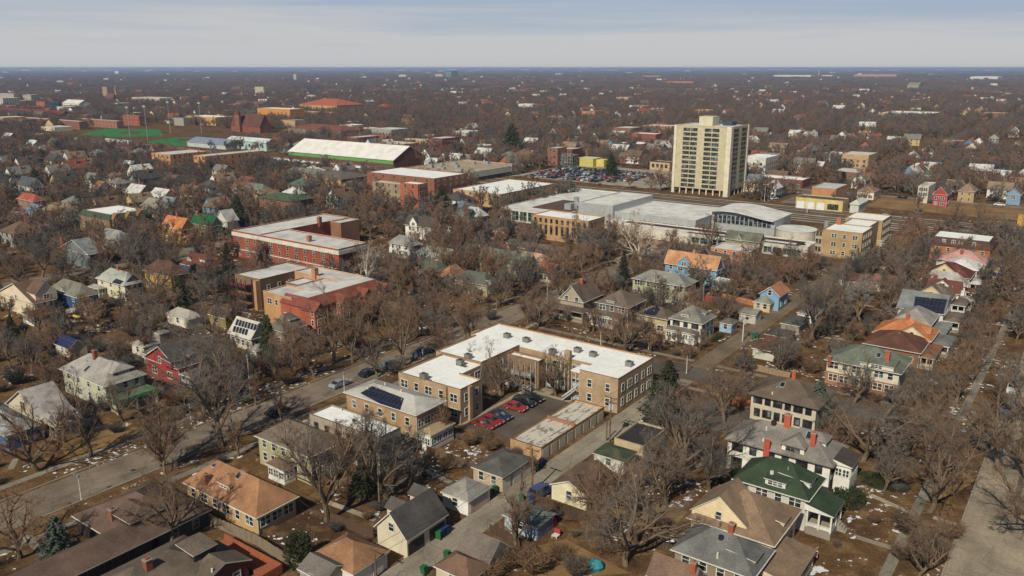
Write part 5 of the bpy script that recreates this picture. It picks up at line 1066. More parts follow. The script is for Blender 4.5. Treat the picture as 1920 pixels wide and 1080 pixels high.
for q in [(638,724,(150,160,172),'silver blue hatchback parked beside the white lamp post','sedan'),(733,688,(110,124,140),'grey blue sedan parked on the street by the courtyard apartments','sedan'),(796,663,(58,84,116),'blue car parked on the street before the white roof','sedan'),(520,776,(56,24,26),'dark maroon sedan driving along the shaded street','sedan'),(692,703,(40,42,46),'black car under the street tree by the solar two-flat','sedan'),(1188,486,(40,58,96),'dark blue car on the street left of the pale sycamore','suv'),(1224,487,(36,50,84),'navy car on the street right of the pale sycamore','sedan'),(1040,520,(30,30,34),'black car on the street near the tan gabled house','sedan')]:
    carpx(q[0],q[1],NV,q[2],q[3],q[4],group=STG)
carpx(1897,735,NV,(220,222,222),'white pickup truck parked on the right hand street','pickup',group=STG); carpx(1881,783,NV,(64,66,92),'dark blue grey car parked on the right hand street','sedan',group=STG)
x,y=G(1013,927); car(x+.3,y,R(82),(64,82,130),'blue van parked beside the cream gabled garage in the alley','suv')
x,y=G(892,458); car(x,y,0,(26,32,44),'black car between small garages near the orange fence','sedan')
for i,(px,py,c,w) in enumerate([(1667,447,(200,206,212),'white'),(1682,448,(70,40,44),'maroon'),(1697,449,(40,42,50),'black'),(1738,452,(110,112,120),'grey'),(1722,466,(60,110,170),'blue')]): carpx(px,py,NV,c,w+' car parked behind yellow brick apartments by the railway','sedan',parts=False,group='cars in the railway side lot')
for i,(px,py,c,w) in enumerate([(1451,374,(226,226,226),'white'),(1459,371,(40,46,56),'black'),(1466,368.5,(50,70,80),'teal grey'),(1473,366,(40,70,84),'dark teal')]): carpx(px,py,R(70),c,w+' car parked along the lane left of the yellow depot','sedan',parts=False,group='cars beside the yellow depot')
for px,py,c,l in [(1692,372,(30,34,42),'black car on the railway street near the field'),(1745,381,(36,50,80),'dark blue car on the railway street by the red house'),(1874,386,(232,232,230),'white van parked before the blue twin gabled house')]: carpx(px,py,0,c,l,'sedan',parts=False)
cc=[('black',(28,30,34)),('dark blue',(36,52,84)),('white',(226,228,228)),('silver',(164,168,172)),('red',(200,24,20)),('grey',(96,100,104)),('maroon',(104,28,30)),('black',(36,38,40)),('dark blue',(44,62,90))]
rr=random.Random(5)
for r,(yy,x0,x1) in enumerate([(452,-312,-262),(458,-312,-250),(467,-314,-244),(473,-314,-240),(482,-316,-246),(488,-316,-240),(497,-318,-246),(503,-318,-248)]):
    x=x0
    while x<x1:
        if rr.random()<.82:
            w,c=rr.choice(cc); x_=x+rr.uniform(-.2,.2)
            car(x_,yy+rr.uniform(-.3,.3),NV,c,'%s car at %s of row %s, store lot'%(w,('left end','left middle','centre','right middle','right end')[min(4,int((x-x0)/(x1-x0)*5))],('nearest the railway','second from the railway','third from the railway','fourth from the railway','fifth from the railway','sixth from the railway','second nearest the shops','nearest the shops')[r]),rr.choice(('sedan','suv')),parts=False,group='cars in the store parking lot')
        x+=3.1
# ================================================================== POLES, LAMPS, BINS, FENCES, ROOF UNITS
WOODP=M('wood',(120,96,76)); PALEP=M('plain',(214,210,200))
def upole(px,py,top,label,arms=1,trans=0,mat=None,wide=1.3):
    x,y=G(px,py); h=height_at(x,y,top); e=empty('utility_pole',(x,y,0),label,'utility pole')
    mb=MB(); mb.tube([(0,0,0),(0,0,h)],[.17,.11],8); mb.build('pole',[mat or WOODP],e)
    for k in range(arms):
        mb=MB(); z=h-.4-k*.9; mb.box(-wide,wide,-.07,.07,z,z+.14); 
        for u in (-1,-.55,.55,1): mb.tube([(u*wide*.95,0,z+.14),(u*wide*.95,0,z+.34)],[.05,.03],6)
        mb.build('crossarm',[mat or WOODP],e)
    for k in range(trans):
        mb=MB(); a=k*2.1+.5; mb.tube([(.4*math.cos(a),.4*math.sin(a),h-2.6),(.4*math.cos(a),.4*math.sin(a),h-1.5)],[.24,.24],10); mb.build('transformer',[P(190,194,198)],e)
    return (x,y,h)
def lamp(px,py,top,label,head='globe',mat=None):
    x,y=G(px,py); h=height_at(x,y,top); e=empty('street_lamp',(x,y,0),label,'street lamp','street lamps along the streets')
    mb=MB(); mb.tube([(0,0,0),(0,0,.5),(0,0,h-.6)],[.16,.1,.07],8); mb.build('post',[mat or PALEP],e)
    mb=MB(); mb.tube([(0,0,h-.6),(0,0,h-.45),(0,0,h-.1),(0,0,h+.1)],[.1,.24,.2,.03],10); mb.build('lantern',[P(120,140,140)],e)
def wire(a,b,sag=.7,lab='thin wire hanging between alley utility poles'):
    mb=MB(); n=10; pts=[(a[0]+(b[0]-a[0])*i/n,a[1]+(b[1]-a[1])*i/n,a[2]+(b[2]-a[2])*i/n-sag*4*(i/n)*(1-i/n)) for i in range(n+1)]
    mb.tube(pts,[.025]*(n+1),4,cap=False); o=mb.build('power_line',[P(70,66,62)]); tag(o,lab,'power line','wires over the alleys')
p1=upole(1143,829,743,'utility pole with crossarms and transformers behind the long garage row',2,3); p1b=upole(1137,826,788,'short brown utility pole stub beside the transformer pole',0)
p2=upole(998,924,840,'thin utility pole beside the tan dark-roofed garage',1); p3=upole(712,955,850,'thin pale pole behind the beige coach house',0,0,M('wood',(140,122,100))); p4=upole(705,1084,1032,'utility pole at the bottom edge beside the brown pyramid garage',1)
p5=upole(1392,640,590,'pale utility pole with crossarm beside the narrow alley',1,1,PALEP); p6=upole(842,470,424,'utility pole with three white transformers near the teal gabled house',1,3,PALEP); p7=upole(897,462,412,'grey utility pole beside the yellow green pine',1,1,PALEP); p8=upole(1648,479,450,'utility pole with crossarms beside the yellow brick apartments',2,1,PALEP); p9=upole(1433,378,345,'tall pole by the lane left of the yellow depot',1,0,PALEP)
upole(1334,560,520,'thin pole between orange fences behind the sage apartments',1); upole(1513,400,370,'railway pole in front of the white drum',1,0,PALEP); upole(1657,428,400,'railway pole right of yellow brick apartments',1,0,PALEP); upole(1756,398,372,'railway pole beside the dry field',1)
for i,(px,py,t) in enumerate([(573,292,278),(619,296,279),(682,303,280),(714,306,284)]): upole(px,py,t,('westmost','second','third','eastmost')[i]+' pole standing before the green walled train shed',1)
for a,c in ((p1,p2),(p2,p4),(p1,p5)): wire((a[0]-1,a[1],a[2]-.2),(c[0]-1,c[1],c[2]-.2)); wire((a[0]+1,a[1],a[2]-.2),(c[0]+1,c[1],c[2]-.2))
wire((p4[0],p4[1],p4[2]-.5),(*G(566,980),4.),.5,'wire from bottom edge pole across the yard to the bungalow')
wire((p1[0],p1[1],p1[2]-3),(*G(1240,840),3.5),.3,'drop wire from transformer pole to black-roofed garage')
for px,py,t,l in [(153,938,890,'pale lamp post beside the street near the dark brown ranch'),(646,737,698,'white lamp post by the solar-panelled two-flat'),(359,795,757,'lamp post on the lawn beyond the street'),(793,673,655,'short lamp post by the courtyard apartments'),(1216,656,625,'lamp post at the cross street before the tan solar house'),(1126,650,622,'thin lamp post before the brown shingled house'),(1026,560,527,'lamp post on the main street by the tan gabled house'),(470,745,665,'tall thin post beside the red gabled house'),(975,640,610,'pale post near the white courtyard roof corner'),(1287,700,668,'small post at the alley mouth beside the cross street')]: lamp(px,py,t,l)
for px,py,t in [(244,258,200),(277,262,198),(320,250,190),(378,250,192)]:
    x,y=G(px,py); h=height_at(x,y,t); e=empty('floodlight_mast',(x,y,0),'tall floodlight mast standing at the green turf field','floodlight mast','floodlight masts around the turf field'); mb=MB(); mb.tube([(0,0,0),(0,0,h)],[.35,.2],8); mb.build('mast',[STEEL],e); mb=MB(); mb.box(-2.4,2.4,-.3,.3,h-1.6,h); mb.build('lamp_bank',[P(170,170,170)],e)
BINM={}
def wbin(px,py,c,label):
    x,y=G(px,py); k=c
    if k not in BINM:
        b=MB(); b.prism([(-.28,-.32,.1),(.28,-.32,.1),(.34,-.36,1.),(-.34,-.36,1.)],(0,.7,0)); l=MB(); l.prism([(-.38,-.42,1.005),(.38,-.42,1.005),(.38,.36,1.1),(-.38,.36,1.1)],(0,0,.06)); w=MB()
        for sx in (-.25,.25): w.tube([(sx-.05,.38,.13),(sx+.05,.38,.13)],[.13,.13],8)
        BINM[k]=(b.mesh('bin',[P(*c)]),l.mesh('lid',[P(*c)]),w.mesh('wheel',[TIRE]))
    e=empty('wheelie_bin',(x,y,.02),label,'wheelie bin','wheelie bins along the alleys',random.uniform(-.4,.4)+R(-90),1.15); a,l,w=BINM[k]; link('body',a,parent=e); link('lid',l,parent=e); link('wheel',w,parent=e)
GRB=(20,110,62); BLB=(28,52,110)
for px,py,c,l in [(823,1010,GRB,'green wheelie bin outside the beige coach house'),(830,1005,BLB,'blue wheelie bin next to green bin by the beige coach house'),(837,1000,BLB,'second blue wheelie bin by the beige coach house doors'),(1005,882,GRB,'green wheelie bin beside the long garage row corner'),(1012,877,BLB,'blue wheelie bin at the long garage row corner'),(1016,872,BLB,'blue wheelie bin tucked against the first garage door'),(927,924,GRB,'green wheelie bin at the white pyramid-roofed garage'),(838,1048,GRB,'green wheelie bin lying in the alley by the cream garage'),(1412,635,GRB,'green wheelie bin in front of the dark red garage'),(1418,632,(24,110,120),'teal wheelie bin in front of the dark red garage'),(1422,600,GRB,'green wheelie bin beside the pale grey garage'),(795,1076,GRB,'green wheelie bin near the bottom of the alley'),(978,940,GRB,'green wheelie bin behind the pale blue garage'),(998,944,BLB,'blue wheelie bin behind the pale blue garage')]: wbin(px,py,c,l)
def fence(pts,h,mat,label,post=None,px=True):
    q=[G(*p) for p in pts] if px else pts; x,y=q[0]; e=empty('fence',(x,y,0),label,'fence'); b=MB(); pb=[]
    for (xa,ya),(xb,yb) in zip(q,q[1:]):
        d=Vector((xb-xa,yb-ya)); L=d.length; d/=L; n=Vector((-d.y,d.x))*.03; m=max(1,int(L/.24))
        for i in range(m):
            a=Vector((xa,ya))+d*(L*i/m); c=Vector((xa,ya))+d*(L*(i+.86)/m); hh=h+random.uniform(-.05,.05)
            b.prism([(a.x-n.x,a.y-n.y,.02),(c.x-n.x,c.y-n.y,.02),(c.x-n.x,c.y-n.y,hh),(a.x-n.x,a.y-n.y,hh)],(2*n.x,2*n.y,0))
        k=max(1,int(L/2.4))
        for i in range(k+1): a=Vector((xa,ya))+d*(L*i/k)+n*3; b.box(a.x-.06,a.x+.06,a.y-.06,a.y+.06,0,h+.08)
    b.build('fence_boards',[mat],e,(x,y,0))
fence([(392,984),(480,1022),(567,1078)],1.9,M('wood',(150,130,106)),'weathered grey wood fence between the deck and the bungalow yard'); fence([(800,852),(890,884)],1.8,M('wood',(122,96,70)),'brown wood fence in front of snow patch by the tan garage'); fence([(995,940),(1163,1004)],1.7,M('wood',(92,72,56)),'dark brown fence behind the pale blue garage'); fence([(918,1000),(985,1030),(1005,1040)],1.6,M('wood',(96,76,60)),'dark fence beside the cream grey-roofed garage'); fence([(1372,760),(1412,768)],2.,M('wood',(176,106,50)),'orange cedar fence left of the beige stucco house'); fence([(1353,560),(1418,575)],1.8,M('wood',(200,130,60)),'golden wood fence behind the sage apartments'); fence([(1300,560),(1340,568)],2.,M('wood',(190,66,34)),'orange red fence panel beside the rear white porch'); fence([(912,462),(975,470)],1.8,M('wood',(206,84,40)),'bright orange fence behind the sage-roofed house'); fence([(612,975),(700,1010)],1.7,M('wood',(104,80,62)),'brown fence beside the beige coach house'); fence([(895,815),(962,842)],1.8,M('wood',(110,82,60)),'brown fence at the edge of the courtyard parking lot'); fence([(1180,1010),(1260,1040)],1.7,M('wood',(100,78,60)),'brown backyard fence beside the blue-grey-roofed house'); fence([(1395,690),(1480,710)],1.5,M('wood',(170,140,104)),'pale tan fence along the cross street'); fence([(705,985),(722,1000)],1.6,M('wood',(104,80,62)),'short dark fence beside the beige gable wall'); fence([(800,470),(835,478)],1.6,M('wood',(200,100,50)),'orange fence behind the small grey gabled house')
# orange deck
x,y=-92,62.5; e=empty('wooden_deck',(x,y,0),'orange red stained wooden deck beside the grey brown house','deck'); mb=MB(); mb.box(-100.5,-87,61.4,64.,.2,.8); mb.box(-89.3,-87,55.5,61.39,.2,.8); mb.build('deck_floor',[ORANGEW],e,(x,y,0)); mb=MB()
for q in ((-100.5,-87,63.9,64.),(-87.1,-87,55.5,63.89),(-89.3,-87.15,55.5,55.6)): mb.box(*q,1.6,1.7); mb.box(*q,.9,1.5)
mb.build('railing',[ORANGEW],e,(x,y,0))
# roof top air conditioners
def acu(px,py,z,label):
    x,y=G(px,py,z); e=empty('air_conditioner',(x,y,z-.28),label,'air conditioner','air conditioners on the white courtyard roof'); mb=MB(); mb.box(-.75,.75,-.6,.6,.15,1.15); mb.box(-.8,.8,-.65,.65,1.152,1.22); mb.build('body',[M('metal',(136,134,128))],e); mb=MB(); mb.tube([(0,0,1.225),(0,0,1.34)],[.45,.42],14); mb.build('fan_grille',[P(70,70,70)],e); mb=MB()
    for s in (-.6,.6): mb.box(s-.06,s+.06,-.7,.7,0,.148)
    mb.box(.9,1.7,-.5,.5,0,.04); mb.build('skid',[P(120,112,104)],e)
for px,py,l in [(951,632,'rooftop air conditioner nearest the yellow corner notch'),(987,640,'rooftop air conditioner beside the small roof pipes'),(1083,659,'rooftop air conditioner just past the brick chimney'),(1112,667,'rooftop air conditioner with small red vent beside it'),(1180,685,'rooftop air conditioner alone on the east wing'),(878,671,'rooftop air conditioner north of the brick roof divide'),(863,682,'rooftop air conditioner south of the brick roof divide'),(795,708,'rooftop air conditioner on the west wing under twigs'),(1036,662,'low rooftop air conditioner hidden by courtyard tree')]: acu(px,py,7.6,l)
# play things and yard bits
x,y=G(136,600); e=empty('playset',(x,y,0),'wooden playset with yellow spiral slide beside the dark blue house','playset'); mb=MB()
for a in (-1,1):
    for c in (-1,1): mb.box(a-.08,a+.08,c-.08,c+.08,0,2.6)
mb.box(-1.1,1.1,-1.1,1.1,1.4,1.5); mb.build('tower',[CEDAR],e); mb=MB(); mb.prism([(-1.3,-1.3,2.6),(1.3,-1.3,2.6),(0,-1.3,3.5)],(0,2.6,0)); mb.build('roof',[P(200,196,186)],e); mb=MB(); mb.tube([(1.1+.9*math.sin(t*.5)*1.2,.9-.9*math.cos(t*.5),1.5-1.3*t/9) for t in range(10)],[.4]*10,10); mb.build('slide',[P(226,190,20)],e)
x,y=G(1117,1066); o=MB(); o.tube([(0,0,0),(0,0,.6),(0,0,1.2),(0,0,1.5)],[1.1,1.2,.8,.1],9); o=o.build('tarp_cover',[M('plain',(10,150,170))]); o.location=(x,y,0); tag(o,'turquoise tarpaulin bundle standing in the yard','tarpaulin')
x,y=G(1102,1062); o=MB(); o.tube([(0,0,0),(0,0,.7),(0,0,1.1)],[1.,.9,.1],9); o=o.build('tarp_cover',[P(110,130,110)]); o.location=(x,y,0); tag(o,'grey green covered heap beside turquoise tarpaulin','tarpaulin')
x,y=G(1042,1008); e=empty('garden_chair',(x,y,0),'red and white garden chair on the brown lawn','chair'); mb=MB(); mb.box(-.5,.5,-.5,.5,.4,.5); mb.build('seat',[WHITE],e); mb=MB(); mb.box(-.5,.5,.42,.5,.51,1.3); mb.build('backrest',[P(206,30,20)],e); mb=MB()
for a in (-.4,.4):
    for c in (-.4,.4): mb.box(a-.06,a+.06,c-.06,c+.06,0,.39)
mb.build('leg',[WHITE],e)
x,y=G(1036,986); o=MB(); o.prism([(-.4,-.4,0),(.4,-.4,0),(.45,-.45,1.2),(-.45,-.45,1.2)],(0,.9,0)); o.box(-.48,.48,-.48,.5,1.205,1.3); o=o.build('rain_barrel',[P(190,28,24)]); o.location=(x,y,0); tag(o,'red upright barrel against the pale blue garage','barrel')
x,y=G(1515,1052); e=empty('flag',(x,y,0),'flag with stripes on a slanted pole by the tan porch','flag'); mb=MB(); mb.tube([(0,0,1.2),(1.4,-.6,3.2)],[.04,.03],6); mb.build('flagpole',[WHITE],e); mb=MB()
for i in range(7): mb.box(.75,1.35,-.43-.005,-.43+.005,1.2+i*.2,1.2+i*.2+.2,i%2)
mb.box(.75,1.05,-.437,-.423,2.2,2.602,2); mb.build('cloth',[P(190,40,50),WHITE,P(40,50,110)],e)
# ================================================================== SNOW LEFT IN PATCHES
rs=random.Random(11); mb=MB(); sno=0
def blob(x,y,r,z):
    n=10; a0=rs.random()*6.28; el=rs.uniform(.35,.9); rot=rs.random()*3.14; pts=[]
    for i in range(n):
        a=2*math.pi*i/n+a0; q=r*rs.uniform(.45,1.15); u,v=q*math.cos(a),q*el*math.sin(a); pts.append((x+u*math.cos(rot)-v*math.sin(rot),y+u*math.sin(rot)+v*math.cos(rot),z))
    c=(x,y,z+.05*min(1,r))
    for i in range(n): mb.poly([pts[i],pts[(i+1)%n],c])
def snowpx(px,py,wx,wy,n,r=.5):
    k=max(2,n//9)
    for c in range(k):
        cx,cy=G(px+rs.gauss(0,wx),py+rs.gauss(0,wy)); sg=rs.uniform(.3,1.1)*r*1.6; el=rs.uniform(1,3)
        for i in range(max(3,int(n/k*rs.uniform(.4,1.4)))):
            x,y=cx+rs.gauss(0,sg*el),cy+rs.gauss(0,sg)
            if not taken(x,y,-.2) and not onroad(x,y,-1.): blob(x,y,r*(.15+.9*rs.random()**2.5),.045+.0006*(len(mb.v)%30))
for q in [(890,845,26,10,60,.7),(610,688,36,12,60,.7),(560,780,14,12,24,.8),(640,655,30,10,30,.6),(545,800,18,8,20,.6),(130,945,30,10,40,.4),(60,1045,14,10,30,.6),(50,1065,20,8,20,.5),(50,870,22,12,30,.5),(270,845,60,10,40,.4),(350,770,50,14,40,.4),(330,750,30,8,20,.5),(700,670,10,6,8,.5),(1000,735,12,6,10,.5),(1040,745,24,5,24,.4),(985,755,8,14,14,.5),(1250,700,60,18,60,.4),(1240,620,60,20,60,.4),(1130,650,40,14,40,.5),(1000,625,20,6,14,.5),(1330,700,30,16,40,.5),(1610,910,20,6,14,.4),(1690,930,14,5,14,.4),(1660,985,14,14,20,.5),(1590,985,14,8,20,.7),(1525,1062,8,20,24,.8),(1570,1060,20,12,12,.4),(1640,1030,22,14,16,.4),(1790,800,16,70,30,.6),(1700,790,40,60,30,.4),(1740,860,24,26,24,.5),(1830,640,26,40,60,.5),(1840,560,30,24,40,.5),(1530,650,40,16,50,.5),(1560,640,40,16,40,.5),(1400,700,40,12,40,.5),(1215,895,40,20,60,.4),(1240,960,50,24,60,.5),(1170,1005,40,20,50,.5),(1290,930,30,14,40,.4),(1010,965,30,12,40,.4),(955,995,16,10,30,.6),(770,1035,14,8,20,.6),(700,1000,30,24,50,.4),(560,1010,30,16,50,.5),(600,1040,20,14,24,.5),(880,920,20,8,30,.6),(640,900,30,20,30,.4),(240,610,40,14,60,.6),(330,590,30,12,30,.6),(180,600,40,10,40,.6),(400,480,40,12,40,.7),(460,560,20,8,20,.5),(200,530,40,8,40,.7),(30,830,20,12,20,.5),(300,590,26,8,20,.7),(930,560,40,16,50,.6),(850,600,50,20,60,.6),(760,600,40,20,40,.6),(1100,560,20,8,20,.5),(1700,560,30,8,30,.6),(1480,540,60,12,50,.7),(1180,560,20,8,14,.6),(1800,520,30,8,30,.7),(820,570,60,30,60,.5),(430,650,40,16,30,.5)]: snowpx(*q)
for xs,ya,yb,n in ((-142.8,60,165,70),(-128.6,60,165,60),(-148.,60,165,70),(-142.6,180,300,80),(-129.6,180,300,80),(-123.6,62,110,50),(-15.6,110,330,130),(-19,110,330,130),(-76.9,180,290,40)):
    for i in range(n):
        if i%5==0: yc=rs.uniform(ya,yb)
        x,y=xs+rs.gauss(0,.4),yc+rs.gauss(0,1.1)
        if not taken(x,y,0): blob(x,y,.12+.6*rs.random()**3,.05+.0006*(len(mb.v)%30))
sn_=mb.build('snow',[M('plain',(226,228,234))]); kind(sn_,'stuff')
# ================================================================== TREES
BARK=M('bark',(124,103,82)); BARKP=M('bark',(206,194,178)); BARKD=M('bark',(96,78,66)); TWIG=M('twig',(130,103,82)); TWIGR=M('twig',(138,104,83)); TWIGP=M('twig',(178,160,140)); TWIGY=M('twig',(190,146,66)); TWIGS=M('twig',(120,94,73))
def cone(b,p,q,r,m=0):
    d=(q-p)
    if d.length<1e-5: return
    a=d.orthogonal().normalized(); c=d.normalized().cross(a); i=len(b.v)
    for k in range(3):
        t=k*2.094; v=p+(a*math.cos(t)+c*math.sin(t))*r; b.v.append((v.x,v.y,v.z))
    b.v.append((q.x,q.y,q.z))
    for k in range(3): b.f.append((i+k,i+(k+1)%3,i+3)); b.m.append(m)
def bare_tree(seed,style,dens=1.,tw=.0185,Ht=15.,sides=7):
    """returns trunk builder and crown builder for a leafless tree Ht metres tall"""
    r=random.Random(seed); T=MB(); C=MB(); up=Vector((0,0,1))
    P_={'vase':dict(tr=.2,n=5,ang=.45,l=.52,up=.3),'oval':dict(tr=.26,n=7,ang=.75,l=.40,up=.25),'broad':dict(tr=.22,n=6,ang=1.0,l=.46,up=.12),'slim':dict(tr=.3,n=7,ang=.5,l=.3,up=.35)}[style]
    def grow(p,d,L,rad,lev):
        n=4 if lev<3 else 2; pts=[p]; rads=[rad]; dd=d.copy(); q=p.copy()
        for i in range(n):
            j=.16 if lev<2 else .22
            dd=(dd+Vector((r.gauss(0,j),r.gauss(0,j),r.gauss(0,j*.6)))+up*P_['up']*(.35 if lev<3 else .15)).normalized()
            q=q+dd*L/n; pts.append(q.copy()); rads.append(rad*(1-.72*(i+1)/n) if lev else rad*(1-.35*(i+1)/n))
        if lev<=2: T.tube(pts,rads,(sides,6,4)[lev],cap=False)
        else:
            for a,bq in zip(range(n),range(1,n+1)): cone(C,pts[a],pts[bq]+(pts[bq]-pts[a])*.15,max(rads[a],tw*.8))
        if lev==0: return pts,dd
        if lev==1: k=int(6*dens+.5); l2=L*.5; sp_=.75
        elif lev==2: k=int(6*dens+.5); l2=L*.52; sp_=.8
        elif lev==3: k=int(9*dens+.5); l2=L*.62; sp_=.85
        else: return
        for i in range(k):
            t=.22+.78*(i+r.random())/k; f=t*n; a=min(n-1,int(f)); o=pts[a].lerp(pts[a+1],f-a)
            ax=(pts[a+1]-pts[a]).normalized(); s=ax.orthogonal().normalized(); s.rotate(Matrix.Rotation(r.random()*6.28,3,ax))
            nd=(ax*math.cos(sp_)+s*math.sin(sp_)+up*.15).normalized()
            ll=l2*(1.15-.55*t)*r.uniform(.75,1.2)
            if lev==3:
                e=o+nd*ll+Vector((r.gauss(0,.1),r.gauss(0,.1),r.gauss(0,.1))); cone(C,o,e,tw); 
                m=o.lerp(e,.5); cone(C,m,m+(nd+s*r.choice((-.7,.7))).normalized()*ll*.55,tw*.8)
            else: grow(o,nd,ll,max(rads[a]*.55,tw),lev+1)
    tr=Ht*P_['tr']; pts,dd=grow(Vector((0,0,-.15)),Vector((r.gauss(0,.05),r.gauss(0,.05),1)).normalized(),tr,Ht*.021,0)
    top=pts[-1]; n=P_['n']
    for i in range(n):
        a=6.283*i/n+r.uniform(-.4,.4); ang=P_['ang']*r.uniform(.55,1.15); 
        f=r.uniform(.6,1.) if style!='vase' else r.uniform(.85,1.); o=pts[int(len(pts)*f)-1 if f<1 else -1]
        grow(o,Vector((math.cos(a)*math.sin(ang),math.sin(a)*math.sin(ang),math.cos(ang))),Ht*P_['l']*r.uniform(.8,1.15),Ht*.0125,1)
    grow(top,Vector((r.gauss(0,.12),r.gauss(0,.12),1)).normalized(),Ht*.5,Ht*.014,1)
    zmax=max(v[2] for v in C.v); k=Ht/zmax
    for b in (T,C): b.v=[(x*k,y*k,z*k) for x,y,z in b.v]
    return T,C
TREES={}
for i,(st,sd) in enumerate([('vase',1),('vase',2),('oval',3),('oval',4),('broad',5),('broad',6),('slim',7),('oval',8)]):
    T_,C_=bare_tree(sd,st)
    TREES[(st,i)]=dict(trunk=T_.mesh('trunk_'+st,[BARK]),crown=C_.mesh('twig_crown_'+st,[TWIG]),crownr=C_.mesh('twig_crown_red_'+st,[TWIGR]))
for i,(st,sd) in enumerate([('vase',61),('oval',62),('oval',63),('broad',64),('slim',65)]):
    T_,C_=bare_tree(sd,st,.95,.036,15,5)
    TREES[('far_'+st,i)]=dict(trunk=T_.mesh('trunk_'+st,[BARK]),crown=C_.mesh('twig_crown_'+st,[TWIG]),crownr=C_.mesh('twig_crown_red_'+st,[TWIGR]))
T_,C_=bare_tree(31,'broad',.85,.04,15,8); TREES[('pale',90)]=dict(trunk=T_.mesh('trunk_pale',[BARKP]),crown=C_.mesh('twig_crown_pale',[TWIGP]))
T_,C_=bare_tree(33,'vase',1.1,.03,15,8); TREES[('willow',91)]=dict(trunk=T_.mesh('trunk_willow',[M('bark',(150,120,84))]),crown=C_.mesh('twig_crown_yellow',[TWIGY]))
def shrub_mesh(seed,n=130,mat=None):
    r=random.Random(seed); C=MB()
    for i in range(n):
        a=r.random()*6.28; t=r.random()**.6*1.; d=Vector((math.cos(a)*t*.8,math.sin(a)*t*.8,1)).normalized(); L=r.uniform(.6,1.15); p=Vector((math.cos(a)*.15,math.sin(a)*.15,0)); q=p+d*L; cone(C,p,q,.02)
        for k in range(4): o=p.lerp(q,r.uniform(.3,.9)); cone(C,o,o+Vector((r.gauss(0,.25),r.gauss(0,.25),r.uniform(.05,.35))),.014)
    return C.mesh('shrub_twigs',[mat or TWIGS])
SHR=[shrub_mesh(s) for s in (1,2,3)]
def conifer_mesh(seed,H_=10.,W_=2.6,shape='spruce',mat=None):
    r=random.Random(seed); T=MB(); C=MB(); T.tube([(0,0,-.1),(0,0,H_*.5),(0,0,H_*.97)],[.2,.12,.02],7)
    if shape=='spruce':
        lv=int(H_*3.2)
        for i in range(lv):
            t=i/lv; z=.6+(H_-.7)*t; R_=W_*(1-t)**.85*r.uniform(.8,1.1)+.12; k=max(5,int(13*(1-t))+4)
            for j in range(k):
                a=6.283*(j+r.random()*.8)/k; L=R_*r.uniform(.7,1.12); dirv=Vector((math.cos(a),math.sin(a),-.18+.3*t)); p=Vector((0,0,z)); q=p+dirv*L; sd=Vector((-math.sin(a),math.cos(a),0))
                for m in range(5):
                    f=.25+.75*(m+r.random())/5; o=p.lerp(q,f); w=.16+.34*(1-t)*f*.9; tip=o+dirv*w*1.3+Vector((0,0,-.12))
                    cone(C,o+sd*r.uniform(-w,w)*.6,tip+sd*r.uniform(-w,w),.13)
                    cone(C,o,o+sd*r.choice((-1,1))*w+dirv*w*.5+Vector((0,0,-.08)),.12)
    else:
        n=1500
        for i in range(n):
            z=r.random(); R_=(W_*math.sin(math.pi*min(1,z*.8+.14))**.6 if shape=='round' else W_*(1-z**3)**.5*min(1,.55+z*2)); a=r.random()*6.283; rr_=R_*r.random()**.35*r.uniform(.85,1.08); zz=.1+z*(H_-.2); p=Vector((rr_*math.cos(a),rr_*math.sin(a),zz)); cone(C,p,p+Vector((math.cos(a)*.25+r.gauss(0,.2),math.sin(a)*.25+r.gauss(0,.2),r.uniform(.1,.55))),.12)
    return T.mesh('trunk_'+shape,[BARKD]),C.mesh('needle_crown_'+shape,[mat])
NB=M('needle',(84,98,84)); NG=M('needle',(62,68,38)); ND=M('needle',(56,58,36)); NY=M('needle',(124,110,52))
CON={'blue spruce':conifer_mesh(1,10,2.9,'spruce',NB),'spruce':conifer_mesh(2,12,3.2,'spruce',ND),'cedar':conifer_mesh(3,6,2.2,'round',NG),'column':conifer_mesh(4,8,1.2,'column',NG),'pine':conifer_mesh(5,9,2.8,'spruce',NY),'dark':conifer_mesh(6,9,2.5,'spruce',NG)}
tcount=0; used={}
def uniq(l):
    used[l]=used.get(l,0)+1; return l
def near_named(x,y,n=2):
    q=[]
    for b in BLD:
        if b[4]:
            cx,cy=(b[0]+b[1])/2,(b[2]+b[3])/2; dx=max(b[0]-x,0,x-b[1]); dy=max(b[2]-y,0,y-b[3]); q.append((math.hypot(dx,dy)+.15*math.hypot(cx-x,cy-y),b[4],cx,cy))
    q.sort(); return q[:n]
def tree_label(x,y,adj,noun):
    a,b=near_named(x,y); base='%s %s %s the %s'%(adj,noun,rel(x,y,a[2],a[3]),a[1])
    if base not in used: used[base]=1; return base
    l='%s, %s the %s'%(base,rel(x,y,b[2],b[3]),b[1])
    if l not in used and len(l.split())<=16: used[l]=1; return l
    for w in ('shorter','leaning','sparser','paler','thicker','wider'):
        for o in (base,):
            l2=w+' '+o
            if l2 not in used: used[l2]=1; return l2
    return base
ADJ={'far_vase':'vase shaped','far_oval':'rounded','far_broad':'wide spreading','far_slim':'slender','vase':'vase shaped','oval':'rounded','broad':'wide spreading','slim':'slender','pale':'white barked','willow':'golden yellow'}
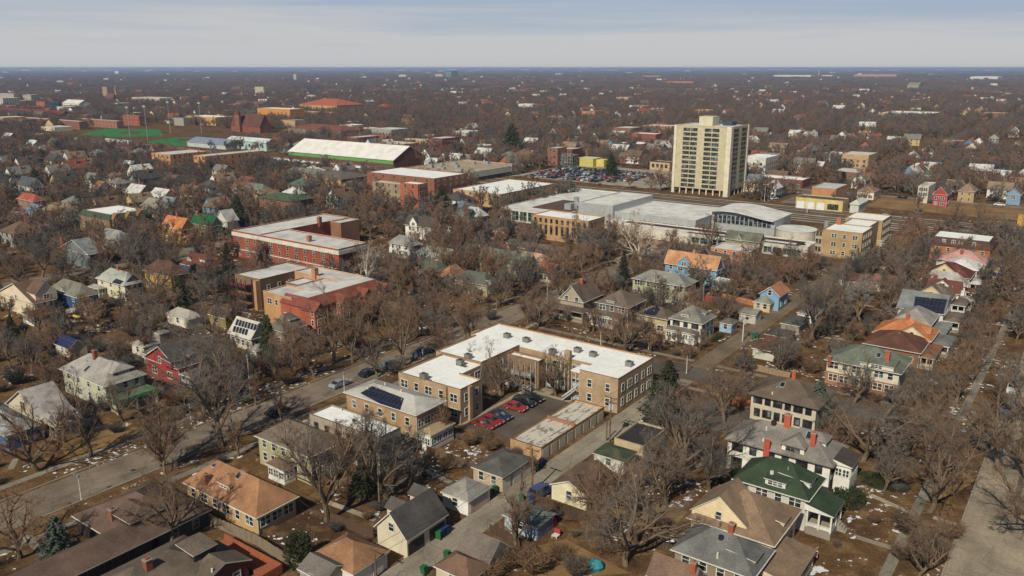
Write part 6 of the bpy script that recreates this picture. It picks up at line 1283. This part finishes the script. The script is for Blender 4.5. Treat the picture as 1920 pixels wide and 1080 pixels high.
def tree(x,y,h,style,rz=None,label=None,red=False,lean=0,wide=1.):
    global tcount
    ks=[k for k in TREES if k[0]==style]; k=ks[tcount%len(ks)]; t=TREES[k]; s=h/15.
    e=empty('bare_tree',(x,y,0),label or tree_label(x,y,('tall ' if h>14 else 'small ' if h<8 else '')+ADJ[style],'bare tree'),'tree','bare winter trees',rz if rz is not None else (tcount*2.39)%6.28,(s*wide,s*wide,s))
    if lean: e.rotation_euler=(0,lean,e.rotation_euler[2])
    link('trunk',t['trunk'],parent=e); link('crown',t['crownr' if red and 'crownr' in t else 'crown'],parent=e); tcount+=1; TP.append((x,y)); return e
TP=[]
def treepx(px,py,top,style,**k):
    x,y=G(px,py); h=height_at(x,y,top); return tree(x,y,min(22,max(4,h)),style,**k)
for q in [(72,883,722,'broad'),(171,855,690,'slim'),(302,875,705,'oval'),(417,838,612,'oval'),(447,856,752,'slim'),(383,777,612,'vase'),(35,1047,885,'broad'),(322,1023,860,'broad'),(613,977,758,'vase'),(725,935,748,'oval'),(767,918,800,'oval'),(552,713,604,'oval'),(626,682,505,'slim'),(758,687,562,'vase'),(708,708,618,'oval'),(873,645,548,'vase'),(938,748,636,'oval'),(1043,743,640,'oval'),(1285,895,716,'vase'),(1358,793,654,'oval'),(1173,1060,872,'broad'),(967,1040,872,'slim'),(1617,865,700,'broad'),(1713,775,650,'oval'),(1517,645,498,'vase'),(1688,543,442,'oval'),(745,560,468,'oval'),(1203,500,388,'pale'),(687,532,444,'pale'),(1612,608,515,'willow'),(660,900,770,'oval'),(828,826,735,'slim'),(905,760,690,'slim'),(1170,662,560,'oval'),(1205,640,570,'oval'),(1370,610,520,'oval'),(1100,625,565,'slim'),(1060,560,500,'slim'),(1000,560,470,'oval'),(950,560,480,'oval'),(940,520,455,'vase'),(1290,500,430,'oval'),(1330,470,400,'oval'),(1085,470,385,'slim'),(1150,470,400,'oval'),(985,470,420,'oval'),(870,440,370,'oval'),(935,455,395,'broad'),(1470,700,610,'oval'),(1450,680,600,'oval'),(1790,760,640,'oval'),(1830,700,600,'oval'),(1760,900,760,'oval'),(1870,880,700,'oval'),(1915,800,620,'oval'),(1945,1010,830,'broad'),(1925,900,760,'oval'),(1720,1085,960,'oval'),(1690,860,720,'broad'),(1560,860,760,'oval'),(1600,760,660,'oval'),(1250,950,800,'oval'),(1330,920,790,'oval'),(1120,960,850,'broad'),(1230,900,790,'oval'),(1100,1005,930,'slim'),(880,720,640,'slim'),(250,640,560,'oval'),(215,690,610,'oval'),(300,640,550,'oval'),(400,640,550,'vase'),(440,620,540,'oval'),(350,690,600,'oval'),(420,720,620,'oval'),(470,720,640,'oval'),(230,790,700,'oval'),(120,830,720,'slim'),(20,690,600,'oval'),(60,700,610,'oval'),(90,740,650,'oval'),(290,560,470,'broad'),(240,500,420,'oval'),(195,500,430,'oval'),(130,520,430,'oval'),(80,520,430,'oval'),(40,540,450,'oval'),(440,470,400,'oval'),(560,440,370,'oval'),(680,440,360,'oval'),(640,640,560,'oval'),(690,620,540,'vase'),(820,640,560,'oval'),(780,610,520,'oval'),(740,640,560,'vase'),(1540,590,500,'oval'),(1580,560,480,'oval'),(1560,520,470,'oval'),(1480,500,440,'oval'),(1420,500,440,'oval'),(1660,590,500,'oval'),(1900,620,520,'oval'),(1880,520,440,'broad'),(1900,470,400,'oval'),(1840,430,370,'broad'),(1790,430,370,'oval'),(1720,400,340,'slim'),(1415,770,680,'slim'),(1570,700,620,'oval'),(480,760,690,'slim'),(1000,890,830,'slim'),(700,880,800,'slim')]:
    treepx(*q,red=(q[0]%3==0))
for X_,Y_,h_,st_ in [(-143.8,119,13,'oval'),(-143.6,131,15,'vase'),(-144,150,14,'oval'),(-143.5,161,13,'vase'),(-128.2,146,12,'oval'),(-128.4,158,13,'vase'),(-128,188,11,'oval'),(-128.4,203,12,'vase'),(-128.2,222,12,'oval'),(-143.8,190,12,'oval'),(-144,206,13,'vase'),(-143.7,221,12,'oval'),(-143.9,240,12,'vase'),(-150,184,13,'broad'),(-152,172,12,'oval'),(-160,150,13,'vase'),(-157,162,12,'oval'),(-128.3,97,10,'slim'),(-127.9,71,11,'oval'),(-144,93,12,'vase'),(-150,112,11,'oval'),(-156,122,12,'oval'),(-122,186,9,'slim'),(-108,186,9,'oval'),(-96,187,8,'slim'),(-200,108,11,'oval'),(-212,118,11,'vase'),(-222,108,12,'oval'),(-224,128,11,'oval'),(-216,138,10,'vase'),(-228,96,11,'oval'),(-196,94,10,'oval'),(-189,104,10,'slim'),(-58,140,12,'vase'),(-55,128,11,'oval'),(-52,118,10,'oval'),(-57,108,10,'broad'),(-54,98,9,'oval'),(-23,140,11,'oval'),(-22,158,12,'vase'),(-21,176,12,'oval'),(-20.6,200,12,'oval'),(-21,224,11,'vase'),(-22,250,11,'oval')]: tree(X_,Y_,h_,st_,red=int(Y_)%3==0)
treepx(1743,960,775,'vase',lean=.22,label='tall bare tree leaning right over the sidewalk by the right hand street')
# evergreens
def ever(kind_,px,py,top,label,wide=1.,cat='evergreen tree'):
    x,y=G(px,py); h=height_at(x,y,top); t,c=CON[kind_]; h0={'blue spruce':10,'spruce':12,'cedar':6,'column':8,'pine':9,'dark':9}[kind_]; s=max(.15,h/h0)
    e=empty('evergreen_tree',(x,y,0),label,cat,'evergreen trees',random.random()*6,(s*wide,s*wide,s)); link('trunk',t,parent=e); link('crown',c,parent=e); TP.append((x,y))
for q in [('blue spruce',112,1052,966,'blue green spruce beside the long dark brown ranch roof',1.5),('cedar',562,1062,1000,'round dark green cedar bush in the fenced yard',1.1),('spruce',1250,775,674,'big dark spruce at the corner of the courtyard apartments',1.75),('spruce',1226,812,750,'lower dark spruce beside the alley',1.9),('blue spruce',1531,792,712,'grey green spruce between the beige stucco house and bare trees',1.5),('spruce',1168,543,470,'tall dark spruce left of the sage apartment house',1.),('dark',830,412,345,'tall dark evergreen beside the teal gabled house',1.4),('spruce',430,533,452,'tall dark spruce right of the blue maroon-roofed house',.9),('column',370,549,495,'dark green cypress column between yellow and blue houses',1.5),('spruce',490,508,470,'small dark spruce before the red brick courtyard wall',1.2),('dark',506,672,588,'dark green spruce right of the tilted solar panels',1.),('dark',677,610,545,'dark evergreen against the red tiled mansard facade',1.),('dark',70,362,312,'dark evergreen at the far left among houses',1.3),('dark',447,424,362,'dark evergreen behind the red brick courtyard apartments',1.3),('pine',908,470,430,'yellow green pine beside the pale garage roof',1.2),('dark',680,925,862,'dark evergreen behind the beige coach house yard',1.5),('dark',960,292,228,'tall dark evergreen behind the shop row',1.5),('dark',1145,330,284,'dark evergreen beside the bright yellow shops',1.3),('cedar',1847,567,535,'round dark juniper before the row of gables',1.6),('cedar',1500,478,455,'dark round evergreen before the white factory wall',1.4),('dark',340,570,520,'dark evergreen mass behind the yellow house',1.6),('spruce',25,640,590,'dark spruce at left frame edge below the cream house',1.4),('dark',1660,665,630,'small dark evergreen behind the cream and brick house',1.2),('cedar',1215,565,548,'round dark shrub below the sage apartment house',2.),('column',1580,345,322,'dark green conifer right of the pale blue roof',1.5),('cedar',1610,600,585,'round shrub under the golden willow',1.5),('column',795,895,868,'small dark cedar by the coach house yard walk',1.2),('cedar',1352,905,880,'round green bush against the white stucco wall',1.3),('cedar',1378,895,868,'second green bush against the white stucco wall',1.),('dark',1305,560,520,'small dark evergreen by the blue house rear',1.)]: ever(*q)
def hedge(px,py,w,d,h,label,mat=NG,rz=0):
    x,y=G(px,py); r=random.Random(int(px)); C=MB()
    for i in range(int(900*w*d/6)):
        a=r.random()*6.283; t=r.random()**.5; z=h*(1-t**3)**.5*r.uniform(.3,1.); p=Vector((w*t*math.cos(a),d*t*math.sin(a),z)); cone(C,p,p+Vector((r.gauss(0,.15),r.gauss(0,.15),r.uniform(.08,.3))),.13)
    o=link('hedge',C.mesh('hedge_foliage',[mat]),(x,y,0),rz); tag(o,label,'hedge')
hedge(1588,938,3.0,4.0,1.8,'rounded dark green hedge beside the green-roofed porch'); hedge(1655,905,4.5,3.,.9,'low dark green hedge bed along the right hand sidewalk'); hedge(1345,635,1.,4.,.9,'low clipped hedge beside the cream house driveway'); hedge(118,815,.9,.9,1.3,'dark round bush before the snow-roofed beige house'); hedge(160,805,1.6,1.,1.4,'dark bushes right of the snow-roofed beige porch'); hedge(655,640,3,1.,1.1,'green clipped shrubs before the red tiled facade')
def shrub(px,py,s,label): x,y=G(px,py); o=link('bare_shrub',SHR[int(px)%3],(x,y,0),px%6,None,(s,s,s*1.1)); tag(o,label,'shrub','leafless brown shrubs'); TP.append((x,y))
rsh=random.Random(3)
for px,py,s in [(905,830,3),(880,835,2.5),(920,845,2.5),(1490,690,4),(1520,700,3.5),(1460,560,3),(1390,690,3),(1060,650,3.5),(1085,660,3),(740,700,2.5),(500,700,4),(520,690,4),(540,720,3.5),(470,690,3),(200,770,3),(280,740,3),(330,760,3),(1700,1000,3.5),(1740,1040,3.5),(1780,1010,3),(1690,1050,2.5),(960,1065,3),(1000,1075,3.5),(1050,1050,2.5),(920,1090,3),(1080,1080,3),(1300,860,3),(1340,870,3),(1260,870,3),(1200,950,2.5),(1720,740,4),(1680,760,3.5),(1740,820,3.5),(1770,720,3.5),(1810,640,3),(1840,600,3),(620,900,2.5),(580,900,2.5),(700,870,3),(240,690,3.5),(190,660,3),(60,660,4),(30,720,4),(110,700,3.5),(1380,540,3),(1350,575,3),(1550,500,3.5),(1600,520,3),(1460,480,3.5),(1200,520,2.5),(560,640,3.5),(600,650,3),(760,580,3),(680,660,3.5),(870,600,3),(920,600,3),(450,740,2.5),(1130,1000,2.2),(1240,990,2.2)]:
    x,y=G(px,py)
    if taken(x,y,.5) or onroad(x,y,0): x+=3
    shrub(px,py,s,tree_label(x,y,'brown leafless','shrub'))
# further individual trees: nearest spots of the wooded blocks, then the rest as woodland
rt_=random.Random(77); cand=[]
def near_tree(x,y,r): return any(abs(a-x)<r and abs(b-y)<r for a,b in TP)
for xi in range(-155,22):
    for yi in range(18,100):
        x=xi*8.1+rt_.uniform(-3.5,3.5); y=yi*8.1+rt_.uniform(-3.5,3.5); px,py=proj(x,y,5)
        if not(-40<px<1960 and 100<py<700): continue
        dd=math.hypot(x,y)
        if dd<215 or dd>960: continue
        if taken(x,y,1.2,5 if dd>330 else 2) or onroad(x,y,1.2): continue
        if dd<420 and near_tree(x,y,5): continue
        if rt_.random()>(.75 if dd<420 else .97): continue
        cand.append((dd,x,y))
cand.sort(); MAXT=298
nfill=MAXT-tcount
for dd,x,y in cand[:nfill]:
    tree(x,y,rt_.uniform(9.5,16) if x<-150 or y>300 else rt_.uniform(8,13),'far_'+rt_.choice(('oval','oval','vase','broad','oval','slim')),red=rt_.random()<.5)
rest=[(x,y) for dd,x,y in cand[nfill:]]
# ---- woodland beyond: one object, geometry-node instances of three tree shapes
WB=M('twig',(124,102,85)); WR=M('twig',(138,105,86)); WK=M('bark',(126,108,90))
def low_tree(seed,st,mat,tw,dens):
    T,C=bare_tree(seed,st,dens,tw,12.,4); b=MB(); b.v=T.v+C.v; n=len(T.v); b.f=T.f+[tuple(a+n for a in f) for f in C.f]; b.m=[1]*len(T.f)+[0]*len(C.f); return b.mesh('woodland_tree',[mat,WK])
LT=[low_tree(41,'oval',WB,.055,.82),low_tree(42,'broad',WR,.055,.82),low_tree(43,'oval',WR,.06,.8),low_tree(44,'vase',WB,.055,.82)]
def grove(seed,mat,n=22,R_=32,tw=.3):
    r=random.Random(seed); C=MB()
    for i in range(n):
        a=r.random()*6.283; t=r.random()**.5*R_; x,y=t*math.cos(a),t*math.sin(a); h=r.uniform(8,13); w=r.uniform(4,6.5)
        for k in range(60):
            u=r.random(); b=r.random()*6.283; rr_=w*math.sin(math.pi*(.25+.7*u))*r.random()**.5; p=Vector((x+rr_*math.cos(b)*.8,y+rr_*math.sin(b)*.8,1.5+u*(h-2))); cone(C,p,p+Vector((r.gauss(0,1)+math.cos(b),r.gauss(0,1)+math.sin(b),r.uniform(.6,2.4))),tw*r.uniform(.6,1.3))
    return C.mesh('woodland_grove',[mat])
GV=[grove(51,WB),grove(52,WR),grove(53,M('twig',(104,96,92)))]
src=[]
for i,(me,px,py) in enumerate([(LT[0],700,235),(LT[1],880,232),(LT[2],1180,236),(LT[3],1500,240)]):
    x,y=G(px,py); o=link('far_tree',me,(x,y,0)); tag(o,'bare tree standing among far woodland %s'%('above the train shed','above the grocery store','left of the tall beige tower','right of the tall beige tower')[i],'tree'); src.append(o)
srg=[]
for i,(me,px,py) in enumerate([(GV[0],600,160),(GV[1],1000,160),(GV[2],1400,160)]):
    x,y=G(px,py); o=link('distant_woodland_patch',me,(x,y,0)); kind(o,'stuff'); o['label']='small far patch of bare woodland'; srg.append(o)
def scatter(name,pts,scales,srcs):
    me=bpy.data.meshes.new(name); me.from_pydata([(x,y,0) for x,y in pts],[],[]); at=me.attributes.new('sc','FLOAT','POINT'); at.data.foreach_set('value',scales)
    o=bpy.data.objects.new(name,me); COL.objects.link(o); kind(o,'stuff')
    ng=bpy.data.node_groups.new(name,'GeometryNodeTree'); ng.interface.new_socket('Geometry',in_out='INPUT',socket_type='NodeSocketGeometry'); ng.interface.new_socket('Geometry',in_out='OUTPUT',socket_type='NodeSocketGeometry')
    a=ng.nodes.new; L=ng.links.new; gi=a('NodeGroupInput'); go=a('NodeGroupOutput'); mp=a('GeometryNodeMeshToPoints'); L(gi.outputs[0],mp.inputs['Mesh'])
    gg=a('GeometryNodeGeometryToInstance')
    for s in srcs:
        oi=a('GeometryNodeObjectInfo'); oi.inputs['Object'].default_value=s; oi.transform_space='ORIGINAL'; L(oi.outputs['Geometry'],gg.inputs[0])
    ins=[]
    jn=a('GeometryNodeJoinGeometry'); idx=a('FunctionNodeRandomValue'); idx.data_type='INT'; idx.inputs[4].default_value=0; idx.inputs[5].default_value=len(srcs)-1
    # one Geometry to Instance per source so that each can be picked
    ng.nodes.remove(gg)
    for n in [n for n in ng.nodes if n.bl_idname=='GeometryNodeObjectInfo']:
        g1=a('GeometryNodeGeometryToInstance'); L(n.outputs['Geometry'],g1.inputs[0]); L(g1.outputs[0],jn.inputs[0])
    ip=a('GeometryNodeInstanceOnPoints'); L(mp.outputs[0],ip.inputs['Points']); L(jn.outputs[0],ip.inputs['Instance']); ip.inputs['Pick Instance'].default_value=True; L(idx.outputs[2],ip.inputs['Instance Index'])
    rv=a('FunctionNodeRandomValue'); rv.data_type='FLOAT_VECTOR'; rv.inputs[0].default_value=(0,0,0); rv.inputs[1].default_value=(0,0,6.283); L(rv.outputs[0],ip.inputs['Rotation'])
    na=a('GeometryNodeInputNamedAttribute'); na.data_type='FLOAT'; na.inputs['Name'].default_value='sc'; L(na.outputs[0],ip.inputs['Scale'])
    L(ip.outputs[0],go.inputs[0]); md=o.modifiers.new('scatter','NODES'); md.node_group=ng; return o
pts=list(rest); rw=random.Random(9); npl=len(pts); ex_=[]
for xi in range(-75,3):
    for yi in range(14,90):
        x=xi*5.4+rw.uniform(-2.4,2.4); y=yi*5.4+rw.uniform(-2.4,2.4); px,py=proj(x,y,3); dd=math.hypot(x,y)
        if not(-30<px<1950 and 300<py<800) or dd<190 or dd>430: continue
        if taken(x,y,.8,3.5) or onroad(x,y,.8) or near_tree(x,y,3.2) or (-126.5<x<-124 or -148<x<-145.2 or -19<x<-10): continue
        if rw.random()<.32: ex_.append((x,y))
pts+=ex_
for i in range(420):      # the same neighbourhood goes on beyond the frame's right and lower edges
    x,y=rw.choice(((rw.uniform(3,140),rw.uniform(40,380)),(rw.uniform(-170,10),rw.uniform(-30,70))))
    p_=[proj(x+a,y+b_,z) for a in (-6,6) for b_ in (-6,6) for z in (0,12)]
    if all(q[0]>1960 or q[1]>1120 or q[0]<-5000 for q in p_) and not taken(x,y,2) and not onroad(x,y,2) and math.hypot(x,y)>35: pts.append((x,y))
# 960 m .. 2.2 km
_ug=[]
for xi in range(-90,2):
    for yi in range(10,130):
        x=xi*4.2+rt_.uniform(-2,2); y=yi*4.2+rt_.uniform(-2,2); px,py=proj(x,y,1)
        if -40<px<1960 and 300<py<1120 and not taken(x,y,.8) and not onroad(x,y,1.5) and not (-130<x<-124 or -148<x<-141 or -19.5<x<-10) and rt_.random()<.26+.3*math.sin(x*.13)*math.sin(y*.11): _ug.append((x,y))
sh0=[o for o in bpy.data.objects if o.name.startswith('bare_shrub')][:3]
ug=scatter('undergrowth',_ug,[rt_.uniform(.7,2.6) for _ in _ug],sh0); ug['label']='brown leafless brush and garden stems between the houses'
def wedge(r0,r1,step,keep,margin=60):
    out=[]; n=int(r1/step)+1
    for i in range(-n,n):
        for j in range(0,n):
            x=(i+rw.uniform(-.45,.45))*step; y=(j+rw.uniform(-.45,.45))*step; d=math.hypot(x,y)
            if r0<=d<r1:
                px,py=proj(x,y,0)
                if -margin<px<1920+margin and rw.random()<keep and not taken(x,y,2) and not onroad(x,y,2): out.append((x,y))
    return out
pts+=wedge(960,2300,10.5,.85)
wd=scatter('bare_woodland',pts,[rw.uniform(.4,.78) if npl<=i<npl+len(ex_) else rw.uniform(.7,1.2) for i in range(len(pts))],src); wd['label']='brown bare treetops filling the blocks to the middle distance'
hs=[o for o in bpy.data.objects if o.name.startswith('small_house')]; hsrc=[hs[i] for i in (3,11,22,35,48,61,77,90,120,150)]
fr_=[(x,y) for x,y in wedge(960,2600,21,.07)]+wedge(2600,6000,60,.045)
fh=scatter('far_rooftops',fr_,[rw.uniform(1.,1.35)*(1 if math.hypot(x,y)<2600 else 1.4) for x,y in fr_],hsrc); fh['label']='countless small rooftops showing through the far bare woodland'
p2_=wedge(2300,6500,48,.95); p3_=wedge(6500,15000,150,.6)
wf=scatter('distant_woodland',p2_+p3_,[rw.uniform(.8,1.15) for _ in p2_]+[rw.uniform(.9,1.3) for _ in p3_],srg); wf['label']='dark bare woodland running to the horizon'
print('TREES',tcount,'wood',len(pts),'far',len(p2_)+len(p3_))
# ================================================================== AIR, SKY, SUN, CAMERA
hz=MB(); hz.box(-61000,61000,-3100,61000,-1.2,75); h=hz.build('haze',[]); kind(h,'stuff'); h['label']='thin blue winter haze over the suburb'
m=bpy.data.materials.new('haze_air'); m.use_nodes=True; nt=m.node_tree; nt.nodes.remove(nt.nodes['Principled BSDF']); pv=nt.nodes.new('ShaderNodeVolumePrincipled'); pv.inputs['Color'].default_value=(.55,.68,1,1); pv.inputs['Density'].default_value=8.5e-5; pv.inputs['Anisotropy'].default_value=.1; nt.links.new(pv.outputs[0],nt.nodes['Material Output'].inputs['Volume']); h.data.materials.append(m)
SKYK=13.8; EL=R(40); AZ=R(8)   # sun to the south, a little east
sd=Vector((math.sin(AZ)*math.cos(EL),-math.cos(AZ)*math.cos(EL),math.sin(EL)))
sl=bpy.data.lights.new('sun','SUN'); sl.energy=5; sl.angle=R(.5); sl.color=(1,.925,.75); so=bpy.data.objects.new('sun',sl); COL.objects.link(so); so.location=(0,0,200); so.rotation_euler=(-sd).to_track_quat('-Z','Y').to_euler()
w=bpy.data.worlds.new('World'); scn.world=w; w.use_nodes=True; nt=w.node_tree; bg=nt.nodes['Background']
sk=nt.nodes.new('ShaderNodeTexSky'); sk.sky_type='NISHITA'; sk.sun_disc=False; sk.sun_elevation=EL; sk.sun_rotation=R(180)-AZ; sk.air_density=1.; sk.dust_density=.5; sk.ozone_density=1.5
tc=nt.nodes.new('ShaderNodeTexCoord'); mp=nt.nodes.new('ShaderNodeMapping'); mp.inputs['Scale'].default_value=(1.2,1.2,34); nt.links.new(tc.outputs['Generated'],mp.inputs['Vector'])
nz=nt.nodes.new('ShaderNodeTexNoise'); nz.inputs['Scale'].default_value=2.2; nz.inputs['Detail'].default_value=7; nz.inputs['Roughness'].default_value=.6; nz.inputs['Distortion'].default_value=.4; nt.links.new(mp.outputs[0],nz.inputs['Vector'])
sx=nt.nodes.new('ShaderNodeSeparateXYZ'); nt.links.new(tc.outputs['Generated'],sx.inputs[0])
ad=nt.nodes.new('ShaderNodeMath'); ad.operation='MULTIPLY_ADD'; nt.links.new(nz.outputs['Fac'],ad.inputs[0]); ad.inputs[1].default_value=-.11; a2=nt.nodes.new('ShaderNodeMath'); a2.operation='ADD'; a2.inputs[1].default_value=.022; nt.links.new(sx.outputs['Z'],a2.inputs[0]); nt.links.new(a2.outputs[0],ad.inputs[2])
cr=nt.nodes.new('ShaderNodeValToRGB'); e=cr.color_ramp.elements; e[0].position=.0; e[0].color=(.79,.80,.83,1); e[1].position=.045; e[1].color=(.52,.635,.81,1); nt.links.new(ad.outputs[0],cr.inputs['Fac'])
ml=nt.nodes.new('ShaderNodeMix'); ml.data_type='RGBA'; ml.blend_type='MULTIPLY'; ml.inputs[0].default_value=1; nt.links.new(cr.outputs['Color'],ml.inputs[6]); ml.inputs[7].default_value=(SKYK,SKYK,SKYK,1)
mr=nt.nodes.new('ShaderNodeMapRange'); mr.inputs['From Min'].default_value=.1; mr.inputs['From Max'].default_value=.4; mr.inputs['To Min'].default_value=.92; mr.inputs['To Max'].default_value=.0; nt.links.new(sx.outputs['Z'],mr.inputs['Value'])
mx=nt.nodes.new('ShaderNodeMix'); mx.data_type='RGBA'; nt.links.new(mr.outputs[0],mx.inputs[0]); nt.links.new(sk.outputs[0],mx.inputs[6]); nt.links.new(ml.outputs[2],mx.inputs[7])
nt.links.new(mx.outputs[2],bg.inputs['Color']); bg.inputs['Strength'].default_value=.052
cam=bpy.data.cameras.new('camera'); cam.sensor_width=36; cam.lens=F/1920*36; cam.clip_start=1; cam.clip_end=90000
co=bpy.data.objects.new('camera',cam); COL.objects.link(co); co.location=(0,0,CAMH); co.rotation_euler=(R(90)-PITCH,0,HEAD); scn.camera=co
vs=scn.view_settings; vs.view_transform='Standard'; vs.look='None'; vs.exposure=-.02; vs.gamma=1; vs.use_curve_mapping=False
scn.cycles.max_bounces=4; scn.cycles.diffuse_bounces=2; scn.cycles.glossy_bounces=2; scn.cycles.volume_bounces=0
